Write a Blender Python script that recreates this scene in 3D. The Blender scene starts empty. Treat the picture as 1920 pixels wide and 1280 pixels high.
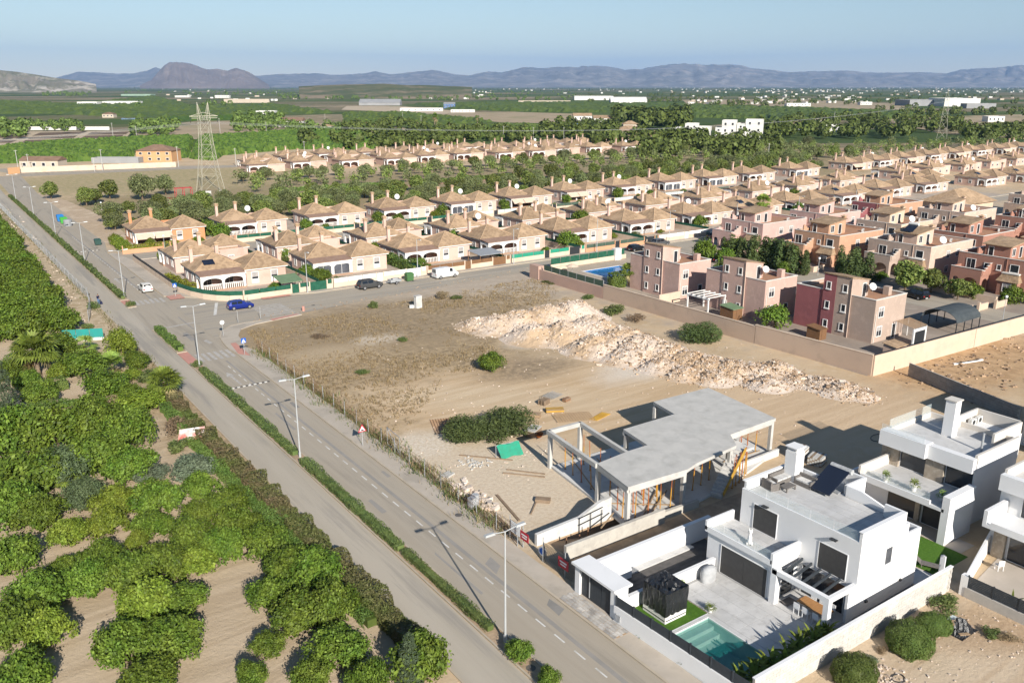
import bpy, bmesh, math, random
import numpy as np
from mathutils import Vector, Matrix
random.seed(7)
rng = np.random.default_rng(11)
SC = bpy.context.scene
COL = SC.collection
rad = math.radians

# ------------------------------------------------------------------ camera
FPX, HORY, CAMH = 1600.0, 160.0, 35.0            # focal length (px of a 1920 px wide frame), horizon row, camera height
PITCH = math.atan((640 - HORY) / FPX)
HEAD = math.pi / 2 - math.atan(1173 / (FPX / math.cos(PITCH)))
cam = bpy.data.cameras.new('camera')
cam.sensor_width = 36.0
cam.lens = 36.0 * FPX / 1920
cam.clip_start = 0.5
cam.clip_end = 90000
camo = bpy.data.objects.new('camera', cam)
COL.objects.link(camo)
camo.location = (0, 0, CAMH)
camo.rotation_euler = (math.pi / 2 - PITCH, 0, HEAD - math.pi / 2)
SC.camera = camo

# ------------------------------------------------------------------ sky, sun, exposure
SUN_EL, SUN_AZ = 26.5, 257.0                     # azimuth counter-clockwise from +X, towards the sun
W = bpy.data.worlds.new('World'); SC.world = W; W.use_nodes = True
wn = W.node_tree.nodes; wn.clear()
sky = wn.new('ShaderNodeTexSky'); sky.sky_type = 'NISHITA'; sky.sun_disc = False
sky.sun_elevation = rad(SUN_EL); sky.sun_rotation = rad(90 - SUN_AZ)
sky.altitude = 60; sky.air_density = 1.0; sky.dust_density = 0.0; sky.ozone_density = 1.4
bg = wn.new('ShaderNodeBackground'); bg.inputs[1].default_value = 0.064
wo = wn.new('ShaderNodeOutputWorld')
W.node_tree.links.new(sky.outputs[0], bg.inputs[0]); W.node_tree.links.new(bg.outputs[0], wo.inputs[0])
sun = bpy.data.lights.new('sun', 'SUN'); sun.energy = 5.0; sun.angle = rad(0.53); sun.color = (1.0, 0.945, 0.86)
suno = bpy.data.objects.new('sun', sun); COL.objects.link(suno)
sd = Vector((math.cos(rad(SUN_AZ)) * math.cos(rad(SUN_EL)), math.sin(rad(SUN_AZ)) * math.cos(rad(SUN_EL)), math.sin(rad(SUN_EL))))
suno.rotation_euler = sd.to_track_quat('Z', 'Y').to_euler(); suno.location = (0, -40, 80)
SC.view_settings.view_transform = 'Standard'; SC.view_settings.look = 'None'
SC.view_settings.exposure = 0.65; SC.view_settings.gamma = 1.0
SC.render.engine = 'CYCLES'
cy = SC.cycles
cy.use_denoising = True; cy.max_bounces = 5; cy.diffuse_bounces = 2; cy.glossy_bounces = 3
cy.transmission_bounces = 4; cy.transparent_max_bounces = 6; cy.volume_bounces = 0
cy.use_adaptive_sampling = True; cy.adaptive_threshold = 0.02; cy.caustics_reflective = False; cy.caustics_refractive = False

# ------------------------------------------------------------------ pixels of the photograph -> ground
_F = np.array([math.cos(HEAD), math.sin(HEAD), 0]); _R = np.array([math.sin(HEAD), -math.cos(HEAD), 0]); _Z = np.array([0, 0, 1.0])
_fw = _F * math.cos(PITCH) - _Z * math.sin(PITCH); _up = _F * math.sin(PITCH) + _Z * math.cos(PITCH)
def G(x, y, z=0.0):
    """ground (or height z) point seen at pixel x, y of the 1920 x 1280 photograph"""
    d = _fw * FPX + _R * (x - 960) + _up * (640 - y)
    t = (z - CAMH) / d[2]
    return (d[0] * t, d[1] * t)
def PR(p):
    q = np.array([p[0], p[1], p[2] - CAMH]); zz = q @ _fw
    if zz < 1: return (-9999, -9999)
    return (960 + FPX * (q @ _R) / zz, 640 - FPX * (q @ _up) / zz)
def inframe(x, y, m=60, z=0):
    a, b = PR((x, y, z)); return -m < a < 1920 + m and 0 < b < 1280 + m

# ------------------------------------------------------------------ materials
MATS = {}
def mat(name, c, c2=None, sc=1.0, c3=None, sc3=0.12, rough=0.85, bump=0.0, bsc=None, metal=0.0, spec=0.3, rnd=0.0, isl=0.0, hue=0.0, lo=0.4, hi=0.62, lo3=0.5, hi3=0.62, alpha=None, trans=0.0, transl=0.0, stretch=None):
    if name in MATS: return MATS[name]
    m = bpy.data.materials.new(name); m.use_nodes = True; MATS[name] = m
    nt = m.node_tree; nd = nt.nodes; lk = nt.links
    b = nd['Principled BSDF']
    b.inputs['Roughness'].default_value = rough; b.inputs['Metallic'].default_value = metal
    b.inputs['Specular IOR Level'].default_value = spec
    geo = nd.new('ShaderNodeNewGeometry'); pos = geo.outputs['Position']
    if stretch:
        mp = nd.new('ShaderNodeMapping'); mp.inputs['Scale'].default_value = stretch; lk.new(pos, mp.inputs[0]); pos = mp.outputs[0]
    def noise(s, det=5, r=0.6):
        n = nd.new('ShaderNodeTexNoise'); n.inputs['Scale'].default_value = s; n.inputs['Detail'].default_value = det; n.inputs['Roughness'].default_value = r
        lk.new(pos, n.inputs['Vector']); return n.outputs['Fac']
    def ramp(f, a, z):
        r = nd.new('ShaderNodeMapRange'); r.inputs[1].default_value = a; r.inputs[2].default_value = z; lk.new(f, r.inputs[0]); return r.outputs[0]
    def mix(f, a, z):
        x = nd.new('ShaderNodeMix'); x.data_type = 'RGBA'
        lk.new(f, x.inputs[0])
        for s, v in ((6, a), (7, z)):
            if isinstance(v, tuple): x.inputs[s].default_value = (*v, 1)
            else: lk.new(v, x.inputs[s])
        return x.outputs[2]
    col = c
    if c2: col = mix(ramp(noise(sc), lo, hi), c, c2)
    if c3: col = mix(ramp(noise(sc3, 6, 0.65), lo3, hi3), col, c3)
    if rnd or isl or hue:
        h = nd.new('ShaderNodeHueSaturation')
        if isinstance(col, tuple): h.inputs['Color'].default_value = (*col, 1)
        else: lk.new(col, h.inputs['Color'])
        src = None
        def span(o, a):
            return ramp2(o, 1 - a, 1 + a)
        def ramp2(f, a, z):
            r = nd.new('ShaderNodeMapRange'); r.inputs[3].default_value = a; r.inputs[4].default_value = z; lk.new(f, r.inputs[0]); return r.outputs[0]
        oi = nd.new('ShaderNodeObjectInfo')
        v = None
        if rnd: v = span(oi.outputs['Random'], rnd)
        if isl:
            v2 = span(geo.outputs['Random Per Island'], isl)
            if v is None: v = v2
            else:
                mm = nd.new('ShaderNodeMath'); mm.operation = 'MULTIPLY'; lk.new(v, mm.inputs[0]); lk.new(v2, mm.inputs[1]); v = mm.outputs[0]
        if v is not None: lk.new(v, h.inputs['Value'])
        if hue: lk.new(ramp2(oi.outputs['Random'], 0.5 - hue, 0.5 + hue), h.inputs['Hue'])
        col = h.outputs[0]
    if isinstance(col, tuple): b.inputs['Base Color'].default_value = (*col, 1)
    else: lk.new(col, b.inputs['Base Color'])
    if bump:
        bp = nd.new('ShaderNodeBump'); bp.inputs['Strength'].default_value = min(1, bump); bp.inputs['Distance'].default_value = 0.1 * max(1, bump)
        lk.new(noise(bsc or sc * 4, 6, 0.7), bp.inputs['Height']); lk.new(bp.outputs[0], b.inputs['Normal'])
    if alpha is not None: b.inputs['Alpha'].default_value = alpha
    if trans: b.inputs['Transmission Weight'].default_value = trans
    if transl:
        tr = nd.new('ShaderNodeBsdfTranslucent'); ms = nd.new('ShaderNodeMixShader'); ms.inputs[0].default_value = transl
        if isinstance(col, tuple): tr.inputs[0].default_value = (*col, 1)
        else: lk.new(col, tr.inputs[0])
        out = nd['Material Output']; lk.new(b.outputs[0], ms.inputs[1]); lk.new(tr.outputs[0], ms.inputs[2]); lk.new(ms.outputs[0], out.inputs[0])
    return m
def leafmat(name, c, c2, rnd=0.18, isl=0.35, hue=0.012, sc=0.9):
    return mat(name, c, c2, sc=sc, rough=0.6, spec=0.25, rnd=rnd, isl=isl, hue=hue, transl=0.22, lo=0.35, hi=0.65)

# ------------------------------------------------------------------ mesh building
class MB:
    def __init__(s): s.v = []; s.f = []; s.mir = False
    def add(s, vs, fs):
        o = len(s.v); s.v += [tuple(map(float, p)) for p in vs]; s.f += [tuple(i + o for i in q) for q in fs]; return s
    def box(s, x0, x1, y0, y1, z0, z1):
        return s.add([(x0,y0,z0),(x1,y0,z0),(x1,y1,z0),(x0,y1,z0),(x0,y0,z1),(x1,y0,z1),(x1,y1,z1),(x0,y1,z1)],
                     [(0,3,2,1),(4,5,6,7),(0,1,5,4),(1,2,6,5),(2,3,7,6),(3,0,4,7)])
    def quad(s, *p): return s.add(p, [tuple(range(len(p)))])
    def prism(s, pts, z0, z1):
        n = len(pts)
        return s.add([(x,y,z0) for x,y in pts] + [(x,y,z1) for x,y in pts],
                     [tuple(range(n-1,-1,-1)), tuple(range(n,2*n))] + [(i,(i+1)%n,n+(i+1)%n,n+i) for i in range(n)])
    def tube(s, p0, p1, r0, r1=None, n=8, caps=True):
        r1 = r0 if r1 is None else r1
        a, b = Vector(p0), Vector(p1); d = (b - a).normalized()
        u = d.orthogonal().normalized(); w = d.cross(u)
        vs = [a + (u*math.cos(t)+w*math.sin(t))*r0 for t in (2*math.pi*i/n for i in range(n))] + [b + (u*math.cos(t)+w*math.sin(t))*r1 for t in (2*math.pi*i/n for i in range(n))]
        fs = [(i,(i+1)%n,n+(i+1)%n,n+i) for i in range(n)]
        if caps: fs += [tuple(range(n-1,-1,-1)), tuple(range(n,2*n))]
        return s.add(vs, fs)
    def bar(s, p0, p1, w, h=None):
        h = h or w; a, b = Vector(p0), Vector(p1); d = (b-a).normalized()
        u = d.cross(Vector((0,0,1)))
        u = Vector((1,0,0)) if u.length < 1e-4 else u.normalized()
        k = u.cross(d)
        vs = []
        for q in (a, b):
            for sx, sz in ((-1,-1),(1,-1),(1,1),(-1,1)): vs.append(q + u*sx*w/2 + k*sz*h/2)
        return s.add(vs, [(3,2,1,0),(4,5,6,7),(0,1,5,4),(1,2,6,5),(2,3,7,6),(3,0,4,7)])
    def lathe(s, prof, c=(0,0,0), n=12, axis=None):
        vs = []; fs = []
        for r, z in prof:
            for i in range(n):
                t = 2*math.pi*i/n; vs.append((c[0]+r*math.cos(t), c[1]+r*math.sin(t), c[2]+z))
        for k in range(len(prof)-1):
            for i in range(n): fs.append((k*n+i, k*n+(i+1)%n, (k+1)*n+(i+1)%n, (k+1)*n+i))
        fs.append(tuple(range(n-1,-1,-1))); fs.append(tuple((len(prof)-1)*n+i for i in range(n)))
        return s.add(vs, fs)
    def ring(s, x0, x1, y0, y1, z0, z1, t):
        s.box(x0,x1,y0,y0+t,z0,z1); s.box(x0,x1,y1-t,y1,z0,z1); s.box(x0,x0+t,y0+t,y1-t,z0,z1); s.box(x1-t,x1,y0+t,y1-t,z0,z1); return s
    def hip(s, x0, x1, y0, y1, z, apex, t=0.12):
        ax, ay, az = apex
        return s.add([(x0,y0,z),(x1,y0,z),(x1,y1,z),(x0,y1,z),(ax,ay,az),(x0,y0,z-t),(x1,y0,z-t),(x1,y1,z-t),(x0,y1,z-t)],
                     [(0,1,4),(1,2,4),(2,3,4),(3,0,4),(5,6,1,0),(6,7,2,1),(7,8,3,2),(8,5,0,3),(8,7,6,5)])
    def xf(s, M):
        s.v = [tuple(M @ Vector(p)) for p in s.v]; return s
    def mesh(s, name, m, smooth=False):
        me = bpy.data.meshes.new(name)
        v = s.v; f = s.f
        if s.mir: v = [(x,-y,z) for x,y,z in v]; f = [tuple(reversed(q)) for q in f]
        me.from_pydata(v, [], f)
        if m: me.materials.append(MATS[m] if isinstance(m, str) else m)
        if smooth: me.polygons.foreach_set('use_smooth', [True]*len(me.polygons))
        me.update(); return me
    def obj(s, name, m, parent=None, smooth=False, loc=(0,0,0), rz=0.0):
        return link(name, s.mesh(name, m, smooth), parent, loc, rz)
def link(name, data, parent=None, loc=(0,0,0), rz=0.0):
    o = bpy.data.objects.new(name, data); COL.objects.link(o); o.location = loc; o.rotation_euler = (0,0,rz)
    if parent: o.parent = parent
    return o
def tag(o, label, cat, group=None):
    o['label'] = label; o['category'] = cat
    if group: o['group'] = group
    return o
def thing(name, label, cat, loc=(0,0,0), rz=0.0, group=None):
    return tag(link(name, None, None, loc, rz), label, cat, group)
def struct(o): o['kind'] = 'structure'; return o
def stuff(o, label=None):
    o['kind'] = 'stuff'
    if label: o['label'] = label; o['category'] = o.name.split('.')[0].replace('_', ' ')
    return o
KIDS = {}
def dup(root, loc, rz=0.0, label=None, sc=None):
    def kids(o):
        if o.name not in KIDS: KIDS[o.name] = list(o.children)
        return KIDS[o.name]
    r = root.copy(); COL.objects.link(r); r.location = loc; r.rotation_euler = (0,0,rz)
    if sc: r.scale = sc if isinstance(sc, tuple) else (sc,sc,sc)
    if label: r['label'] = label
    for ch in kids(root):
        c = ch.copy(); COL.objects.link(c); c.parent = r
        for g in kids(ch):
            d = g.copy(); COL.objects.link(d); d.parent = c
    return r
ORD = ['first','second','third','fourth','fifth','sixth','seventh','eighth','ninth','tenth','eleventh','twelfth']
def nth(i): return ORD[i] if i < 12 else '%d%s' % (i+1, {1:'st',2:'nd',3:'rd'}.get((i+1)%10 if (i+1)//10 != 1 else 0, 'th'))
def wallo(mb, L, H, ops, t, n=8):
    """wall along +x (length L), thickness 0..t in y, with openings (x0,x1,z0,zspring,ztop)"""
    x = 0
    for (a, b, z0, zs, zt) in sorted(ops):
        if a > x: mb.box(x, a, 0, t, 0, H)
        if z0 > 0: mb.box(a, b, 0, t, 0, z0)
        if zt <= zs + 0.01:
            if H > zt: mb.box(a, b, 0, t, zt, H)
        else:
            c, r = (a+b)/2, (b-a)/2
            P = [(c - r*math.cos(math.pi*i/n), zs + (zt-zs)*math.sin(math.pi*i/n)) for i in range(n+1)]
            for (xa, za), (xb, zb) in zip(P, P[1:]):
                mb.add([(xa,0,za),(xb,0,zb),(xb,0,H),(xa,0,H),(xa,t,za),(xb,t,zb),(xb,t,H),(xa,t,H)],
                       [(0,1,2,3),(7,6,5,4),(0,4,5,1),(3,2,6,7)])
        x = b
    if x < L: mb.box(x, L, 0, t, 0, H)
    return mb
ROT = lambda a: Matrix.Rotation(a, 4, 'Z')
TR = lambda x, y, z=0: Matrix.Translation((x, y, z))
# ------------------------------------------------------------------ surface materials
mat('asphalt', (.355,.305,.24), (.395,.345,.275), sc=.5, c3=(.305,.265,.212), sc3=.5, rough=.9, bump=.15, bsc=9, stretch=(1.3,.07,1))
mat('asphalt_cross', (.355,.305,.24), (.395,.345,.275), sc=.5, c3=(.29,.26,.22), sc3=.5, rough=.9, bump=.15, bsc=9, stretch=(.07,1.3,1))
mat('asphalt_side', (.38,.335,.27), (.425,.375,.305), sc=.4, c3=(.305,.275,.235), sc3=.5, rough=.92, bump=.15, bsc=9, stretch=(1.3,.07,1))
mat('tar', (.20,.19,.175), (.25,.235,.215), sc=.6, rough=.8)
mat('tar_light', (.265,.245,.22), (.30,.275,.245), sc=.6, rough=.85)
mat('paint_white', (.62,.60,.56), (.42,.40,.36), sc=1.4, rough=.8, lo=.48, hi=.75)
mat('paint_worn', (.47,.44,.40), (.35,.32,.285), sc=1.6, rough=.85)
mat('paint_black', (.05,.05,.05), rough=.7)
mat('pavement', (.42,.365,.30), (.47,.41,.34), sc=.6, c3=(.36,.315,.26), sc3=.3, rough=.9, bump=.1, bsc=6)
mat('kerbstone', (.40,.34,.26), (.46,.39,.30), sc=.8, rough=.9)
mat('pink_paving', (.52,.255,.20), (.45,.23,.185), sc=1.2, rough=.9)
mat('soil', (.36,.255,.165), (.43,.315,.21), sc=1.1, c3=(.29,.21,.14), sc3=.4, rough=1, bump=.5, bsc=5)
mat('earth', (.47,.36,.25), (.41,.305,.205), sc=.7, c3=(.54,.43,.31), sc3=.2, rough=1, bump=.5, bsc=3)

def ground_material():
    m = bpy.data.materials.new('dry_ground'); m.use_nodes = True; MATS['dry_ground'] = m
    nt = m.node_tree; nd = nt.nodes; lk = nt.links; b = nd['Principled BSDF']
    b.inputs['Roughness'].default_value = 1.0; b.inputs['Specular IOR Level'].default_value = .1
    geo = nd.new('ShaderNodeNewGeometry'); pos = geo.outputs['Position']
    def noise(s, det=6, r=.65, st=None):
        n = nd.new('ShaderNodeTexNoise'); n.inputs['Scale'].default_value = s; n.inputs['Detail'].default_value = det; n.inputs['Roughness'].default_value = r
        if st:
            mp = nd.new('ShaderNodeMapping'); mp.inputs['Scale'].default_value = st[:3]; mp.inputs['Rotation'].default_value = (0,0,rad(st[3])); lk.new(pos, mp.inputs[0]); lk.new(mp.outputs[0], n.inputs['Vector'])
        else: lk.new(pos, n.inputs['Vector'])
        return n.outputs['Fac']
    def rmp(f, a, z, o0=0., o1=1.):
        r = nd.new('ShaderNodeMapRange'); r.interpolation_type = 'SMOOTHSTEP'
        for i, v in enumerate((a, z, o0, o1)): r.inputs[i+1].default_value = v
        lk.new(f, r.inputs[0]); return r.outputs[0]
    def mth(op, a, c):
        x = nd.new('ShaderNodeMath'); x.operation = op
        for i, v in enumerate((a, c)):
            if isinstance(v, float): x.inputs[i].default_value = v
            else: lk.new(v, x.inputs[i])
        return x.outputs[0]
    def mix(f, a, z):
        x = nd.new('ShaderNodeMix'); x.data_type = 'RGBA'; lk.new(f, x.inputs[0])
        for s, v in ((6, a), (7, z)):
            if isinstance(v, tuple): x.inputs[s].default_value = (*v, 1)
            else: lk.new(v, x.inputs[s])
        return x.outputs[2]
    nA, nB, nC, nF = noise(.09), noise(.6), noise(3.2), noise(.25, 8, .7)
    col = mix(rmp(nA, .4, .62), (.54,.41,.27), (.46,.345,.22))
    col = mix(rmp(nB, .48, .68, 0, .7), col, (.56,.45,.32))
    def zone(px, rx, ry, rot, c, c2, soft=.35, st=1., nz=None, world=False, wob=1.1):
        nonlocal col
        cx, cy = px if world else G(*px)
        mp = nd.new('ShaderNodeMapping'); mp.vector_type = 'TEXTURE'
        mp.inputs['Location'].default_value = (cx, cy, 0); mp.inputs['Rotation'].default_value = (0,0,rad(rot)); mp.inputs['Scale'].default_value = (rx, ry, 1e3)
        lk.new(pos, mp.inputs[0])
        ln = nd.new('ShaderNodeVectorMath'); ln.operation = 'LENGTH'; lk.new(mp.outputs[0], ln.inputs[0])
        d = mth('ADD', ln.outputs['Value'], mth('MULTIPLY', mth('SUBTRACT', nF, .5), wob))
        k = rmp(d, 1 + soft, 1 - soft, 0, st)
        col = mix(k, col, mix(rmp(nz if nz is not None else nC, .42, .6), c, c2))
    tuft = noise(1.1, 8, .75); trk = noise(.5, 5, .6, (.12, 1.6, 1, 18)); trk2 = noise(.6, 5, .6, (.1, 1.5, 1, -35))
    # park strip between the house rows, and verges
    zone((210, 268), 230, 62, 0, (.33,.25,.165), (.27,.235,.12), .2, 1, nB, True)
    zone((80, 355), 60, 45, 0, (.42,.33,.2), (.31,.27,.14), .3, 1, nB, True)
    zone((160, 165), 150, 60, 0, (.40,.33,.26), (.44,.37,.29), .2, 1, nB, True)
    zone((150, 95), 55, 42, 0, (.40,.34,.28), (.36,.30,.24), .2, 1, nB, True)
    # orchard soil, left
    zone((8, 75), 15, 60, 0, (.52,.41,.285), (.44,.34,.23), .2, 1, trk, True)
    zone((20.5, 165), 4.5, 60, 0, (.50,.40,.275), (.39,.30,.19), .3, 1, nB, True)
    # empty lot: dry weeds, bare tracks, pale dust
    zone((640, 690), 25, 30, 0, (.42,.315,.195), (.245,.185,.115), .25, 1, tuft)
    zone((760, 600), 24, 13, -15, (.235,.18,.115), (.37,.28,.18), .4, .9, tuft)
    zone((760, 740), 9, 6, 0, (.22,.175,.12), (.40,.31,.2), .5, .85, tuft)
    zone((620, 665), 7, 4, 0, (.47,.37,.25), (.40,.30,.19), .6, .8, nC)
    zone((710, 635), 3.2, 2.2, 0, (.60,.52,.42), (.52,.43,.33), .6, .8, nC)
    zone((1060, 740), 25, 13, -25, (.57,.425,.275), (.50,.36,.22), .3, 1, trk)
    zone((920, 745), 15, 4, -38, (.60,.47,.32), (.53,.40,.26), .5, .9, trk2)
    zone((1200, 690), 7, 3.5, 10, (.62,.54,.45), (.66,.58,.48), .6, .85, nC)
    zone((1000, 640), 4, 2.5, 0, (.64,.56,.47), (.60,.52,.43), .6, .8, nC)
    zone((990, 690), 7, 4, 0, (.22,.17,.115), (.38,.285,.185), .6, .85, tuft)
    zone((930, 900), 10, 12, 20, (.61,.51,.385), (.55,.44,.32), .4, 1, nC)
    zone((790, 835), 3.5, 3, 0, (.66,.58,.48), (.56,.46,.34), .5, .9, nC)
    zone((1500, 770), 18, 9, -10, (.52,.38,.245), (.57,.425,.28), .35, 1, trk2)
    zone((1820, 680), 17, 9, 0, (.50,.335,.19), (.40,.26,.145), .35, 1, nB)
    zone((1800, 1230), 11, 7, 0, (.55,.435,.31), (.50,.38,.26), .3, 1, trk2)
    zone((1850, 1180), 4, 2.5, -30, (.38,.26,.16), (.46,.33,.21), .6, .8, nC)
    # far fields
    vo = nd.new('ShaderNodeTexVoronoi'); vo.inputs['Scale'].default_value = 1/170.
    mp = nd.new('ShaderNodeMapping'); mp.inputs['Rotation'].default_value = (0,0,.5); mp.inputs['Scale'].default_value = (.55,1.25,1); lk.new(pos, mp.inputs[0]); lk.new(mp.outputs[0], vo.inputs['Vector'])
    sp = nd.new('ShaderNodeSeparateColor'); lk.new(vo.outputs['Color'], sp.inputs[0])
    cr = nd.new('ShaderNodeValToRGB'); cr.color_ramp.interpolation = 'CONSTANT'; e = cr.color_ramp.elements
    cols = [(0,(.075,.115,.03)),(.28,(.25,.20,.13)),(.42,(.10,.135,.04)),(.58,(.18,.165,.085)),(.7,(.06,.095,.03)),(.86,(.33,.26,.17)),(.93,(.12,.13,.05))]
    e[0].position, e[0].color = 0, (*cols[0][1],1); e[1].position, e[1].color = cols[1][0], (*cols[1][1],1)
    for p_, c_ in cols[2:]: k = e.new(p_); k.color = (*c_,1)
    lk.new(sp.outputs[0], cr.inputs[0])
    fld = mix(rmp(noise(.05, 8, .75), .42, .6, 0, .55), cr.outputs[0], (.07,.09,.035))
    ln = nd.new('ShaderNodeVectorMath'); ln.operation = 'LENGTH'; lk.new(pos, ln.inputs[0])
    col = mix(rmp(ln.outputs['Value'], 500., 560.), col, fld)
    lk.new(col, b.inputs['Base Color'])
    bp = nd.new('ShaderNodeBump'); bp.inputs['Strength'].default_value = .7; bp.inputs['Distance'].default_value = .12
    lk.new(noise(2.2, 10, .75), bp.inputs['Height']); lk.new(bp.outputs[0], b.inputs['Normal'])
ground_material()

# ------------------------------------------------------------------ ground sheet with the pools and the basement ramp cut out
POOL = (35.75, 40.15, 28.0, 33.75)
POOL2 = (106.0, 115.4, 119.8, 126.6)
RAMP = (37.2, 46.6, 45.35, 48.1)
HOLES = [POOL, POOL2, RAMP]
xs = sorted({-40000., -2000., -200., 0., 30., 60., 130., 300., 2000., 40000., *[h[0] for h in HOLES], *[h[1] for h in HOLES]})
ys = sorted({-2000., -200., 0., 20., 60., 90., 200., 500., 3000., 45000., *[h[2] for h in HOLES], *[h[3] for h in HOLES]})
mb = MB(); idx = {}
for i, x in enumerate(xs):
    for j, y in enumerate(ys): idx[i, j] = len(mb.v); mb.v.append((x, y, 0.0))
for i in range(len(xs)-1):
    for j in range(len(ys)-1):
        cx, cyy = (xs[i]+xs[i+1])/2, (ys[j]+ys[j+1])/2
        if any(h[0] < cx < h[1] and h[2] < cyy < h[3] for h in HOLES): continue
        mb.f.append((idx[i,j], idx[i+1,j], idx[i+1,j+1], idx[i,j+1]))
struct(mb.obj('ground', 'dry_ground'))

def sheet(name, pts, z, m, parent=None, kind=True):
    mb = MB(); mb.quad(*[(x, y, z) for x, y in pts])
    o = mb.obj(name, m, parent)
    if kind and not parent: struct(o)
    return o
def pxs(*p): return [G(*q) for q in p]
rect = lambda x0, x1, y0, y1: [(x0,y0),(x1,y0),(x1,y1),(x0,y1)]

# ------------------------------------------------------------------ roads
road = sheet('main_road', [(27.75,8),(33,8),(33,119),(33.3,200),(35.5,215),(35.8,330),(38.5,402),(29,402),(27.75,330)], .012, 'asphalt')
service = sheet('service_road', [(22.9,8),(26.35,8),(26.35,330),(27.6,402),(23.6,402),(22.6,300)], .016, 'asphalt_side')
sheet('junction_surface', rect(26.3,27.8,131.2,147.2), .020, 'asphalt')
cross = sheet('cross_street', [(32.9,118.4),(34.2,122.5),(40,126.5),(62,129.8),(100,133),(140,132.7),(330,133),(330,139.3),(100,139.3),(56,139.5),(42,143.5),(38,147.5),(32.9,152)], .024, 'asphalt_cross')
sheet('back_street', [(33.3,189.3),(330,189.3),(330,196.6),(36,196.6),(33.3,199)], .020, 'asphalt_cross')
sheet('far_street', pxs((-60,324),(0,322),(45,331),(180,325),(330,318),(470,313),(470,309.5),(320,311.5),(0,316.5),(-60,318)), .016, 'asphalt')
sheet('sandy_layby', [(35.4,212),(41,214),(44,250),(41,300),(38,330),(35.7,330),(35.5,215)], .008, 'earth')
sheet('villa_lane', [(36,41.75),(60,41.4),(60,45.1),(36,45.1)], .008, 'soil')
# tar repair seam, dark patches, manholes (children of the road)
def deco(name, pts, z, m, parent): return sheet(name, pts, z, m, parent)
deco('tar_seam', [(30.78,10),(31.12,10),(31.2,60),(31.05,110),(30.75,110),(30.85,60)], .016, 'tar_light', road)
deco('tar_seam', [(30.85,150),(31.2,150),(31.1,260),(30.8,260)], .016, 'tar_light', road)
deco('tar_patch', [(31.3,46.6),(32.2,47.4),(32.3,48.9),(31.4,48.3)], .0165, 'tar_light', road)
for (a_,b_,w_,l_,m_) in ((28.6,60,.5,3,'tar_light'),(29.3,82,.35,6,'tar_light'),(31.9,88,.5,2.2,'tar'),(28.9,45,.25,7,'tar_light'),(32.2,66,.4,1.6,'tar_light'),(29.6,122,.8,5,'tar_light'),(31.5,128,.3,9,'tar_light')): deco('tar_patch', [(a_,b_),(a_+w_,b_+.1),(a_+w_*.9,b_+l_),(a_+.05,b_+l_*.95)], .0168, m_, road)
deco('stain', [(31.9,39.8),(32.7,40.2),(32.6,41.8),(32,41.3)], .0165, 'tar', road)
dash = None
for k in range(46):
    y = 12.6 + 2.1*k
    if y > 108: break
    if dash is None:
        dash = MB().quad((-.06,-.55,0),(.06,-.55,0),(.06,.55,0),(-.06,.55,0)).mesh('lane_dash', 'paint_white')
    link('lane_dash', dash, road, (30.38, y, .021))
for k in range(30):
    link('lane_dash', dash, road, (30.7, 158+2.4*k, .021))
def zebra(parent, x0, x1, y0, y1, n, along, z):
    if along == 'y':
        w = (x1-x0)/n
        me = MB().quad((0,0,0),(w*.55,0,0),(w*.55,y1-y0,0),(0,y1-y0,0)).mesh('zebra_stripe', 'paint_worn')
        for i in range(n): link('zebra_stripe', me, parent, (x0+i*w, y0, z))
    else:
        w = (y1-y0)/n
        me = MB().quad((0,0,0),(x1-x0,0,0),(x1-x0+.2,w*.55,0),(.2,w*.55,0)).mesh('zebra_stripe', 'paint_worn')
        for i in range(n): link('zebra_stripe', me, parent, (x0, y0+i*w, z))
zebra(road, 28.1, 33, 111.2, 115.0, 6, 'y', .021)
zebra(road, 28.1, 33, 148.2, 151.6, 6, 'y', .021)
zebra(cross, 42.9, 47.9, 129.0, 136.6, 8, 'x', .029)
deco('stop_line', [(28.2,131.0),(33,131.7),(33,132.2),(28.2,131.5)], .021, 'paint_worn', road)
deco('stop_line', [(36.5,134.5),(37,134.6),(39.6,142.4),(39.1,142.4)], .029, 'paint_white', cross)
deco('give_way_mark', [(31.4,119),(31.9,119.4),(31.6,121.5),(31.1,121)], .021, 'paint_worn', road)
deco('painted_arrow', [(29.35,99.5),(29.6,99.5),(29.55,103.2),(29.95,103.2),(29.4,105.2),(28.85,103.2),(29.25,103.2)], .021, 'paint_worn', road)
deco('painted_arrow', [(29.2,168),(29.5,168),(29.5,171),(29.9,171),(29.35,173),(28.8,171),(29.2,171)], .021, 'paint_worn', road)
deco('edge_line', [(44,133.4),(96,136.2),(96,136.35),(44,133.55)], .029, 'paint_worn', cross)
for y0, n in ((98.5, 14), (205.5, 12)):
    sb = tag(link('speed_bump', None, None, (28.0, y0, .012)), 'black and white rubber speed bump crossing the %s' % ('road just before the junction' if n == 14 else 'far road beyond the junction'), 'speed bump', 'speed bumps')
    w = 4.7/n
    bw = MB().prism([(0,0),(w,0),(w,.28),(0,.28)], 0, .045)
    ma, mc = bw.mesh('bump_block', 'paint_white'), bw.mesh('bump_block', 'paint_black')
    for i in range(n): link('bump_block', (ma, mc)[i % 2], sb, (i*w, 0, 0))
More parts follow.
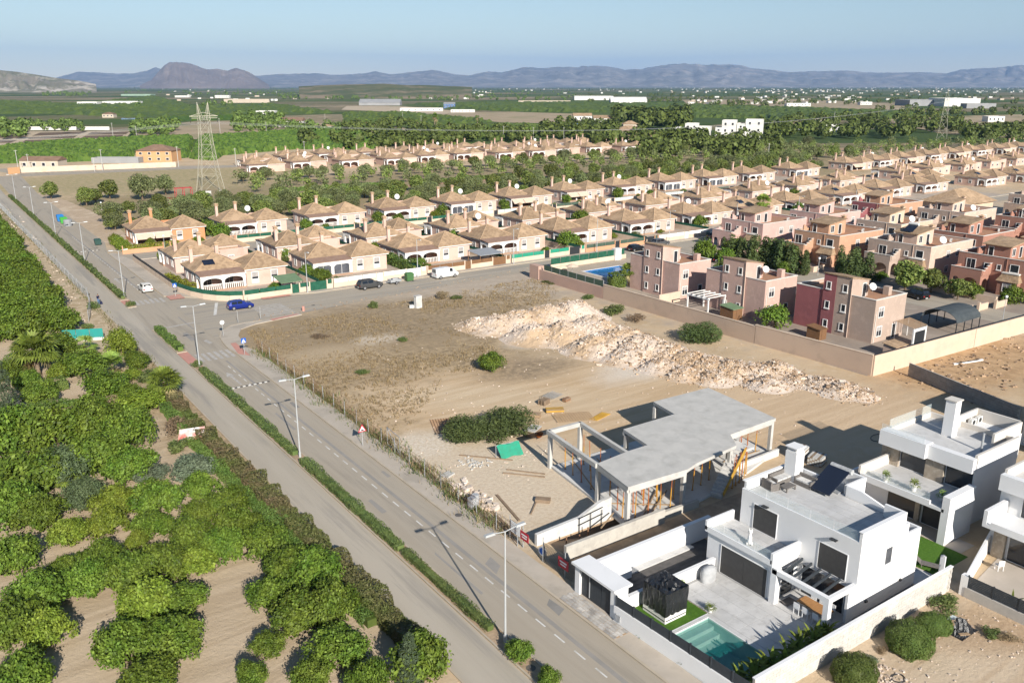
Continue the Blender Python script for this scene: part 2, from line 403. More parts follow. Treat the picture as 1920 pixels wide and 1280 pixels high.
# kerbs and pavements
def pave(name, pts, m='pavement', h=.12):
    mb = MB(); mb.prism(pts, -.02, h); return struct(mb.obj(name, m))
def kerb(name, pts, w=.16, h=.135, m='kerbstone'):
    mb = MB()
    for (a, b) in zip(pts, pts[1:]):
        mb.bar((*a, h/2), (*b, h/2), w, h)
    return struct(mb.obj(name, m))
pv = pave('pavement_lot_side', [(33.1,8),(34.75,8),(34.75,60),(35.3,72),(35.6,112)] + pxs((462,652),(447,630),(452,618),(480,608),(566,590.5),(560,587.5),(491,602.5),(460,606.5),(432,612.5),(416,622),(413.5,633),(420,643),(430,654)) + [(33.1,111.8)])
kerb('kerb_lot_side', [(33.02,8),(33.02,111.6)] + pxs((429.5,655),(419,643.5),(412.5,633),(415,622),(431,612),(460,606),(491,602)))
pf = pave('pavement_house_side', [(33.4,200),(33.4,152.3),(38.1,147.7),(42.1,143.7),(56,139.7),(330,139.5),(330,141),(56,141.2),(43.5,145.2),(39,149.2),(36,156),(36,188.9),(44,189.1),(44,189.25),(36,189.25),(34.6,199.5)])
kerb('kerb_house_side', [(33.32,199.5),(33.32,152.2),(38.02,147.6),(42.02,143.6),(56,139.62),(330,139.42)])
kerb('kerb_service_left', [(22.82,8),(22.82,70),(22.75,128)], .14, .10)
def kbox(n, x0, x1, y0, y1):
    kerb(n, [(x0,y0),(x0,y1),(x1,y1),(x1,y0),(x0,y0)], .12, .13)
    sheet(n.replace('kerb','soil'), rect(x0,x1,y0,y1), .09, 'soil')
kbox('median_kerb', 26.45, 27.68, 8, 111)
kbox('median_kerb', 26.45, 27.68, 117, 131)
kbox('median_kerb', 26.45, 27.68, 147.2, 149.3)
kbox('median_kerb', 26.45, 27.68, 153.2, 330)
for y0, y1 in ((111.15,116.85),(149.45,153.05)):
    pave('tactile_crossing', rect(26.4,27.73,y0,y1), 'pink_paving', .05)
for pts in (pxs((432,645),(442,643.5),(470,668),(447,665)), pxs((505,600),(555,589.5),(562,590),(512,602)), [(33.5,148.6),(35.9,148.6),(35.9,152),(33.5,152)], [(46.5,139.9),(51.5,139.8),(51.5,141),(46.5,141.2)]):
    sheet('tactile_paving', pts, .126, 'pink_paving', pv if pts[0][1] < 135 else pf)
mat('iron', (.10,.095,.09), (.14,.12,.10), sc=4, rough=.7)
disc = MB().lathe([(.32,0),(.32,.006)], n=14).mesh('manhole_cover', 'iron')
for p, par, z in (((33.7,55.9),pv,.121),((35.05,114.6),pv,.121),((27.0,36.4),None,.091),((52,131.5),cross,.025),((74.5,138),cross,.025)):
    o = link('manhole_cover', disc, par, (*p, z))
    if not par: tag(o, 'round rusty manhole cover in the median strip', 'manhole cover')
# big paving blocks of the villa's driveway crossing
mat('cobble', (.42,.395,.36), (.50,.47,.43), sc=1.5, c3=(.30,.28,.26), sc3=.8, rough=.85, bump=.2, rnd=.2)
dv = struct(MB().prism([(33.12,35.5),(34.5,35.5),(34.5,41.3),(33.12,41.3)], .12, .128).obj('driveway_crossing', 'soil'))
cb_ = MB().prism([(.02,.025),(.265,.025),(.265,.555),(.02,.555)], 0, .025).mesh('paving_block', 'cobble')
for i in range(5):
    for j in range(10):
        link('paving_block', cb_, dv, (33.12+.277*i, 35.5+.58*j-(.0 if i % 2 else .12)+.12, .126))

# ------------------------------------------------------------------ mountains and hills
mat('far_mountain', (.20,.19,.18), (.15,.15,.14), sc=.0016, c3=(.30,.27,.24), sc3=.003, rough=1, bump=0)
mat('near_mountain', (.22,.18,.16), (.16,.135,.12), sc=.002, c3=(.27,.22,.19), sc3=.004, rough=1)
mat('quarry_hill', (.26,.225,.17), (.15,.15,.085), sc=.006, c3=(.52,.46,.38), sc3=.004, rough=1)
mat('scrub_hill', (.075,.095,.035), (.13,.13,.06), sc=.01, c3=(.26,.2,.13), sc3=.006, rough=1)
def hash2(x, y):
    s = np.sin(x*127.1 + y*311.7)*43758.5453; return s - np.floor(s)
def vnoise(x, y):
    xi, yi = np.floor(x), np.floor(y); fx, fy = x-xi, y-yi; fx = fx*fx*(3-2*fx); fy = fy*fy*(3-2*fy)
    return (hash2(xi,yi)*(1-fx)+hash2(xi+1,yi)*fx)*(1-fy) + (hash2(xi,yi+1)*(1-fx)+hash2(xi+1,yi+1)*fx)*fy
def fbm(x, y, o=5, g=.5):
    r = 0; a = 1; t = 0
    for k in range(o): r = r + a*vnoise(x*2**k+17*k, y*2**k-9*k); t += a; a *= g
    return r/t
def ridge(name, prof, D, depth, m, seed=0, nx=260, ny=26, amp=.35):
    """a range of hills whose skyline runs through the photograph's pixels prof, D metres away"""
    px = np.linspace(prof[0][0], prof[-1][0], nx); sky = np.interp(px, [p[0] for p in prof], [p[1] for p in prof])
    cth = FPX/math.cos(PITCH)
    mb = MB(); V = []
    for j in range(ny):
        t = j/(ny-1)                                # 0 = foot towards the camera, .6 = crest, 1 = behind
        d = D + (t-.6)*depth
        for i in range(nx):
            a = (px[i]-960)/cth; ex = _F[0]+_R[0]*a; ey = _F[1]+_R[1]*a
            h = (HORY-sky[i])/cth*D + CAMH
            u = min(1, t/.6) if t < .6 else 1-(t-.6)/.4
            n = fbm(px[i]*.05+seed, t*6+seed, 6, .6)
            rg = (1-abs(2*n-1))**1.5
            z = h*(u**.85)*(1 - amp*(1-u)**.5*1.6*(1-rg)*(1 if t < .6 else .4)) - (0 if u > 0 else 3)
            if t in (0, 1): z = -3
            V.append((ex*d, ey*d, z))
    mb.v = [tuple(map(float, v)) for v in V]
    mb.f = [(j*nx+i, j*nx+i+1, (j+1)*nx+i+1, (j+1)*nx+i) for j in range(ny-1) for i in range(nx-1)]
    return struct(mb.obj(name, m, smooth=True))
ridge('mountain_range', [(-300,150),(100,148),(135,139),(150,135),(200,137),(250,139),(280,133),(298,126),(310,133),(420,139),(480,143),(530,139),(590,138),(640,141),(690,137),(706,134),(730,140),(770,136),(812,132),(850,139),(880,142),(915,134),(940,137),(985,126),(1020,129),(1045,126),(1080,127),(1095,124),(1140,125),(1170,131),(1200,130),(1230,124),(1275,120),(1340,122),(1380,121),(1405,128),(1440,131),(1475,136),(1530,134),(1580,133),(1640,137),(1720,136),(1770,138),(1800,131),(1860,128),(1905,123),(1960,125),(2300,140)], 17500, 7000, 'far_mountain', 3, 420, 30)
ridge('near_mountain', [(262,160),(285,150),(303,132),(312,124),(322,118),(335,117),(360,120),(372,124),(390,131),(410,130),(430,133),(446,128),(456,131),(470,136),(490,150),(505,160)], 11000, 2600, 'near_mountain', 8, 120, 24, .45)
ridge('quarry_hill', [(-260,150),(-120,131),(0,133),(35,136),(70,141),(110,147.5),(150,152),(180,158)], 5200, 1300, 'quarry_hill', 5, 140, 26, .75)
ridge('low_hill', [(560,160.5),(600,158.5),(640,157),(690,156),(720,155),(760,158),(800,158),(840,160),(885,161.5)], 2900, 900, 'scrub_hill', 9, 60, 12, .2)
# ------------------------------------------------------------------ vegetation
leafmat('citrus_leaf', (.08,.14,.016), (.15,.205,.028), isl=.5)
leafmat('citrus_young', (.125,.175,.018), (.19,.225,.03), isl=.45)
leafmat('olive_leaf', (.075,.105,.045), (.105,.135,.06))
leafmat('park_leaf', (.11,.155,.033), (.19,.21,.055), rnd=.35)
leafmat('pepper_leaf', (.13,.16,.06), (.20,.22,.09), rnd=.3)
leafmat('pine_leaf', (.095,.145,.03), (.16,.20,.05), rnd=.25)
leafmat('hedge_leaf', (.085,.14,.028), (.145,.195,.045))
leafmat('hedge_yellow', (.17,.20,.02), (.24,.24,.03))
leafmat('oleander_leaf', (.085,.125,.035), (.15,.18,.055))
leafmat('dry_hedge', (.21,.165,.085), (.12,.165,.04), sc=.35)
leafmat('grey_shrub', (.105,.135,.085), (.14,.165,.10))
leafmat('cypress_leaf', (.06,.085,.045), (.09,.115,.06))
leafmat('saltbush_leaf', (.085,.13,.025), (.125,.165,.04), isl=.3)
leafmat('tamarisk_leaf', (.075,.11,.035), (.11,.145,.045))
leafmat('palm_leaf', (.15,.225,.035), (.23,.29,.055))
leafmat('banana_leaf', (.10,.16,.02), (.21,.24,.035), isl=.5)
leafmat('dead_palm', (.28,.22,.11), (.34,.27,.13))
leafmat('straw', (.36,.27,.14), (.27,.21,.105))
leafmat('brown_bush', (.22,.155,.09), (.28,.21,.13))
leafmat('lawn_blade', (.06,.15,.012), (.09,.19,.02), hue=.002)
mat('bark', (.17,.125,.085), (.12,.09,.06), sc=3, rough=1, bump=.5)
mat('palm_bark', (.22,.165,.11), (.15,.11,.075), sc=3, rough=1, bump=.6)

def quads_mesh(name, V, m):
    n = len(V)//4
    me = bpy.data.meshes.new(name)
    me.vertices.add(4*n); me.vertices.foreach_set('co', np.asarray(V, dtype=np.float32).ravel())
    me.loops.add(4*n); me.loops.foreach_set('vertex_index', np.arange(4*n, dtype=np.int32))
    me.polygons.add(n); me.polygons.foreach_set('loop_start', np.arange(0, 4*n, 4, dtype=np.int32))
    me.materials.append(MATS[m]); me.update(calc_edges=True); return me
def leaf_quads(P, Nn, size, r, asp=.6, jit=.5):
    n = len(P)
    Nn = Nn + r.normal(0, jit, (n,3)); Nn /= np.linalg.norm(Nn, axis=1)[:,None] + 1e-9
    T = r.normal(0, 1, (n,3)); T -= (T*Nn).sum(1)[:,None]*Nn; T /= np.linalg.norm(T, axis=1)[:,None] + 1e-9
    B = np.cross(Nn, T); s = size*r.uniform(.6, 1.35, n)[:,None]
    T = T*s; B = B*s*asp
    V = np.empty((n,4,3)); V[:,0] = P-T*.9; V[:,1] = P+B-T*.1; V[:,2] = P+T; V[:,3] = P-B-T*.1
    return V.reshape(-1,3)
def cloud(blobs, n, size, seed, zmin=0., up=.35, asp=.6, jit=.5, inner=.72):
    r = np.random.default_rng(seed)
    b = np.array(blobs, float); w = (b[:,3]*b[:,4]+b[:,4]*b[:,5]+b[:,3]*b[:,5]); k = r.choice(len(b), n, p=w/w.sum())
    d = r.normal(0, 1, (n,3)); d /= np.linalg.norm(d, axis=1)[:,None]
    rr = inner + (1-inner)*r.random(n)**.6
    rr *= 1 + .16*np.sin(d[:,0]*7+k)*np.sin(d[:,1]*6+2*k)*np.cos(d[:,2]*5)
    P = b[k,:3] + d*rr[:,None]*b[k,3:]
    bad = P[:,2] < zmin; P[bad,2] = zmin + r.random(bad.sum())*.25*b[k[bad],5]
    return leaf_quads(P, d*.8+np.array([0,0,up]), size, r, asp, jit)
def clump_cloud(blobs, nc, per, size, seed, zmin=0., asp=.6, spread=.085):
    """leaves gathered in tufts on the crown, with gaps between the tufts"""
    r = np.random.default_rng(seed); b = np.array(blobs, float); w = (b[:,3]*b[:,4]+b[:,4]*b[:,5]+b[:,3]*b[:,5]); k = r.choice(len(b), nc, p=w/w.sum())
    d = r.normal(0, 1, (nc,3)); d[:,2] = np.abs(d[:,2])*np.where(r.random(nc) < .8, 1, -1); d /= np.linalg.norm(d, axis=1)[:,None]
    C = b[k,:3] + d*(.75+.3*r.random(nc))[:,None]*b[k,3:]; C[:,2] = np.maximum(C[:,2], zmin+.05)
    C = np.repeat(C, per, 0); D = np.repeat(d, per, 0); n = len(C); o = r.normal(0, spread, (n,3)) + D*r.uniform(-.02,.1,(n,1)) + np.array([0,0,.03])
    return leaf_quads(C+o, D*.4+o/spread*.35+np.array([0,0,.3]), size, r, asp, .6)
def core_quads(r, z, rz, n=14, k=8):  # solid inner ellipsoid, added to block light through the crown
    V = []; P = lambda i, j: (r*math.sin(math.pi*j/k)*math.cos(2*math.pi*i/n), r*math.sin(math.pi*j/k)*math.sin(2*math.pi*i/n), z+rz*math.cos(math.pi*j/k))
    for j in range(k):
        for i in range(n): V += [P(i,j),P(i,j+1),P(i+1,j+1),P(i+1,j)]
    return np.array(V)
def dome_blobs(seed, nb=9, z=.62, rz=.72, core=.86, sub=.48):
    r = np.random.default_rng(seed); B = [(0,0,z,core,core,rz)]
    for i in range(nb):
        a = 2*math.pi*(i*1.618+r.random()*.5); q = r.uniform(.35,.78); s = sub*r.uniform(.75,1.15)
        B.append((q*math.cos(a), q*math.sin(a), z*r.uniform(.7,1.35), s, s, s*.95))
    B.append((r.uniform(-.2,.2), r.uniform(-.2,.2), z+rz*.55, sub, sub, sub*.8)); return B
def trunk_mesh(name, h, r0, limbs, seed, m='bark'):
    r = random.Random(seed); mb = MB(); mb.tube((0,0,0),(r.uniform(-.06,.06)*h,r.uniform(-.06,.06)*h,h), r0, r0*.6, 7)
    top = Vector(mb.v[-1])
    for i in range(limbs):
        a = 2*math.pi*(i+r.random()*.6)/limbs; L = h*r.uniform(.45,.8)
        mid = Vector((math.cos(a)*L*.5, math.sin(a)*L*.5, h+L*.35)); e = Vector((math.cos(a)*L, math.sin(a)*L, h+L*.8))
        mb.tube((0,0,h*.8), mid, r0*.5, r0*.34, 5, False); mb.tube(mid, e, r0*.34, r0*.12, 5, False)
    return mb.mesh(name, m)
PROTO = {}
def kind(key, crown_fn, trunk_fn, nv=4):
    PROTO[key] = [(crown_fn(i), trunk_fn(i)) for i in range(nv)]
def tree(key, name, label, cat, x, y, s, group=None, z=0., sz=None, v=None):
    v = random.randrange(len(PROTO[key])) if v is None else v
    c, t = PROTO[key][v % len(PROTO[key])]
    o = thing(name, label, cat, (x,y,z), random.uniform(0,6.28), group); o.scale = (s*random.uniform(.84,1.1), s*random.uniform(.9,1.18), sz or s)
    link('crown', c, o)
    if t: link('trunk', t, o)
    return o
kind('citrus', lambda i: quads_mesh('citrus_crown', clump_cloud(dome_blobs(i,15,.6,.62,.66,.36), 330, 25, .058, i, .03), 'citrus_leaf'), lambda i: trunk_mesh('citrus_trunk', .42, .06, 4, i), 5)
kind('citrus_y', lambda i: quads_mesh('citrus_crown_young', clump_cloud(dome_blobs(i+20,15,.6,.62,.62,.36), 270, 25, .058, i, .03), 'citrus_young'), lambda i: trunk_mesh('citrus_trunk', .42, .06, 4, i), 2)
kind('olive', lambda i: quads_mesh('olive_crown', clump_cloud(dome_blobs(i+30,15,.6,.62,.62,.36), 300, 25, .06, i, .03, asp=.35), 'olive_leaf'), lambda i: trunk_mesh('olive_trunk', .4, .07, 4, i), 2)
kind('grove', lambda i: quads_mesh('grove_crown', clump_cloud(dome_blobs(i+40,11,sub=.42), 170, 18, .09, i, .03, spread=.11), 'citrus_leaf'), lambda i: trunk_mesh('citrus_trunk', .42, .06, 4, i), 4)
def park(i, m): return quads_mesh('park_crown', cloud([(a,b,c+.55,d,e,f*1.1) for a,b,c,d,e,f in dome_blobs(i+50, 11, .6, .72, .72, .46)], 2600, .095, i, .3, jit=.7), m)
kind('park', lambda i: park(i, 'park_leaf'), lambda i: trunk_mesh('park_trunk', .8, .075, 4, i), 4)
kind('pepper', lambda i: quads_mesh('pepper_crown', cloud([(a,b,c+.6,d,e,f*1.25) for a,b,c,d,e,f in dome_blobs(i+60, 12, .55, .7, .66, .46)], 2600, .1, i, .2, asp=.35, up=.1), 'pepper_leaf'), lambda i: trunk_mesh('pepper_trunk', .75, .085, 5, i), 4)
kind('pine', lambda i: quads_mesh('pine_crown', cloud([(a,b,c+.9,d,e,f) for a,b,c,d,e,f in dome_blobs(i+70, 8, .45, .55, .66, .42)], 420, .2, i, .55), 'pine_leaf'), lambda i: trunk_mesh('pine_trunk', .9, .07, 3, i), 4)
kind('bush', lambda i: quads_mesh('bush_crown', np.concatenate([core_quads(.84,.4,.56), cloud([(0,0,.4,.97,.97,.66)], 12000, .036, i, .01, asp=.4, jit=.5, inner=.9)]), 'saltbush_leaf'), lambda i: None, 2)
kind('tamarisk', lambda i: quads_mesh('tamarisk_crown', cloud(dome_blobs(i+90, 12, .5, .62, .72, .46), 6500, .07, i, .01, asp=.22, jit=.9, inner=.6), 'tamarisk_leaf'), lambda i: trunk_mesh('tamarisk_stem', .3, .05, 6, i), 3)
kind('dry', lambda i: quads_mesh('dry_crown', cloud(dome_blobs(i+95, 7, .45, .5, .6, .4), 900, .12, i, .01, asp=.18, jit=.9, inner=.3), 'brown_bush'), lambda i: trunk_mesh('dry_stem', .3, .04, 6, i), 2)
kind('scrub', lambda i: quads_mesh('scrub_crown', cloud(dome_blobs(i+98, 7, .4, .5, .6, .42), 900, .13, i, .01, asp=.25, jit=.9, inner=.4), 'oleander_leaf'), lambda i: None, 2)
kind('grey', lambda i: quads_mesh('grey_crown', cloud(dome_blobs(i+100, 9, .5, .6, .8, .45), 3000, .08, i, .01, asp=.35), 'grey_shrub'), lambda i: None, 2)
kind('cypress', lambda i: quads_mesh('cypress_crown', cloud([(0,0,.6,.9,.9,.6),(0,0,1.6,.95,.95,.8),(0,0,2.7,.7,.7,.8),(0,0,3.6,.38,.38,.8)], 4200, .1, i, .1, asp=.3, jit=.6, up=.8), 'cypress_leaf'), lambda i: trunk_mesh('cypress_trunk', .5, .12, 0, i), 2)
kind('conifer', lambda i: quads_mesh('conifer_crown', cloud([(0,0,.6,.6,.6,.6),(0,0,1.3,.5,.5,.7),(0,0,2.0,.32,.32,.6)], 900, .13, i, .1, asp=.35, up=.7), 'tamarisk_leaf'), lambda i: trunk_mesh('conifer_trunk', .4, .08, 0, i), 3)

def fan_palm(seed, h, R, nf, droop=.9, dead=10, blades=13):
    r = random.Random(seed); green = []; brown = []
    for i in range(nf + dead):
        a = r.uniform(0, 6.283); isd = i >= nf
        el = r.uniform(-1.2,-.6) if isd else r.uniform(-.35, 1.35)
        d = Vector((math.cos(a)*math.cos(el), math.sin(a)*math.cos(el), math.sin(el)))
        side = Vector((-math.sin(a), math.cos(a), 0)); nrm = side.cross(d)
        L = R*r.uniform(.42,.55); base = Vector((0,0,h)); hub = base + d*L - Vector((0,0,.1*L*L))
        out = brown if isd else green
        w = .03; out += [base-side*w, base+side*w, hub+side*w, hub-side*w]
        F = R*r.uniform(.48,.6)
        for k in range(blades):
            t = (k/(blades-1)-.5)*3.6
            bd = d*math.cos(t) + side*math.sin(t)
            tip = hub + bd*F - Vector((0,0,droop*.42*F*r.uniform(.6,1.3))); mid = hub + bd*F*.55 - Vector((0,0,.06*F))
            px = bd.cross(nrm).normalized()*F*.075
            out += [hub, mid-px, tip, mid+px]
    return green, brown
def palm(name, label, x, y, h, R, nf, seed, group=None, dead=10):
    g, b = fan_palm(seed, h, R, nf, .9, dead)
    o = thing(name, label, 'palm tree', (x,y,0), 0, group)
    link('fronds', quads_mesh('palm_fronds', [tuple(v) for v in g], 'palm_leaf'), o)
    if dead: link('dead_fronds', quads_mesh('dead_fronds', [tuple(v) for v in b], 'dead_palm'), o)
    MB().lathe([(.38*R/2.6,0),(.26*R/2.6,.5),(.22*R/2.6,h*.8),(.3*R/2.6,h)], n=9).obj('trunk', 'palm_bark', o, True)
    return o
def hedge(name, label, pts, w, h, m, dens=38, size=.13, cat='hedge', group=None, rough=.38, z0=.05, asp=.6):
    r = np.random.default_rng(len(label)*7+int(pts[0][0]*13)); P = []; Nn = []; core = MB(); acc = 0.
    for (a, b) in zip(pts, pts[1:]):
        a = np.array(a, float); b = np.array(b, float); L = np.linalg.norm(b-a)
        if L < .01: continue
        d = (b-a)/L; s = np.array([-d[1], d[0]]); A = L*(2*h+w); n = int(A*dens)
        t = r.random(n)*L; q = r.random(n)*(2*h+w)
        off = np.where(q < h, -w/2, np.where(q < h+w, q-h-w/2, w/2)); zz = np.where(q < h, q, np.where(q < h+w, h, q-h-w))
        nx = np.where(q < h, -1, np.where(q < h+w, 0, 1.)); nz = np.where((q >= h)&(q < h+w), 1., .15)
        lump = fbm((t+acc)*.6+pts[0][0]*3, t*0+pts[0][1]*.37, 3); acc += L
        k = 1 + rough*2*(lump-.5)
        off = off*k; zz = zz*(1+rough*2.2*(lump-.5)) + r.normal(0, .03*h, n)
        P.append(np.stack([a[0]+d[0]*t+s[0]*off, a[1]+d[1]*t+s[1]*off, z0+np.maximum(zz,.0)], 1)); Nn.append(np.stack([s[0]*nx, s[1]*nx, nz], 1))
        core.bar((a[0],a[1],z0+h*.36), (b[0],b[1],z0+h*.36), w*.6, h*.68)
    V = leaf_quads(np.concatenate(P), np.concatenate(Nn), size, r, asp, .6)
    o = tag(link(name, quads_mesh(name, V, m), None), label, cat, group)
    core.obj('leaf_core', m, o); return o  # solid filler box in leaf colour, added so the hedge is not see-through
def line(x0, y0, x1, y1, step=4.):
    n = max(1, int(math.hypot(x1-x0, y1-y0)/step)); return [(x0+(x1-x0)*i/n, y0+(y1-y0)*i/n) for i in range(n+1)]

# foreground orchard (pixel centre of each crown foot, radius in pixels)
ORCH = [(40,850,72,0),(112,850,62,0),(186,830,58,0),(55,925,70,0),(128,912,58,2),(192,892,55,0),(250,838,55,0),(252,898,52,0),(165,955,46,2),(18,985,55,0),(70,985,52,0),(128,1022,42,1),(205,1002,46,1),(222,962,46,1),(300,962,46,0),(288,1006,40,0),(378,932,36,0),(372,985,38,0),(430,962,44,0),(448,1008,46,0),(352,1032,46,0),(260,1030,24,1),(192,1068,46,0),(22,1070,55,0),(80,1140,56,0),(166,1112,48,0),(24,1200,58,0),(98,1210,50,1),(45,1300,60,0),(250,1108,52,0),(310,1085,52,0),(370,1076,48,1),(275,1165,58,1),(340,1148,52,0),(240,1240,58,0),(330,1230,58,0),(282,1300,58,0),(420,1050,42,0),(500,1040,52,0),(540,1088,56,0),(512,1138,50,0),(600,1090,62,0),(562,1178,56,0),(620,1166,56,0),(640,1242,60,0),(500,1228,36,0),(580,1296,46,0),(690,1300,50,0),(470,1290,38,0),(120,1080,30,0)]
rows = {}
for (px, py, pr_, k) in ORCH: rows.setdefault(int((1320-py)//75), []).append((px, py, pr_, k))
for rr, L in sorted(rows.items()):
    for i, (px, py, pr_, k) in enumerate(sorted(L)):
        x, y = G(px, py); dz = math.hypot(math.hypot(x, y), CAMH); s = pr_*dz/FPX*.79
        key = ('citrus','citrus_y','olive')[k]
        tree(key, ('citrus_tree','citrus_tree','olive_tree')[k], '%s tree, %s from left in %s orchard row from the bottom' % (('dark green citrus','young yellow-green citrus','grey-green olive')[k], nth(i), nth(rr)), 'tree', x, y, s, 'foreground orchard trees', sz=s*random.uniform(.95,1.35))
# dense grove at the far left, beyond the wire fence
n = 0
grove = []
for iy in range(34):
    for ix in range(7):
        x = 16.2 - 3.5*ix + random.uniform(-.5,.5) + (0 if iy % 2 else -1.2); y = 138 + 3.7*iy + random.uniform(-.6,.6)
        if inframe(x, y, 40) and PR((x,y,2))[1] > 372 and x < 15.6 + .035*(y-138): grove.append((x, y, iy))
byr = {}
for g in grove: byr.setdefault(g[2], []).append(g)
for r_, (iy, L) in enumerate(sorted(byr.items())):
    for i, (x, y, _) in enumerate(sorted(L)):
        s = random.uniform(2.0, 2.55)
        tree('grove', 'grove_tree', 'citrus tree left of the fence, %s grove row, %s from left' % (nth(r_), nth(i)), 'tree', x, y, s, 'grove trees left of the service road', sz=s*1.15)
# garden plot between the grove and the orchard
GARD = [('grey',(240,690),0,0,'')]
palm('fan_palm', 'large fan palm with yellowing skirt beside the teal fence', *G(72,702), 3.4, 3.2, 60, 3, dead=3)
palm('fan_palm', 'small fan palm between two rounded shrubs in the garden plot', *G(212,704), 1.5, 2.3, 22, 5, dead=8)
palm('fan_palm', 'fan palm leaning over the service road edge', *G(312,748), 2.2, 2.4, 44, 7, dead=2)
palm('fan_palm', 'tiny bright fan palm among the orchard trees', *G(128,925), 1.6, 1.3, 10, 9, dead=0)
palm('date_palm', 'feathery grey-green palm in front of the teal fence', *G(160,662), 1.2, 1.9, 20, 13, dead=2)
for key, nm, lab, px, py, s, sz in [
    ('citrus','garden_shrub','round bright green shrub right of the large fan palm', 158,705,2.6,2.3),('citrus','garden_shrub','wide leafy shrub above the garden lawn strip', 200,742,3.1,2.2),
    ('citrus_y','garden_shrub','tall clipped light green shrub by the teal fence end', 228,668,1.9,2.9),('citrus','garden_shrub','low shrub left of the lawn strip below the fan palm', 80,755,1.9,2.1),
    ('citrus','garden_shrub','bushy shrub under the large fan palm',52,728,1.7,1.7),('citrus_y','garden_shrub','light green shrub between the fan palm and the round shrub',112,712,1.5,1.6),('citrus','garden_shrub','dense shrub at the left edge above the cypress',18,712,1.9,1.9),('citrus_y','garden_shrub','leafy shrub below the small fan palm',180,772,1.5,1.2),('citrus','garden_shrub','round shrub right of the garden lawn strip',242,748,1.4,1.3),
    ('scrub','garden_shrub','dark scrub behind the large fan palm', 30,690,2.6,2.2),('citrus','garden_shrub','dark tree behind the large fan palm', 110,672,2.6,2.6),('citrus','garden_shrub','oleander-like bush beside the tall clipped shrub', 255,690,1.8,1.6),
    ('scrub','garden_shrub','sparse bush at the bend of the roadside hedge', 280,712,1.9,1.4),('citrus_y','garden_shrub','large leafy bush below the leaning fan palm', 265,768,2.5,1.7),('citrus_y','garden_shrub','small yellow-green bush above the leaning palm', 250,712,1.2,1.1),
    ('dry','garden_shrub','bare twiggy grey bush in the middle of the garden', 143,790,2.3,1.6),('dry','garden_shrub','second bare twiggy bush right of the garden lawn', 212,762,1.7,1.4),
    ('dry','garden_shrub','orange-brown dry bush near the fallen billboard', 330,812,1.9,1.7),('grey','garden_shrub','blue-green rounded shrub below the billboard', 362,890,2.3,1.7),('grey','garden_shrub','pale blue-green agave-like clump in the orchard', 285,895,1.6,1.2),
    ('scrub','garden_shrub','dark leafy bush just left of the billboard', 330,845,1.3,1.2),('grey','garden_shrub','shrub by the wire fence at the grove edge', 30,480,2.2,1.5),('scrub','garden_shrub','green tuft at the foot of the fence corner post', 165,615,1.3,.8),('scrub','garden_shrub','weeds behind the standing person', 175,578,1.3,1.2),
    ('citrus','garden_shrub','dark overgrown bush at the lower end of the roadside hedge', 795,1268,1.9,2.4),('cypress','garden_shrub','dark conifer at the end of the roadside hedge', 770,1290,.9,.9)]:
    tree(key, nm, lab, 'shrub', *G(px,py), s, 'garden shrubs', sz=sz)
tree('cypress', 'cypress_tree', 'tall grey-green cypress at the left edge of the garden', 'tree', *G(12,790), 1.5, sz=1.75)
hedge('lawn_hedge', 'long clipped low hedge across the garden plot', [G(45,772),G(120,762),G(190,752),G(248,738)], 1.3, .7, 'hedge_leaf', 60, .1)
hedge('garden_hedge', 'square clipped hedge behind the low garden shrub', [G(80,738),G(128,728)], 1.4, 1.5, 'hedge_leaf', 60, .1)
hedge('roadside_hedge', 'long straggly green and brown hedge between orchard and service road', [(21.0,97),(20.7,88),(20.9,78),(21.3,68),(21.5,58),(21.7,50),(21.9,43.5),(22,41)], 1.55, 1.25, 'dry_hedge', 200, .11, rough=.5, asp=.35)
hedge('roadside_hedge', 'green underside strip of the roadside hedge facing the orchard', [(19.7,96),(19.5,84),(19.9,74),(20.3,64),(20.6,54),(20.8,46)], 1.15, .85, 'hedge_leaf', 200, .1, rough=.5, asp=.35)
# median hedges
MH = 'low clipped oleander hedge in the median strip, '
hedge('median_hedge', MH+'nearest stretch behind the first lamp post', [(27.05,y) for y in (41,44,47,50,53)], .8, .55, 'oleander_leaf', 110, .085, asp=.35, group='median hedges', z0=.09)
hedge('median_hedge', MH+'long stretch between the two nearest lamp posts', [(27.0,y) for y in (53.6,56,59,62,65,68,71,73.6)], 0.95, .62, 'oleander_leaf', 120, .085, asp=.4, group='median hedges', z0=.09)
hedge('median_hedge', MH+'stretch between second and third lamp posts', [(27.0,y) for y in (75.6,79,83,87,91,95,99,103,107.5)], 0.95, .62, 'oleander_leaf', 95, .1, asp=.4, group='median hedges', z0=.09)
hedge('median_hedge', MH+'island beside the junction', line(27.05,117.6,27.05,130.4,2.5), 1.1, .8, 'hedge_leaf', 80, .11, asp=.4, group='median hedges', z0=.09)
hedge('median_hedge', MH+'long stretch running far beyond the junction', line(27.05,154,27.05,325,4), 0.95, .7, 'oleander_leaf', 36, .16, asp=.4, group='median hedges', z0=.09)
tree('scrub','median_bush','small round bush at the tip of the far median','shrub', 27.05,148.2,1.0,sz=.9, z=.09)
tree('scrub','median_bush','small bush beside the third lamp post','shrub', 27.0,109.6,.8,sz=.8, z=.09)
tree('citrus','median_bush','round green bush at the foot of the nearest lamp post','shrub', 27.0,37.6,.85,sz=1.0, z=.09)
tree('citrus','median_bush','round green bush at the bottom edge of the photo','shrub', 26.9,34.6,.7,sz=.8, z=.09)
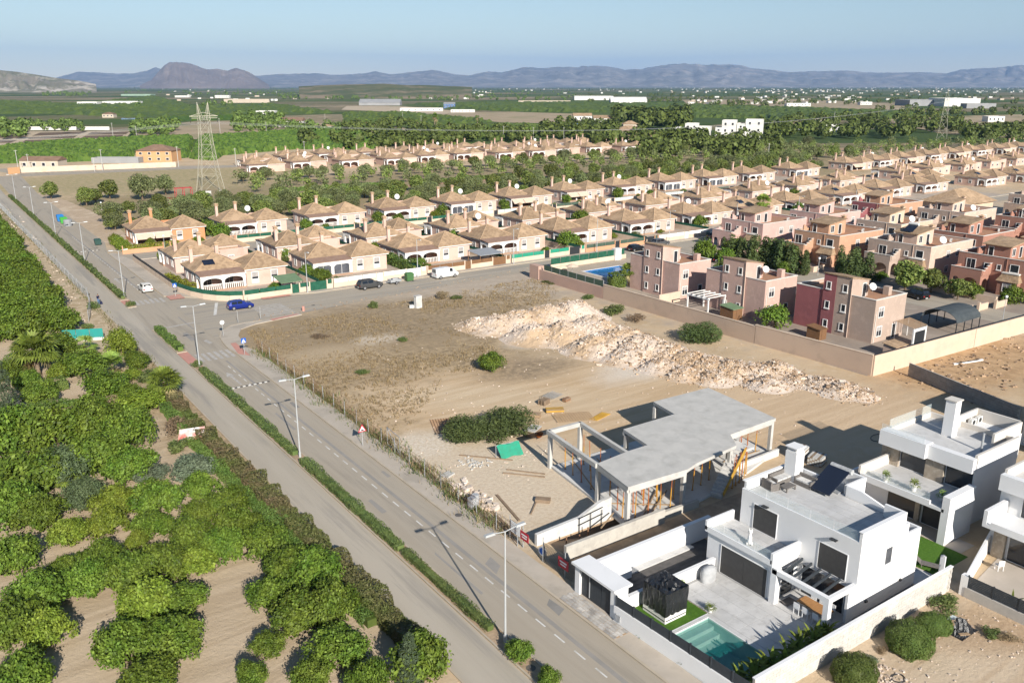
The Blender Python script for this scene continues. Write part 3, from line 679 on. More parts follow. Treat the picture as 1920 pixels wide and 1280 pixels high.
# empty lot
tree('citrus','fig_tree','lone dark green fig tree in the middle of the dirt lot','tree', *G(922,693), 1.85, sz=1.75, v=2)
tree('tamarisk','tamarisk_bush','wide dark bush on the lot left of the concrete frame, left half','shrub', *G(882,824), 2.7, sz=2.2, v=0)
tree('tamarisk','tamarisk_bush','wide dark bush on the lot left of the concrete frame, right half','shrub', *G(940,814), 2.9, sz=2.4, v=1)
tree('tamarisk','tamarisk_bush','big feathery dark bush against the pink boundary wall','shrub', *G(1322,640), 3.3, sz=2.4, v=2)
for i, (px, py, s, sz, k, lab) in enumerate([(1150,588,2.4,1.5,'scrub','olive bush at the foot of the pink boundary wall'),(1195,602,1.8,1.2,'dry','dry bush at the foot of the pink boundary wall'),(1102,560,1.2,.8,'scrub','small bush by the pool estate wall'),(1035,530,2.2,.5,'scrub','flat green weeds at the corner of the pool wall'),(700,577,1.0,1.2,'scrub','tufted bush at the lot edge by the cross street'),(828,560,1.5,1.4,'dry','brown feathery bush beside the concrete cabinet'),(855,560,1.2,.7,'scrub','green weeds right of the brown feathery bush'),(755,640,.9,.8,'scrub','small green bush in the middle of the weedy lot'),(680,700,1.0,.6,'scrub','low green tuft in the weedy lot'),(600,632,1.6,.5,'dry','grey low mat of weeds in the lot'),(1410,690,1.2,.5,'dry','dead weeds behind the rubble heap')]):
    tree(k, 'weed_bush', lab, 'shrub', *G(px,py), s, 'weeds of the empty lot', sz=sz)
# sandy plot bottom right
for px, py, s, sz, k, lab in [(1704,1214,1.72,1.65,'bush','large dome shaped saltbush in front of the block wall'),(1750,1180,1.15,1.1,'bush','smaller dome bush behind the large dome bush'),(1775,1140,1.2,.9,'scrub','feathery bush at the inner corner of the block wall'),(1600,1275,1.55,1.6,'bush','dark green dome bush at the bottom edge of the photo'),(1655,1222,.5,.4,'dry','brown dead tuft between the dome bushes'),(1855,1190,.8,.5,'scrub','green tuft right of the rubbish heap'),(1893,1200,.8,.5,'dry','straw coloured tuft at the right edge'),(1630,1240,.5,.4,'grey','pale plant beside the bottom dome bush')]:
    tree(k, 'plot_bush', lab, 'shrub', *G(px,py), s, 'bushes of the sandy plot', sz=sz)
# dry grass of the lot and weeds along fences
def tufts(name, label, pts, m, hmin, hmax, w=.03, blades=5, spread=.16):
    r = np.random.default_rng(len(pts)); V = []
    for (x, y, s) in pts:
        for k in range(blades):
            a = r.random()*6.28; lean = r.uniform(.1,.7); h = r.uniform(hmin,hmax)*s; bx, by = x+r.normal(0,spread*s), y+r.normal(0,spread*s)
            tx, ty = bx+math.cos(a)*lean*h, by+math.sin(a)*lean*h; c, d = -math.sin(a)*w*s, math.cos(a)*w*s
            V += [(bx-c,by-d,0),(bx+c,by+d,0),(tx+c*.3,ty+d*.3,h),(tx-c*.3,ty-d*.3,h)]
    return stuff(link(name, quads_mesh(name, V, m), None), label)
LOT = [G(462,622),G(700,575),G(1000,522),G(1085,560),G(890,600),G(960,690),G(840,700),G(770,800),G(730,845),G(640,770),G(520,690)]
def inside(p, poly):
    x, y = p; c = False
    for (x0,y0),(x1,y1) in zip(poly, poly[1:]+poly[:1]):
        if (y0 > y) != (y1 > y) and x < (x1-x0)*(y-y0)/(y1-y0)+x0: c = not c
    return c
LX = [p[0] for p in LOT]; LY = [p[1] for p in LOT]
pts = []
while len(pts) < 5200:
    p = (random.uniform(min(LX),max(LX)), random.uniform(min(LY),max(LY)))
    if inside(p, LOT) and float(fbm(np.float64(p[0]*.16), np.float64(p[1]*.16), 4)) > random.uniform(.32,.62): pts.append((*p, random.uniform(.6,1.4)))
tufts('dry_grass', 'short dry grass scattered over the empty lot', pts[:3300], 'straw', .1, .28, .035)
tufts('dead_weeds', 'dark dead weeds scattered over the empty lot', pts[3300:], 'brown_bush', .08, .22, .04)
fence_w = [(35.35+random.gauss(0,.38)+.4*(y-60)/50, y+random.gauss(0,.4), random.uniform(.4,1.5)*(.5+float(fbm(np.float64(y*.35),np.float64(3.1),3)))) for y in np.linspace(51,112,420)]
tufts('fence_weeds', 'straggly weeds along the wire fence of the lot', fence_w, 'oleander_leaf', .1, .4, .025, 14, .35)
tufts('fence_straw', 'dry stalks along the wire fence of the lot', fence_w[::2], 'straw', .12, .45, .02, 12, .4)
verge = [(22.1+random.gauss(0,.35), y, random.uniform(.6,1.3)) for y in np.linspace(100,300,420)]
tufts('verge_weeds', 'dry weeds along the verge of the service road', verge, 'dry_hedge', .15, .45, .04, 6, .3)
# ------------------------------------------------------------------ bungalows with twin hipped roofs
mat('wall_pink', (.565,.395,.325), (.60,.425,.35), sc=.5, c3=(.50,.34,.27), sc3=.25, rough=.9, rnd=.06)
mat('wall_orange', (.52,.235,.115), (.56,.26,.13), sc=.6, rough=.9)
mat('white_trim', (.76,.74,.71), (.70,.68,.65), sc=.7, rough=.75, c3=(.64,.61,.57), sc3=.4, lo3=.58, hi3=.75)
mat('roof_tile', (.37,.255,.158), (.25,.17,.105), sc=1.5, c3=(.41,.285,.18), sc3=.35, rough=.95, bump=.8, bsc=5, rnd=.14)
mat('ridge_tile', (.43,.31,.205), (.42,.28,.17), sc=2, rough=.95)
mat('porch_roof', (.27,.17,.125), (.32,.21,.155), sc=1.2, rough=.95)
mat('glass_dark', (.028,.032,.038), rough=.12, spec=.6)
mat('glass_grey', (.10,.105,.12), (.06,.065,.075), sc=.8, rough=.15, spec=.6)
mat('shutter_grey', (.36,.33,.31), (.30,.28,.27), sc=3, rough=.7)
mat('floor_tile', (.38,.25,.17), (.33,.215,.15), sc=1.2, rough=.85)
mat('dish_white', (.66,.65,.63), rough=.5)
mat('metal_grey', (.38,.39,.40), (.33,.34,.35), sc=2, rough=.55, metal=.3)
mat('dark_metal', (.035,.038,.042), rough=.5, metal=.2)
mat('screen_green', (.012,.075,.045), (.02,.10,.06), sc=1.5, rough=.85)
mat('screen_bright', (.02,.27,.17), (.03,.22,.14), sc=1.5, rough=.8)
mat('screen_dark', (.05,.085,.06), (.07,.10,.075), sc=1.5, rough=.9)
mat('wood_brown', (.20,.105,.05), (.15,.08,.04), sc=2, rough=.85, stretch=(1,1,6))
mat('awning', (.56,.43,.33), (.60,.47,.36), sc=3, rough=.9)
mat('rail_pale', (.50,.55,.54), rough=.6)
mat('solar', (.015,.02,.035), rough=.2, spec=.6)
WINC = {}
def win(parent, x, y, z, w, h, face='-y', style='plain', name='window'):
    """frame + pane standing on the wall plane, facing -y (or -x / +y)"""
    key = (round(w,2), round(h,2), style)
    if key not in WINC:
        t = .09
        fr = MB(); d = -.07
        fr.box(-w/2-t, w/2+t, d, .02, -t, 0); fr.box(-w/2-t, w/2+t, d, .02, h, h+t); fr.box(-w/2-t, -w/2, d, .02, 0, h); fr.box(w/2, w/2+t, d, .02, 0, h)
        if style in ('plain', 'door', 'glazed') and w > .9: fr.box(-.03, .03, -.04, .02, 0, h)
        if style == 'panel': fr.box(-w/2, w/2, -.05, .02, 0, h*.36)
        if style == 'tower': fr.box(-w/2-.16, w/2+.16, -.12, .02, -.2, -t)
        pn = MB().box(-w/2, w/2, -.02, .015, 0, h)
        sh = MB().box(-w/2, w/2, -.035, .01, h*.55, h)
        WINC[key] = (fr.mesh('window_frame', 'white_trim'), pn.mesh('pane', 'glass_grey' if style == 'glazed' else 'glass_dark'), sh.mesh('roller_shutter', 'shutter_grey'))
    fr, pn, sh = WINC[key]
    o = link(name, fr, parent, (x, y, z), {'-y':0, '-x':-math.pi/2, '+y':math.pi, '+x':math.pi/2}[face])
    link('pane', pn, o)
    if style in ('plain', 'panel'): link('roller_shutter', sh, o)
    return o
def dish_mesh():
    mb = MB(); prof = [(.02,.20),(.35,.16),(.65,.05),(.9,-.1),(.93,-.1),(.9,-.06),(.65,.09),(.35,.20),(.02,.24)]
    prof = [(r, -z) for r, z in prof]
    mb.lathe(prof, n=18); M = Matrix.Rotation(rad(62), 4, 'X') @ Matrix.Rotation(0, 4, 'Z')
    mb.xf(M); mb.xf(ROT(rad(-22))); return mb.mesh('satellite_dish', 'dish_white', True)
DISH = dish_mesh()
POLE = MB().tube((0,0,-1.3),(0,0,0),.05).mesh('mast', 'metal_grey')
def make_bungalow(label, mir=False, wall='wall_pink', porch='open', dish=True, detail=True, solar=False):
    o = thing('bungalow', label, 'house', (0,0,0), 0, 'twin-roofed bungalows')
    S = -1 if mir else 1
    def mb(): m = MB(); m.mir = mir; return m
    H = 2.85
    w = mb(); w.box(-4.3,3.7,-4.1,4.3,0,H); w.obj('wall', wall, o)
    w = mb(); w.box(3.72,11.1,-6.7,1.0,0,H-.01); w.obj('wall', wall, o)
    w = mb(); w.box(3.72,9.2,1.02,4.3,0,H-.3); w.ring(3.72,9.2,1.02,4.3,H-.3,H+.45,.15); w.obj('roof_terrace', wall, o)
    for (x0,x1,y0,y1,ax,ay) in ((-4.75,4.35,-4.55,4.75,0,0),(3.25,11.55,-7.15,1.35,7.4,-3.0)):
        r = mb(); r.hip(x0,x1,y0,y1,H+.1,(ax,ay,5.0)); ro = r.obj('roof', 'roof_tile', o)
        if detail:
            c = mb()
            for (x, y) in ((x0,y0),(x1,y0),(x1,y1),(x0,y1)): c.tube((x,y,H+.1),(ax,ay,5.02),.085,.085,5)
            c.obj('ridge_cap', 'ridge_tile', ro)
        f = mb(); f.ring(x0+.1,x1-.1,y0+.1,y1-.1,H-.2,H-.025,.12); f.obj('fascia', 'white_trim', ro)
    # porch
    pr_ = mb(); pr_.add([(-4.75,-4.5,3.0),(3.3,-4.5,3.0),(3.3,-7.75,2.72),(-4.75,-7.75,2.72),(-4.75,-4.5,2.9),(3.3,-4.5,2.9),(3.3,-7.75,2.62),(-4.75,-7.75,2.62)],[(3,2,1,0),(4,5,6,7),(2,3,7,6),(0,4,7,3),(1,2,6,5)]); pr_.obj('porch_roof', 'porch_roof', o)
    a = mb(); t = MB(); wallo(t, 7.9, 2.62, [(.35,3.7,0,1.55,2.15),(4.1,7.45,0,1.55,2.15)], .3); a.v, a.f = t.v, t.f; a.xf(TR(-4.55,-7.45)); a.obj('porch_arches', 'white_trim', o)
    a = mb(); t = MB(); wallo(t, 2.8, 2.6, [(.3,2.5,0,1.5,2.1)], .28); a.v, a.f = t.v, t.f; a.xf(TR(-4.25,-7.0) @ ROT(math.pi/2)); a.obj('porch_arches', 'white_trim', o)
    f = mb(); f.box(-4.6,3.4,-7.5,-4.12,0,.32); f.obj('porch_floor', 'floor_tile', o)
    f = mb(); f.box(-4.65,3.45,-7.62,-7.47,2.35,2.68); f.obj('porch_beam', 'white_trim', o)
    fy, by = ('-y','+y') if not mir else ('+y','-y')
    if detail:
        if porch == 'open':
            b = mb()
            for x0, x1 in ((-4.1,-.95),(-.4,2.85)):
                b.box(x0,x1,-7.35,-7.25,1.08,1.16)
                for k in range(9): xx = x0+.2+k*(x1-x0-.4)/8; b.box(xx-.06,xx+.06,-7.36,-7.24,.32,1.08)
            b.obj('balustrade', 'white_trim', o)
            for xx, ww, st in ((-2.6,1.5,'door'),(1.4,1.3,'door')): win(o, xx, S*-4.12, .32, ww, 2.0, fy, st, 'door')
        elif porch == 'glazed':
            for x0, x1 in ((-4.15,-.9),(-.4,2.85)): win(o, (x0+x1)/2, S*-7.2, .34, x1-x0-.1, 1.62, fy, 'glazed', 'glazed_arch')
        elif porch == 'awning':
            for x0, x1 in ((-4.5,-.7),(-.5,3.3)):
                q = mb(); q.add([(x0,-7.65,2.5),(x1,-7.65,2.5),(x1,-9.0,1.65),(x0,-9.0,1.65),(x0,-7.65,2.46),(x1,-7.65,2.46),(x1,-9.0,1.45),(x0,-9.0,1.45)],[(3,2,1,0),(4,5,6,7),(2,3,7,6),(0,3,7,4),(1,5,6,2)]); q.obj('awning', 'awning', o)
        for x in (5.3, 8.9): win(o, x, S*-6.72, .5, 1.15, 1.75, fy, 'panel')
        win(o, -4.32, S*-1.5, .9, 1.0, 1.2, '-x'); win(o, -4.32, S*2.2, .9, 1.0, 1.2, '-x')
        for x in (-2.5, 1.6): win(o, x, S*4.32, 1.0, 1.2, 1.15, by)
        win(o, 6.6, S*4.32, .9, 1.1, 1.2, by)
    for (x, y, zb, zt) in ((-3.4,1.9,3.1,5.75),(1.3,1.9,3.9,5.9)):
        c = mb(); c.box(x-.3,x+.3,y-.26,y+.26,zb,zt); co = c.obj('chimney', wall, o)
        c = mb(); c.box(x-.46,x+.46,y-.4,y+.4,zt,zt+.14); c.box(x-.3,x+.3,y-.26,y+.26,zt+.14,zt+.34); c.hip(x-.5,x+.5,y-.44,y+.44,zt+.42,(x,y,zt+.62)); c.obj('chimney_cap', 'ridge_tile', co)
    if dish:
        d = link('satellite_dish', DISH, o, (4.6, S*2.6, 4.55)); d.scale = (.75,)*3; link('mast', POLE, d)
    if solar:
        s = mb(); s.add([(-2.6,-3.2,3.72),(-.6,-3.2,3.72),(-.6,-1.9,4.28),(-2.6,-1.9,4.28),(-2.6,-3.2,3.64),(-.6,-3.2,3.64),(-.6,-1.9,4.2),(-2.6,-1.9,4.2)],[(0,1,2,3),(7,6,5,4),(0,4,5,1),(1,5,6,2),(2,6,7,3),(3,7,4,0)]); s.obj('solar_panel', 'solar', o)
    return o
BP = {}
def bungalow(label, loc, **kw):
    key = tuple(sorted(kw.items()))
    if key not in BP:
        BP[key] = make_bungalow(label, **kw); BP[key].location = (loc[0], loc[1]-1.6, 0); BP[key].scale = (1,1,1.12); return BP[key]
    return dup(BP[key], (loc[0], loc[1]-1.6, 0), 0, label, (1,1,1.12))
AX = [(43.9,159.8),(64.6,159.5),(83.9,159.2),(103.6,158.8),(123.4,158.8),(145.4,160),(166.8,160.5),(188.4,161),(209.5,161.5),(235,163.5),(261,165.5),(284.3,166)]
AP = ['open','glazed','open','open','open','open','open','open','glazed','open','open','open']
for i, p in enumerate(AX):
    bungalow('twin-roofed pink bungalow, %s from the left in the row along the cross street' % nth(i), p, porch=AP[i], dish=i in (6,8), solar=i in (0,7,9))
BX = [(44.4,176.7),(64.6,176.2),(84.6,175.4),(105.9,175.6),(127.4,176.6),(148,177),(170.6,178.4),(195,180.6),(220.6,183),(244.8,184.6),(270.6,186.3)]
for i, p in enumerate(BX):
    bungalow('bungalow turned away from the camera, %s from the left in the second row' % nth(i), p, mir=True, dish=i in (3,5,8), solar=i in (1,))
CX = [(45,215),(65.2,215.2),(86.5,214.8),(107.4,214.6),(128.6,215.2),(149.6,216),(172.7,218.6),(195,219.6),(217.8,221.2),(240.5,222),(263,222.6),(292.5,224)]
CPo = ['awning','open','open','open','glazed','awning','awning','open','glazed','glazed','open','glazed']
for i, p in enumerate(CX):
    if i == 0: bungalow('orange-walled bungalow behind a yellow-green hedge, leftmost of the back row', p, porch='awning', wall='wall_orange', dish=False)
    else: bungalow('pink bungalow, %s from the left in the row backing on the park' % nth(i), p, porch=CPo[i], dish=i in (1,3,4,5,6,7))
RX = [(334.6,227.6),(358,229.5),(382.5,231.5),(407,234),(431,235),(455,236.5),(479.5,236),(503,236)]
for i, p in enumerate(RX): bungalow('bungalow, %s from the left in the distant right row before the trees' % nth(i), p, porch='open' if i % 2 else 'awning', dish=i % 2 == 1)
R2 = [(318,193),(343,194),(368,194),(393,196),(418,197)]
for i, p in enumerate(R2): bungalow('bungalow with its back to us, %s from the left in the right middle row' % nth(i), p, mir=True, dish=i in (1,2), solar=False)
R3 = [(302,178),(320.5,164),(345.5,162.5),(370,163)]
for i, p in enumerate(R3): bungalow('bungalow near the right edge, %s from the left above the wide junction' % nth(i), p, porch='open', dish=i == 2, solar=True)
DD = [('front',366,[122+20.6*k for k in range(11)],False),('middle',385,[128+20.6*k for k in range(13)],True),('back',404,[150+20.6*k for k in range(14)],False)]
for nm, y, X, mr in DD:
    for i, x in enumerate(X): bungalow('far bungalow beyond the park, %s from the left in the %s line' % (nth(i), nm), (x, y + 4*math.sin(i*1.7)), mir=mr, dish=i % 3 == 1, detail=False)
# garden walls with screens and gates
mat('wall_sand', (.58,.455,.345), (.62,.49,.375), sc=.5, c3=(.52,.41,.31), sc3=.4, rough=.9)
mat('wall_terracotta', (.56,.30,.175), (.52,.275,.16), sc=.5, rough=.9)
def garden_wall(label, x0, x1, y, wall, screen, gate, gx=None, hw=.95, hs=.75):
    o = thing('garden_wall', label, 'wall', (0,0,0), 0, 'garden walls of the bungalows')
    gx = gx or [(x0+8.6, x0+9.9), (x1-4.3, x1-1.2)]
    xs_ = [x0] + [v for g in gx for v in g] + [x1]
    for a, b in zip(xs_[::2], xs_[1::2]):
        if b-a < .3: continue
        MB().box(a, b, y, y+.22, 0, hw).obj('wall', wall, o)
        n = max(1, round((b-a)/2.6)); L = (b-a)/n
        for k in range(n):
            if screen: MB().box(a+k*L+.06, a+(k+1)*L-.06, y+.08, y+.13, hw, hw+hs).obj('screen', screen, o)
        for xx in (a, b): MB().box(xx-.2 if xx == b else xx, xx if xx == b else xx+.2, y-.02, y+.24, hw, hw+hs+.12).obj('pier', wall, o)
    for a, b in gx:
        MB().box(a+.03, b-.03, y+.06, y+.14, .05, hw+hs-.05).obj('gate', gate, o)
    return o
GWA = [('wall_sand','screen_green','screen_green'),('wall_sand','white_trim','white_trim'),('wall_sand','wood_brown','wood_brown'),('wall_sand','screen_bright','dark_metal'),('wall_terracotta','screen_dark','dark_metal'),('wall_sand','white_trim','white_trim'),('wall_sand','screen_bright','screen_dark'),('wall_sand','screen_dark','dark_metal'),('wall_sand','white_trim','white_trim')]
gn = ['dark green','white','brown wooden','bright green','terracotta and grey','white','bright green','grey','white']
for i, (x, y) in enumerate(AX[:9]):
    x0 = x-4.6 if i else 43.6; x1 = AX[i+1][0]-4.75
    garden_wall('garden wall with %s screens in front of the %s bungalow' % (gn[i], nth(i)), x0, x1, 141.25, *GWA[i])
# rounded corner wall of the first garden and the wall up the main road
o = thing('corner_garden_wall', 'curved sand coloured garden wall with green screen at the junction corner', 'wall')
cp = [(43.55,141.4),(41.6,142.3),(39.9,144),(38.4,146.4),(37.2,149.6),(36.3,154),(36.1,158),(36.1,170),(36.1,188.6)]
a = MB(); 
for p, q in zip(cp, cp[1:]): a.bar((*p,.48),(*q,.48),.22,.95)
a.obj('wall', 'wall_sand', o)
for p, q in zip(cp[:6], cp[1:7]): MB().bar((*p,1.32),(*q,1.32),.06,.74).obj('screen', 'screen_green', o)
for p, q in zip(cp[6:], cp[7:]): MB().bar((*p,1.25),(*q,1.25),.05,.55).obj('railing', 'dark_metal', o)
GWC = ['wall_terracotta','wall_sand','wall_sand','wall_sand','wall_sand','wall_sand','wall_sand','wall_sand','wall_sand','wall_sand','wall_sand']
GSC = [None,'screen_green','screen_green','screen_green','rail_pale','screen_dark','rail_pale','rail_pale','screen_dark','rail_pale','screen_green']
for i, (x, y) in enumerate(CX[:11]):
    garden_wall('garden wall before the %s bungalow of the row backing on the park' % nth(i), x-9.2 if i == 0 else x-4.7, CX[i+1][0]-4.85, 197.4+.5*max(0,i-4), GWC[i], GSC[i], 'dark_metal')
for i, (x, y) in enumerate(BX[:8]):
    o = thing('yard_wall', 'low dividing wall between second row bungalows, %s from the left' % nth(i), 'wall', (0,0,0), 0, 'yard walls')
    MB().box(x+12.2, x+12.4, y-8, y+10, 0, 1.3).obj('wall', 'wall_pink', o); MB().box(x+12.27, x+12.32, y-8, y+9.9, 1.3, 1.95).obj('screen', 'screen_green', o)
for i, (x, y) in enumerate(AX[:8]):
    o = thing('yard_wall', 'low dividing wall between first row bungalows, %s from the left' % nth(i), 'wall', (0,0,0), 0, 'yard walls')
    MB().box(x+13.6, x+13.8, y-17.5, y+7, 0, 1.2).obj('wall', 'wall_sand', o); MB().box(x+13.68, x+13.73, y-17.4, y+7, 1.2, 1.8).obj('screen', 'screen_green', o)
# paved yards
mat('yard_paving', (.40,.33,.265), (.45,.375,.30), sc=.8, c3=(.34,.28,.22), sc3=.3, rough=.9)
sheet('yard_paving_front', rect(36.3,300,141.5,168.5), .006, 'yard_paving'); sheet('yard_paving_middle', rect(36.3,300,168.6,189), .008, 'yard_paving'); sheet('yard_paving_back', rect(36.3,300,197.7,226), .006, 'yard_paving')
# extras of the gardens
hedge('yellow_hedge', 'clipped yellow-green hedge along the terracotta wall', [(36.7,198.3),(44,198.2),(48,198.2)], 1.5, 1.6, 'hedge_yellow', 40, .16, rough=.15)
for i, (x, y) in enumerate([(36.9,201.5),(36.9,204.6),(36.9,207.6),(36.9,210.5)]):
    tree('citrus_y','globe_shrub','round yellow-green shrub by the orange-walled bungalow','shrub', x, y, 1.5, 'globe shrubs', sz=1.9)
hedge('corner_hedge', 'yellow-green hedge inside the corner garden wall', [(37,164),(37.2,157),(38.2,151.5)], 1.2, 1.7, 'hedge_yellow', 45, .15)
for x, y, s, lab in [(50.2,144.2,1.25,'round bright green shrub by the green carport of the first bungalow'),(47.2,142.6,.8,'small round olive shrub beside the first gate'),(60.4,148,1.7,'leafy shrub left of the second bungalow'),(59.5,152,1.8,'second leafy shrub left of the second bungalow')]:
    tree('citrus','garden_bush',lab,'shrub', x, y, s, 'garden bushes', sz=s*1.1)
hedge('side_hedge', 'dense green hedge between the second and third bungalows', [(78.3,144),(78.3,151),(78.6,157)], 1.8, 2.0, 'hedge_leaf', 40, .16)
for i, (x, y, s) in enumerate([(118.3,147,2.2),(59.5,205,2),(57.5,210,2.2),(101.6,168,1.7),(142,171,2.2),(164,150,1.8),(100,204,1.8),(80.5,205,1.6),(121,206,1.8),(143,208,1.6),(187,150,1.8),(206,152,1.8),(230,172,2),(166,207,1.5),(189,209,1.8)]):
    tree('grove','garden_tree','leafy green garden tree between bungalows','tree', x, y, s, 'garden trees between bungalows', sz=s*1.25)
palm('fan_palm', 'tall fan palm rising between the bungalows and the townhouses', 188, 150, 5.2, 2.6, 30, 21, dead=8)
for rown, X, y0, y1 in (('first',AX,143,152),('second',BX,167,171),('second',BX,184,187.5),('back',CX,199,206)):
    for i, (x, y) in enumerate(X[:10]):
        for k in range(2):
            s = random.uniform(.7,1.5); q = random.choice(('grove','grove','scrub','citrus_y')); tree(q,'yard_shrub','garden shrub in the yards of the %s row of bungalows' % rown,'shrub',x+random.choice((random.uniform(-4,-2),random.uniform(4,12.5))),random.uniform(y0,y1),s,'yard shrubs',sz=s*random.uniform(.8,1.4))
# carports
o = thing('carport', 'green metal carport roof behind a green gate', 'carport', (52.6,143.4,0))
MB().add([(-2.2,-1.8,2.1),(1.9,-1.8,2.1),(1.9,2.2,2.7),(-2.2,2.2,2.7),(-2.2,-1.8,2.02),(1.9,-1.8,2.02),(1.9,2.2,2.62),(-2.2,2.2,2.62)],[(0,1,2,3),(7,6,5,4),(0,4,5,1),(1,5,6,2),(2,6,7,3),(3,7,4,0)]).obj('roof', mat('carport_green',(.13,.20,.11),(.16,.23,.13),sc=1,rough=.8), o)
for x, y, h in ((-2.1,-1.7,2.0),(1.8,-1.7,2.0),(-2.1,2.1,2.6),(1.8,2.1,2.6)): MB().box(x-.05,x+.05,y-.05,y+.05,0,h).obj('post', 'dark_metal', o)
o = thing('carport', 'grey corrugated carport with brown gate by the third bungalow', 'carport', (95.0,144.2,0))
MB().add([(-3.2,-2.4,2.3),(2.4,-2.4,2.3),(2.4,2.4,2.7),(-3.2,2.4,2.7),(-3.2,-2.4,2.2),(2.4,-2.4,2.2),(2.4,2.4,2.6),(-3.2,2.4,2.6)],[(0,1,2,3),(7,6,5,4),(0,4,5,1),(1,5,6,2),(2,6,7,3),(3,7,4,0)]).obj('roof', 'metal_grey', o)
for x, y, h in ((-3.1,-2.3,2.2),(2.3,-2.3,2.2),(-3.1,2.3,2.6),(2.3,2.3,2.6)): MB().box(x-.06,x+.06,y-.06,y+.06,0,h).obj('post', 'wood_brown', o)
# ------------------------------------------------------------------ townhouse estate
PAL = {'rose': (.51,.345,.29), 'salmon': (.53,.36,.29), 'maroon': (.28,.10,.105), 'taupe': (.42,.32,.26), 'orange': (.48,.285,.185), 'rust': (.36,.185,.135), 'peach': (.57,.42,.335), 'pink': (.54,.355,.31), 'cream': (.56,.42,.31)}
for k, c in PAL.items(): mat('stucco_'+k, c, tuple(v*.9 for v in c), sc=.45, c3=tuple(v*1.08 for v in c), sc3=.9, rough=.93, bump=.12, bsc=14)
mat('coping', (.70,.66,.60), (.62,.57,.51), sc=1, rough=.85)
mat('roof_deck', (.40,.22,.13), (.35,.19,.115), sc=.8, rough=.9)
mat('ac_white', (.62,.61,.58), rough=.6)
BOXM = {}
def ac_unit(parent, x, y, z, rz=0):
    if 'ac' not in BOXM: BOXM['ac'] = (MB().box(-.42,.42,-.16,.16,0,.6).mesh('air_conditioner','ac_white'), MB().tube((0,-.165,.3),(0,-.18,.3),.23,.23,14).mesh('fan_grille','dark_metal'))
    a = link('air_conditioner', BOXM['ac'][0], parent, (x,y,z), rz); link('fan_grille', BOXM['ac'][1], a); return a
def slope_roof(mb, x0, x1, y0, y1, z0, z1, t=.14):       # height z0 at x0, z1 at x1
    return mb.add([(x0,y0,z0),(x1,y0,z1),(x1,y1,z1),(x0,y1,z0),(x0,y0,z0-t),(x1,y0,z1-t),(x1,y1,z1-t),(x0,y1,z0-t)],[(0,1,2,3),(7,6,5,4),(0,4,5,1),(1,5,6,2),(2,6,7,3),(3,7,4,0)])
def tower_house(label, loc, ca, cb, W_=12., dish=False):
    o = thing('tower_house', label, 'house', (*loc,0), 0, 'narrow three storey houses by the boundary wall')
    A, B = 'stucco_'+ca, 'stucco_'+cb
    MB().box(0,7.6,0,W_,0,5.6).obj('wall', A, o)
    p = MB().ring(0,7.6,0,W_,5.6,6.25,.2).obj('parapet', A, o); MB().ring(-.06,7.66,-.06,W_+.06,6.25,6.33,.32).obj('coping', 'coping', p)
    MB().box(.2,7.4,.2,W_-.2,5.6,5.64).obj('roof_deck', 'roof_deck', o)
    y0, y1 = 3.9, 8.5
    t = MB(); t.add([(-.14,y0,0),(4.0,y0,0),(4.0,y1,0),(-.14,y1,0),(-.14,y0,8.75),(4.0,y0,8.0),(4.0,y1,8.0),(-.14,y1,8.75)],[(0,3,2,1),(4,5,6,7),(0,1,5,4),(1,2,6,5),(2,3,7,6),(3,0,4,7)]); tw = t.obj('stair_tower', A, o)
    if cb != ca: MB().box(-.17,-.141,6.4,y1,0,8.7).obj('painted_half', B, tw); MB().box(-.03,-.004,y1,W_,0,6.2).obj('painted_wing', B, o)
    slope_roof(MB(), -.3,4.15,y0-.12,y1+.12,8.9,8.12).obj('tower_roof', 'roof_tile', tw)
    for y in (4.9,7.6):
        for z in (.9,3.7,6.6): win(tw, -.15 if not (cb != ca and y > 6.4) else -.175, y, z, .62, .95, '-x', 'tower')
    for z in (.9,3.7): win(o, 1.5, -.005, z, 1.15, 1.35, '-y', 'plain')
    win(o, 5.2, -.005, .1, .85, 2.0, '-y', 'door', 'door'); win(tw, 2.9, y0-.005, 5.66, .8, 1.95, '-y', 'door', 'door')
    MB().tube((-.2,y0-.06,0),(-.2,y0-.06,8.6),.06).obj('downpipe', 'stucco_peach', o); MB().tube((.35,-.06,0),(.35,-.06,4.6),.05).obj('downpipe', 'coping', o)
    MB().box(6.5,7.35,2.2,3.1,5.64,6.9).obj('chimney', A, o)
    ac_unit(o, 5.2, 5.5, 5.66, -.6)
    if dish: d = link('satellite_dish', DISH, o, (3.3,2.8,7.3)); d.scale = (.6,)*3; link('mast', POLE, d)
    slope_roof(MB(), 7.62,9.6,1.0,4.2,3.4,2.7).obj('porch_roof', 'roof_tile', o); MB().box(7.61,9.3,1.2,4.0,0,2.6).obj('annexe', A, o)
    return o
tower_house('rose three storey tower house beside the estate pool', (103.9,99.0), 'rose', 'rose')
tower_house('rose three storey tower house, middle of the three by the wall', (105.1,82.1), 'rose', 'rose', dish=True)
tower_house('maroon and rose tower house at the corner of the boundary wall', (108.0,65.4), 'taupe', 'maroon', 13.2, dish=True)
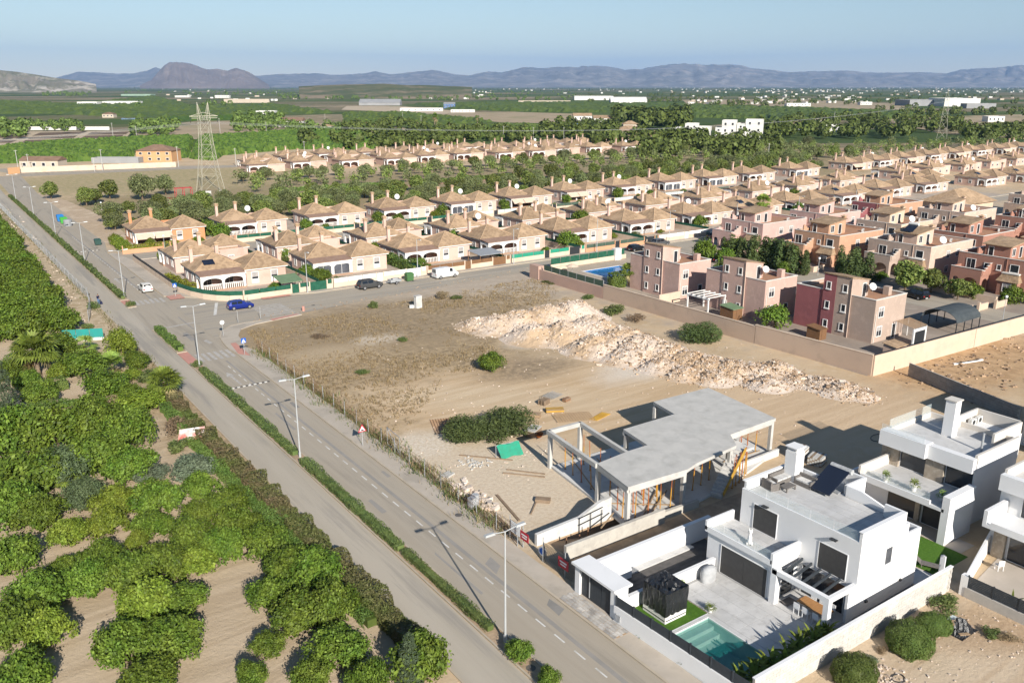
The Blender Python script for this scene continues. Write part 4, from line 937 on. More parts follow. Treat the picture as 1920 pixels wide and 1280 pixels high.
def townhouse(label, loc, ca, cb=None, W_=11.6, D=15., dish=False, heater=False):
    cb = cb or ca; A, B = 'stucco_'+ca, 'stucco_'+cb
    o = thing('townhouse', label, 'house', (*loc,0), 0, 'balconied townhouses of the estate')
    MB().box(0,D,0,W_,0,5.6).obj('wall', A, o)
    p = MB().ring(0,D,0,W_,5.6,6.25,.2).obj('parapet', A, o); MB().ring(-.06,D+.06,-.06,W_+.06,6.25,6.33,.32).obj('coping', 'coping', p)
    MB().box(.2,D-.2,.2,W_-.2,5.6,5.64).obj('roof_deck', 'roof_deck', o)
    if cb != ca: MB().box(-.04,-.004,2.9,W_-.02,0,6.24).obj('painted_front', B, o)
    # stair block with tiled mono-pitch roof
    s = MB().box(2.2,7.4,4.2,8.6,5.64,7.9).obj('stair_block', A, o); slope_roof(MB(), 1.8,7.8,3.8,9.0,8.0,8.75).obj('stair_roof', 'roof_tile', s)
    MB().add([(2.2,4.2,7.9),(7.4,4.2,7.9),(7.4,4.2,8.58),(2.2,8.6,7.9),(7.4,8.6,7.9),(7.4,8.6,8.58)],[(0,1,2),(3,5,4),(1,4,5,2)]).obj('gable', A, s)
    win(s, 5.9, 4.195, 5.7, .9, 1.9, '-y', 'door', 'door'); win(s, 3.4, 4.195, 6.2, 1.0, 1.3, '-y', 'door')
    win(s, 2.195, 7.5, 5.7, .8, 1.8, '-x', 'door', 'door')
    c = MB().box(7.45,8.15,4.4,5.1,5.64,9.0).obj('chimney', A, o); MB().hip(7.3,8.3,4.25,5.25,9.12,(7.8,4.75,9.4)).obj('chimney_cap', 'ridge_tile', c)
    # stepped roof parapets
    for k in range(3): MB().box(.2+.55*k,.2+.55*(k+1),8.7,8.95,6.2,7.4-.36*k).obj('stepped_parapet', B, o)
    # porch with balcony on top
    t = MB(); wallo(t, 5.4, 3.2, [(.5,3.1,0,1.6,2.5),(3.7,5.0,0,1.7,2.35)], .25); t.xf(TR(-2.75,6.1) @ ROT(math.pi/2)); bal = t.obj('porch', B, o)
    t = MB(); wallo(t, 2.7, 3.2, [(.5,2.3,0,1.6,2.4)], .25); t.xf(TR(-2.74,6.12)); t.obj('porch', B, o)
    MB().box(-2.9,-.001,6.0,11.5,3.0,3.2).obj('balcony_slab', B, o)
    pp = MB(); pp.box(-3.0,-2.75,6.0,9.0,3.2,3.95); pp.box(-3.0,-2.75,9.0,11.5,3.2,4.1); pp.box(-2.75,0,11.25,11.5,3.2,4.1); pr_ = pp.obj('balcony_parapet', B, o)
    MB().box(-3.06,-2.69,5.95,11.55,4.1,4.16).obj('coping', 'coping', pr_)
    for k in range(4): 
        q = MB().box(-2.75+.68*k,-2.75+.68*(k+1),5.9,6.12,3.2,3.95+.36*k).obj('stepped_parapet', B, o); MB().box(-2.75+.68*k,-2.75+.68*(k+1),5.86,6.16,3.95+.36*k,4.02+.36*k).obj('coping', 'coping', q)
    # bay with a tiled roof
    b = MB().box(-1.25,0,.7,4.0,0,2.5).obj('bay', B, o); MB().add([(-1.5,.45,2.5),(0,.45,2.5),(0,4.25,2.5),(-1.5,4.25,2.5),(0,1.0,3.75),(0,3.7,3.75),(-.5,1.0,3.75),(-.5,3.7,3.75)],[(0,6,7,3),(0,1,4,6),(3,7,5,2),(0,3,2,1),(6,4,5,7)]).obj('bay_roof', 'roof_tile', b)
    MB().box(-.7,0,.9,3.8,3.75,3.95).obj('ledge', 'coping', b); win(b, -1.255, 2.35, .8, 1.3, 1.3, '-x')
    f = -.045 if cb != ca else -.005
    win(o, -.005, 2.1, 4.05, 1.35, 1.25, '-x', 'tower'); win(o, f, 4.7, 4.1, .6, .8, '-x', 'tower'); win(o, f, 6.9, 4.1, .6, .8, '-x', 'tower'); win(o, f, 9.6, 3.2, 1.5, 2.05, '-x', 'door', 'door')
    for x in (6.2,9.6):
        for z in (.9,3.7): win(o, x, -.005, z, 1.1, 1.25, '-y', 'plain')
    MB().tube((-.08,3.4,0),(-.08,3.4,6.2),.055).obj('downpipe', A, o)
    ac_unit(o, 12.3, 3.0, 5.64, .3); MB().box(10.4,11.2,8.2,9.2,5.64,7.1).obj('roof_tank', 'coping', o)
    if dish: d = link('satellite_dish', DISH, o, (5.4,.9,7.0)); d.scale = (.8,)*3; link('mast', POLE, d)
    if heater:
        h = MB().tube((4.0,5.2,9.5),(4.0,7.2,9.5),.28,.28,12).obj('solar_water_heater', 'dish_white', o); MB().add([(2.0,5.2,8.3),(3.8,5.2,9.3),(3.8,7.2,9.3),(2.0,7.2,8.3),(2.0,5.2,8.22),(3.8,5.2,9.22),(3.8,7.2,9.22),(2.0,7.2,8.22)],[(0,1,2,3),(7,6,5,4),(0,4,5,1),(1,5,6,2),(2,6,7,3),(3,7,4,0)]).obj('collector', 'solar', h)
    return o
townhouse('pink townhouse with stepped balcony behind the first tower house', (150,119.2), 'pink', 'pink')
townhouse('orange townhouse with tiled stair block and stepped balcony', (150,100.3), 'orange', 'orange', 10.8)
townhouse('beige-pink townhouse with roof pergola and solar water heater', (153.2,83.2), 'peach', 'taupe', 12.8, dish=True, heater=True)
townhouse('rust red townhouse at the right behind the arched carport', (154,66.4), 'rust', 'rust', 12)
townhouse('orange townhouse with maroon front in the second column', (200.5,121), 'orange', 'maroon', 10.6)
townhouse('cream townhouse with a large satellite dish in the second column', (202.3,103.1), 'peach', 'taupe', 11.6, dish=True)
townhouse('rust townhouse with white roof pergola near the right edge', (205.6,85.5), 'rust', 'rust', 12)
townhouse('salmon townhouse at the right edge, second column', (206.5,68), 'salmon', 'orange', 12)
for ca, cb, y, lab in (('pink','pink',119.5,'pink townhouse in the middle column behind the pink balcony house'),('cream','taupe',101.5,'cream townhouse in the middle column behind the orange one'),('rust','rust',84,'rust townhouse in the middle column behind the solar heater house'),('salmon','salmon',67,'salmon townhouse in the middle column near the right edge')):
    townhouse(lab,(173.5,y),ca,cb,10.8,12.5,dish=ca == 'cream')
townhouse('cream townhouse behind the second column at the right edge', (250,104), 'cream', 'taupe', 12)
townhouse('rust townhouse behind the second column at the right edge', (252,86), 'rust', 'rust', 12)
o = thing('gabled_house', 'beige house with a broad tiled gable roof behind the townhouses', 'house', (226,116,0))
MB().box(0,16,0,11,0,5).obj('wall', 'stucco_cream', o)
MB().add([(-.8,-.8,4.9),(16.8,-.8,4.9),(16.8,11.8,4.9),(-.8,11.8,4.9),(5,5.5,8.2),(11,5.5,8.2)],[(0,1,5,4),(2,3,4,5),(1,2,5),(3,0,4),(3,2,1,0)]).obj('roof', 'roof_tile', o)
for y in (2.5,7): win(o, -.005, y, 2.6, 1.2, 1.3, '-x')
# boundary wall of the estate
mat('boundary_stucco', (.50,.375,.285), (.46,.345,.265), sc=.25, c3=(.41,.315,.245), sc3=.5, rough=.95, bump=.1, lo3=.55, hi3=.7)
mat('boundary_pink', (.47,.315,.25), (.43,.29,.235), sc=.3, rough=.95)
mat('boundary_sun', (.60,.46,.35), (.56,.425,.32), sc=.3, c3=(.52,.40,.31), sc3=.5, rough=.95)  # lighter copy of the boundary stucco, sunlight put into its colour
o = thing('boundary_wall', 'long bare stucco boundary wall between the dirt lot and the tower houses', 'wall', (94.4,90,0))
def seg(parent, name, p, q, h, m, t=.25, z0=-.05):
    mb = MB(); l = parent.location; mb.bar((p[0]-l.x,p[1]-l.y,z0+h/2),(q[0]-l.x,q[1]-l.y,z0+h/2), t, h); return mb.obj(name, m, parent)
seg(o, 'wall', (94.4,125.4),(94.4,107.3),2.05,'boundary_pink'); seg(o, 'wall', (94.4,107.2),(94.6,75),2.55,'boundary_stucco'); seg(o, 'wall', (94.6,74.9),(95.4,57.2),2.75,'boundary_stucco')
seg(o, 'coping', (94.4,107.2),(94.6,75),.08,'wall_sand',.34,2.5); seg(o, 'coping', (94.6,75),(95.4,57.2),.08,'wall_sand',.34,2.7)
o = thing('boundary_wall', 'sunlit stucco boundary wall running to the right edge of the estate', 'wall', (112,56.5,0))
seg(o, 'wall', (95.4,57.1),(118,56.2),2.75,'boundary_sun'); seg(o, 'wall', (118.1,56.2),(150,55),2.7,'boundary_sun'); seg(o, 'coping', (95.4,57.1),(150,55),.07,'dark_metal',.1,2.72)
o = thing('pool_wall', 'pink wall pier and low wall at the street corner of the estate pool', 'wall', (97,127,0))
MB().box(-2.9,-1.6,-1.6,1.2,0,2.6).obj('pier', 'boundary_pink', o); MB().box(-1.6,6,.9,1.15,0,1.3).obj('wall', 'wall_sand', o)
o = thing('pool_fence', 'dark green mesh fence on the wall beside the estate pool', 'fence', (94.6,116,0))
for k in range(7): MB().box(-.03,.03,-8.4+2.4*k,-6.1+2.4*k,2.05,3.05).obj('screen', 'screen_dark', o); MB().box(-.05,.05,-8.5+2.4*k,-8.4+2.4*k,2.0,3.15).obj('post', 'metal_grey', o)
o = thing('pool_fence', 'green mesh fence between the estate pool and the cross street', 'fence', (110,131.9,0))
MB().box(-8,12,-.12,.12,0,.9).obj('wall', 'wall_sand', o)
for k in range(8): MB().box(-7.9+2.45*k,-5.6+2.45*k,-.04,.04,.9,2.1).obj('screen', 'screen_green', o)
o = tag(MB().box(118.6,120.2,131.3,132.5,0,2.4).obj('pool_gatehouse', 'white_trim'), 'white gate pier at the end of the estate pool fence', 'pier')
sheet('estate_paving', rect(94.9,240,57.5,105.0), .008, mat('estate_ground',(.30,.245,.20),(.26,.21,.17),sc=.4,c3=(.35,.29,.235),sc3=.2,rough=.95)); sheet('estate_lane', rect(134,142,57.6,132.6), .014, 'asphalt'); sheet('estate_lane_far', rect(187.5,195,57.6,132.6), .014, 'asphalt')
def pool(name, label, hole, depth, m_in, water, wz=-.12, rim=None):
    x0,x1,y0,y1 = hole; cx, cyy = (x0+x1)/2, (y0+y1)/2
    o = thing(name, label, 'pool', (cx,cyy,0))
    b = MB(); X, Y = (x1-x0)/2, (y1-y0)/2
    b.add([(-X,-Y,0),(X,-Y,0),(X,Y,0),(-X,Y,0),(-X,-Y,-depth),(X,-Y,-depth),(X,Y,-depth),(-X,Y,-depth)],[(4,5,6,7),(0,1,5,4),(1,2,6,5),(2,3,7,6),(3,0,4,7)]); b.obj('basin', m_in, o)
    MB().quad((-X,-Y,wz),(X,-Y,wz),(X,Y,wz),(-X,Y,wz)).obj('water', water, o)
    MB().ring(-X-.35,X+.35,-Y-.35,Y+.35,.001,.05,.36).obj('rim', rim or 'coping', o)
    return o
mat('pool_blue', (.02,.16,.42), (.03,.20,.48), sc=1, rough=.6); mat('water_blue', (.01,.14,.42), rough=.04, spec=.5, alpha=.55, bump=.08, bsc=2)
pool('swimming_pool', 'bright blue communal pool behind the green mesh fence', POOL2, 1.4, 'pool_blue', 'water_blue')
sheet('pool_terrace', [(95,107.6),(103.6,107.6),(103.6,112.5),(120,112.5),(120,131.6),(95,131.6)], .004, 'yard_paving') if False else None
o = thing('parasol', 'closed-edge beige beach parasol beside the communal pool', 'parasol', (101.5,124.5,0)); MB().tube((0,0,0),(0,0,2.2),.03).obj('pole','metal_grey',o); MB().lathe([(1.3,1.9),(.6,2.25),(.03,2.45)], n=8).obj('canopy','awning',o)
palm('fan_palm', 'dark palm at the near end of the communal pool', 104.2,111.6, 2.9, 2.0, 30, 31, dead=4)
hedge('pool_hedge', 'tall square clipped bright green hedge by the pool', [(100.6,112.6),(103.8,112.4)], 1.6, 2.6, 'hedge_leaf', 60, .14, rough=.05)
# cypress hedges and trees of the estate gardens
for k, (x, y, h) in enumerate([(139+random.uniform(-1,1), 117-.85*i+random.uniform(-.3,.3), random.uniform(1.7,2.5)) for i in range(22)] + [(146.5+random.uniform(-.8,.8), 97.5-.8*i, random.uniform(1.5,2.2)) for i in range(5)] + [(143.3+random.uniform(-1,1), 93-.8*i, random.uniform(1.7,2.3)) for i in range(6)]):
    tree('conifer','conifer_shrub','slim upright conifer in the estate front gardens','tree', x, y, h, 'estate conifers')
tree('park','estate_tree','large bright green leafy tree in front of the beige townhouse','tree', 141.5,80.5,3.0,sz=2.9,v=0)
tree('park','estate_tree','leafy tree beside the large tree of the estate','tree', 144.5,77.5,2.3,sz=2.3,v=1)
for x, y, s, lab in [(103.8,78.9,2.0,'round orange tree behind the boundary wall'),(124,73.5,1.9,'grey-green shrub left of the arched carport'),(146.5,71.5,1.6,'round shrub near the low garden walls'),(148.2,65.5,1.8,'bright hedge-like bush before the rust townhouse'),(151,62.5,1.6,'spiky shrub at the right of the estate'),(133,120,2.6,'broad tree behind the first tower house'),(135.5,116.5,1.8,'bright bush behind the first tower house'),(137,103,1.3,'small tree before the orange townhouse')]:
    tree('grove','estate_shrub',lab,'shrub', x, y, s, 'estate shrubs', sz=s*1.15)
for i in range(34):
    x, y = random.choice(((random.uniform(143,147.5),random.uniform(66,130)),(random.uniform(193,198),random.uniform(70,130)),(random.uniform(167,169.5),random.uniform(70,128)),(random.uniform(115,130),random.uniform(84,112)))); s = random.uniform(.9,2.2)
    if math.hypot(x-141.5,y-80.5) > 4: tree(random.choice(('grove','park','conifer')),'courtyard_plant','courtyard tree or shrub between the townhouses','tree',x,y,s,'courtyard plants')
for i, (x, y0, y1) in enumerate([(148.6,119,131),(148.6,100,111.5),(151.6,83,96),(152.4,67,79),(198.8,121,132),(200.6,103,115),(114.5,82,94),(114.5,99,111)]):
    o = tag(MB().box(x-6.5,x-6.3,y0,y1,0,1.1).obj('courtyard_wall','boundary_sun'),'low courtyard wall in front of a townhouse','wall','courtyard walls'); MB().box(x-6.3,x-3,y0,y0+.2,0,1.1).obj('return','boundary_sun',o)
# arched carport
o = thing('arched_carport', 'dark arched carport in the estate yard beside the boundary wall', 'carport', (125.8,63.8,0))
a = MB(); R_ = 3.4; 
P = [(R_*math.cos(t), 1.6+1.5*math.sin(t)) for t in [math.pi*i/10 for i in range(11)]]
for (xa,za),(xb,zb) in zip(P,P[1:]): a.add([(xa*.8+0,-R_,za),(xb*.8,-R_,zb),(xb*.8,R_,zb),(xa*.8,R_,za),(xa*.8,-R_,za+.06),(xb*.8,-R_,zb+.06),(xb*.8,R_,zb+.06),(xa*.8,R_,za+.06)],[(0,1,2,3),(7,6,5,4),(0,4,5,1),(1,5,6,2),(2,6,7,3),(3,7,4,0)])
a.xf(ROT(math.pi/2)); a.obj('roof', mat('carport_dark',(.05,.06,.065),(.07,.08,.085),sc=1,rough=.7), o)
for x in (-3.3,-1.1,1.1,3.3):
    for y in (-2.7,2.7): MB().box(x-.05,x+.05,y-.05,y+.05,0,1.65).obj('post','dark_metal',o)
for i,(x0,x1,y) in enumerate([(133.5,137.6,66.5),(138.6,141.5,66),(142.4,146,65.2)]):
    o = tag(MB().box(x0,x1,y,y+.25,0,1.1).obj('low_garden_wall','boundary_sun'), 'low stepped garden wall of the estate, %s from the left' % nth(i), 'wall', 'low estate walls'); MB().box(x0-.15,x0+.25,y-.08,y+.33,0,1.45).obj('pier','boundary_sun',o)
o = thing('pergola', 'white open pergola frame behind the boundary wall', 'pergola', (102.6,91.6,0))
for x in (-1.9,1.9):
    for y in (-2.2,2.2): MB().box(x-.1,x+.1,y-.1,y+.1,0,2.5).obj('post','white_trim',o)
for x in (-1.9,1.9): MB().box(x-.1,x+.1,-2.4,2.4,2.5,2.72).obj('beam','white_trim',o)
for k in range(5): MB().box(-2.1,2.1,-2.2+1.1*k-.05,-2.2+1.1*k+.05,2.72,2.84).obj('slat','white_trim',o)
def shed(label, x, y, w, d, h, m, rm, rz=0):
    o = thing('garden_shed', label, 'shed', (x,y,0), rz, 'garden sheds'); MB().box(-w/2,w/2,-d/2,d/2,0,h).obj('wall', m, o)
    MB().add([(-w/2-.15,-d/2-.15,h),(w/2+.15,-d/2-.15,h),(w/2+.15,d/2+.15,h+.25),(-w/2-.15,d/2+.15,h+.25),(-w/2-.15,-d/2-.15,h-.08),(w/2+.15,-d/2-.15,h-.08),(w/2+.15,d/2+.15,h+.17),(-w/2-.15,d/2+.15,h+.17)],[(0,1,2,3),(7,6,5,4),(0,4,5,1),(1,5,6,2),(2,6,7,3),(3,7,4,0)]).obj('roof', rm, o)
    MB().box(-.35,.35,-d/2-.04,-d/2,.05,min(h-.1,1.9)).obj('door', 'wood_brown', o); return o
shed('wooden shed with grey-green roof behind the boundary wall', 102.3,86.0,2.2,2.6,1.9,'wood_brown','carport_green')
shed('brown box shed behind the wall by the maroon tower house', 104.0,71.6,1.6,2.2,1.6,'wood_brown','wood_brown')
shed('small pink utility shed with white door at the wall corner', 105.2,60.2,2.6,1.8,1.7,'stucco_peach','roof_tile')
o = thing('white_gate_frame', 'white framed gate with dark panel behind the sunlit boundary wall', 'gate', (112.2,60.9,0)); MB().box(-1.6,-1.3,-.1,.1,0,2.3).obj('post','white_trim',o); MB().box(1.3,1.6,-.1,.1,0,2.3).obj('post','white_trim',o); MB().box(-1.6,1.6,-.1,.1,2.3,2.65).obj('lintel','white_trim',o); MB().box(-1.3,1.3,-.03,.03,.05,2.3).obj('panel','dark_metal',o)
o = thing('timber_awning', 'tiled lean-to awning beside the maroon tower house', 'awning', (114.5,63.5,0))
for k in range(9): MB().bar((-1.6+.4*k,-1.4,2.2),(-1.6+.4*k,1.4,2.7),.12,.08).obj('slat','ridge_tile',o)
for x in (-1.6,1.6):
    for y,h in ((-1.4,2.15),(1.4,2.65)): MB().box(x-.05,x+.05,y-.05,y+.05,0,h).obj('post','white_trim',o)
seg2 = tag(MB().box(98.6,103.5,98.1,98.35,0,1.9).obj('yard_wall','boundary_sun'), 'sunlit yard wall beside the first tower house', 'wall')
o = thing('roof_pergola', 'white pergola on the roof of the rust townhouse', 'pergola', (209,90,5.64))
for x in (-2,2):
    for y in (-2.5,2.5): MB().box(x-.07,x+.07,y-.07,y+.07,0,2.3).obj('post','white_trim',o)
for k in range(8): MB().box(-2.3,2.3,-2.5+.7*k,-2.38+.7*k,2.3,2.42).obj('slat','white_trim',o)
# ------------------------------------------------------------------ white villas
mat('villa_white', (.74,.735,.73), (.70,.695,.69), sc=.3, c3=(.66,.655,.645), sc3=.7, rough=.8, lo3=.6, hi3=.8)
mat('villa_cream', (.62,.575,.52), (.58,.54,.485), sc=.3, rough=.85)
mat('deck_tile', (.50,.49,.475), (.55,.54,.525), sc=.6, c3=(.46,.45,.435), sc3=1.5, rough=.6, rnd=.05)
mat('deck_joint', (.33,.325,.315), rough=.9)
mat('deck_beige', (.43,.375,.315), (.47,.41,.35), sc=.7, rough=.8, rnd=.04)
mat('shutter_dark', (.055,.053,.052), (.065,.063,.06), sc=3, rough=.6)
mat('stone_clad', (.36,.30,.235), (.30,.25,.195), sc=1.8, c3=(.42,.36,.285), sc3=3, rough=.85)
mat('glass_clear', (.75,.85,.85), rough=.03, spec=.5, alpha=.16)
mat('anthracite', (.035,.042,.05), (.045,.052,.06), sc=4, rough=.5)
mat('driveway_dark', (.085,.08,.075), (.115,.105,.10), sc=1.4, rough=.9, bump=.2)
mat('turf', (.06,.145,.012), (.085,.18,.02), sc=6, rough=1, bump=.5, bsc=40)
mat('pool_teal', (.33,.50,.44), (.38,.55,.48), sc=1.5, rough=.7)
mat('water_teal', (.015,.20,.19), rough=.03, spec=.5, alpha=.42, bump=.06, bsc=1.6)
mat('tarp_black', (.014,.014,.015), (.022,.022,.024), sc=1.5, rough=.32, spec=.6, bump=1.0, bsc=1.6)
mat('tarp_grey', (.42,.425,.43), (.36,.365,.37), sc=2, rough=.7, bump=1., bsc=3)
mat('rattan', (.14,.125,.115), (.18,.165,.15), sc=6, rough=.9)
mat('cushion', (.60,.585,.56), (.54,.525,.50), sc=3, rough=.95)
mat('teak', (.42,.22,.09), (.35,.175,.07), sc=2, rough=.6, stretch=(1,6,1))
mat('sign_red', (.42,.025,.04), rough=.6); mat('sign_blue', (.02,.10,.42), rough=.5); mat('sign_white', (.72,.72,.72), rough=.5)
class Wd:
    """build in world coordinates under a thing that stands elsewhere"""
    def __init__(s, root): s.r = root
    def __call__(s, mb, name, m, parent=None, smooth=False):
        p = parent or s.r; mb.xf(TR(*(-s.r.location))); return mb.obj(name, m, p, smooth)
def win_w(root, x, y, z, w, h, face, m='shutter_dark', parent=None, name='window'):
    """recessed-looking big window with a dark shutter and thin frame, centre of the sill at world x,y,z"""
    l = root.location; t = .05
    fr = MB(); fr.box(-w/2-t,w/2+t,-.04,.02,-t,0); fr.box(-w/2-t,w/2+t,-.04,.02,h,h+t); fr.box(-w/2-t,-w/2,-.04,.02,0,h); fr.box(w/2,w/2+t,-.04,.02,0,h)
    o = fr.obj(name, 'villa_white', parent or root, loc=(x-l.x,y-l.y,z-l.z), rz={'-y':0,'-x':-math.pi/2}[face])
    n = max(1, round(w/2)); 
    for k in range(n): MB().box(-w/2+k*w/n+.01,-w/2+(k+1)*w/n-.01,-.02,.012,0,h).obj('shutter', m, o)
    return o
def tiles(root, wd, name, x0, x1, y0, y1, z, tx, ty, m='deck_tile', g=.012):
    nx, ny = max(1,round((x1-x0)/tx)), max(1,round((y1-y0)/ty)); ax, ay = (x1-x0)/nx, (y1-y0)/ny; l = root.location
    me = MB().box(g,ax-g,g,ay-g,0,.012).mesh(name, m)
    for i in range(nx):
        for j in range(ny): link(name, me, root, (x0+i*ax-l.x, y0+j*ay-l.y, z-l.z))
# ---- compound of the first villa: terrace, pool, lawn, walls
deck = struct(MB().prism([(40.55,26.6),(48,26.6),(48,37.5),(40.55,37.5)],.01,.05).obj('terrace','deck_joint'))
tiles(deck, None, 'terrace_tile', 40.57,45.0,28.1,37.3,.05,1.1,1.15); tiles(deck, None, 'terrace_tile', 45.05,47.95,28.1,32.4,.05,.97,1.07)
struct(MB().prism([(40.2,27.6),(40.55,27.6),(40.55,34.0),(34.9,34.0),(34.9,33.76),(40.2,33.76)],.006,.06).obj('pool_coping','deck_tile'))
p_ = pool('swimming_pool', 'small turquoise pool between the lawn and the pale tiled terrace', POOL, 1.5, 'pool_teal', 'water_teal', -.1, 'villa_white')
for k in range(3): MB().box(-2.18,2.18,2.86-.55*(k+1)-.02,2.86-.55*k-.02,-1.48,-.3-.32*k).obj('step', 'pool_teal', p_)
lawn = sheet('lawn', rect(34.75,40.5,34.05,37.5), .02, 'turf')
pts = [(random.uniform(34.8,40.45), random.uniform(34.1,37.45), 1) for _ in range(2200)]
tufts('lawn_grass','short green turf around the covered hot tub',[(x,y,.3) for x,y,_ in pts],'lawn_blade',.1,.2,.05,4,.4)
o = thing('street_wall','white front wall with anthracite slat fence along the pavement','wall',(34.8,32.5,0)); wd = Wd(o)
wd(MB().prism([(34.48,37.1),(34.72,37.1),(35.2,26.4),(34.96,26.4)],0,1.3),'wall','villa_white')
def along(y): return 34.6+(37.1-y)*.045
yy = 37.0
while yy > 27:
    y2 = yy-1.62
    for k in range(7): wd(MB().bar((along(yy-.05),yy-.05,1.36+.105*k),(along(y2+.02),y2+.02,1.36+.105*k),.03,.09),'slat','anthracite')
    wd(MB().box(along(yy)-.05,along(yy)+.05,yy-.05,yy+.05,1.3,2.1),'post','anthracite'); yy = y2
wd(MB().box(34.42,34.49,36.4,36.85,.35,.85),'meter_box','tarp_grey')
o = thing('entrance_gate','white canopied entrance gate with anthracite door panels','gate',(34.9,39.2,0)); wd = Wd(o)
wd(MB().box(34.55,35.75,40.85,41.35,0,2.35),'pier','villa_white'); wd(MB().box(34.6,35.75,37.1,37.6,0,2.35),'pier','villa_white')
wd(MB().box(34.35,36.0,36.95,41.55,2.35,2.52),'canopy','villa_white')
for y0,y1 in ((37.65,38.7),(38.75,39.9),(39.95,40.82)): wd(MB().box(34.75,34.83,y0,y1,.12,2.3),'door_panel','anthracite')
wd(MB().box(34.68,34.74,39.9,39.95,.3,2.2),'handle','metal_grey')
o = thing('inner_wall','low white wall between the dark driveway and the terrace','wall',(41,37.6,0)); wd = Wd(o); wd(MB().box(34.9,45.0,37.55,37.75,0,1.05),'wall','villa_white'); wd(MB().box(36.35,45.0,37.5,37.8,1.05,1.1),'coping','villa_white')
o = thing('side_wall','white side wall with a bench ledge along the villa driveway','wall',(42,41.4,0)); wd = Wd(o); wd(MB().box(36.1,48.6,41.35,41.6,0,1.75),'wall','villa_white'); wd(MB().box(36.1,48.6,41.3,41.65,1.75,1.8),'coping','villa_white'); wd(MB().box(39.4,46.2,40.75,41.34,0,.12),'ledge','deck_tile'); wd(MB().box(36.2,39.3,40.5,41.34,0,.75),'bench','villa_white')
dw = sheet('driveway', rect(35.9,48,37.8,41.3), .016, 'driveway_dark')
me = MB().box(.01,.98,.01,.38,0,.012).mesh('driveway_paver','driveway_dark')
for i in range(12):
    for j in range(6): link('driveway_paver', me, dw, (36.0+i*1.0, 37.85+j*.42, .018))
# ---- first villa
o = thing('white_villa','white cubic villa with roof terrace, glass balustrades and pergola','house',(50,33,0)); wd = Wd(o); V1 = o
wd(MB().box(48,53.7,27.9,38,0,5.6),'upper_wall','villa_white'); 
bk = wd(MB().box(53.7,55.4,27.9,38,0,4.2),'rear_wall','villa_white'); wd(MB().ring(53.7,55.4,27.9,33,4.2,4.75,.18),'rear_parapet','villa_white',bk)
al = wd(MB().box(53.71,56.2,33.0,35.4,4.2,5.6),'rear_alcove','villa_white'); wd(MB().box(53.71,56.2,33.0,33.2,5.6,6.4),'parapet','villa_white',al); wd(MB().box(53.71,56.2,35.2,35.4,5.6,6.4),'parapet','villa_white',al); wd(MB().box(56.0,56.2,33.2,35.2,5.6,6.4),'parapet','villa_white',al)
pr_ = wd(MB().box(48.2,53.7,37.8,38,5.6,6.45),'parapet','villa_white'); wd(MB().box(48.0,53.0,27.9,28.12,5.6,6.6),'parapet','villa_white'); wd(MB().box(52.98,53.2,27.9,29.5,5.6,6.6),'parapet','villa_white'); wd(MB().box(48,48.2,28.12,38,5.6,5.85),'front_upstand','villa_white'); wd(MB().box(53.5,53.7,35.4,37.8,5.6,6.4),'parapet','villa_white'); wd(MB().box(47.95,53.05,27.84,28.18,6.6,6.66),'coping','villa_white'); wd(MB().box(48.0,53.75,37.75,38.05,6.45,6.51),'coping','villa_white')
wd(MB().add([(53.5,28.3,5.6),(53.5,32.9,5.6),(53.5,32.9,6.5),(53.5,31.6,6.5),(53.5,28.6,5.75),(53.68,28.3,5.6),(53.68,32.9,5.6),(53.68,32.9,6.5),(53.68,31.6,6.5),(53.68,28.6,5.75)],[(4,3,2,1,0),(5,6,7,8,9),(0,5,9,4),(4,9,8,3),(3,8,7,2)]),'stair_parapet','villa_white')
for k in range(5): wd(MB().box(48.08,48.12,28.3+1.9*k,30.1+1.9*k,5.85,6.55),'glass_balustrade','glass_clear')
rf = wd(MB().box(48.2,53.5,28.12,37.8,5.6,5.62),'roof_terrace','deck_joint')
me = MB().box(.012,.86,.012,.86,0,.014).mesh('roof_tile','deck_tile')
for i in range(6):
    for j in range(11): link('roof_tile', me, rf, (48.22+.87*i-50, 28.15+.87*j-33, 5.621))
c_ = wd(MB().box(52.3,53.3,36.6,37.6,5.62,8.0),'chimney','villa_white'); 
for k in range(2):
    wd(MB().ring(52.35,53.25,36.65,37.55,8.02+.17*k,8.1+.17*k,.2),'chimney_louvre','villa_white',c_)
wd(MB().box(52.25,53.35,36.55,37.65,8.34,8.42),'chimney_cap','villa_white',c_)
win_w(o, 47.99, 35.7, 3.1, 2.1, 1.95, '-x'); win_w(o, 47.99, 29.9, 2.62, 2.2, 1.95, '-x'); win_w(o, 51.45, 27.89, 3.2, .75, 1.25, '-y', 'glass_grey')
for x, z in ((49.2,.95),(53.3,1.15)): wd(MB().box(x,x+.22,27.76,27.89,z,z+.14),'wall_lamp','dark_metal')
for y in (35.7,29.9): wd(MB().box(47.7,47.99,y-.25,y+.25,5.25,5.32),'wall_lamp','dark_metal')
gf = wd(MB().box(45.2,47.99,32.6,38.6,0,2.85),'living_room','villa_white')
wd(MB().box(45.0,47.99,32.5,38.75,2.85,3.0),'terrace_slab','villa_white'); wd(MB().box(45.0,45.2,32.6,38.75,3.0,3.3),'front_upstand','villa_white'); wd(MB().box(45.0,48,38.55,38.75,3.0,3.75),'parapet','villa_white'); wd(MB().box(45.0,48,32.5,32.72,3.0,3.85),'parapet','villa_white')
for k in range(4): wd(MB().box(45.08,45.12,32.8+1.42*k,34.15+1.42*k,3.3,3.95),'glass_balustrade','glass_clear')
tl = wd(MB().box(45.2,47.98,32.72,38.55,3.0,3.015),'terrace_floor','deck_joint'); me = MB().box(.012,.9,.012,.95,0,.014).mesh('terrace_tile','deck_tile')
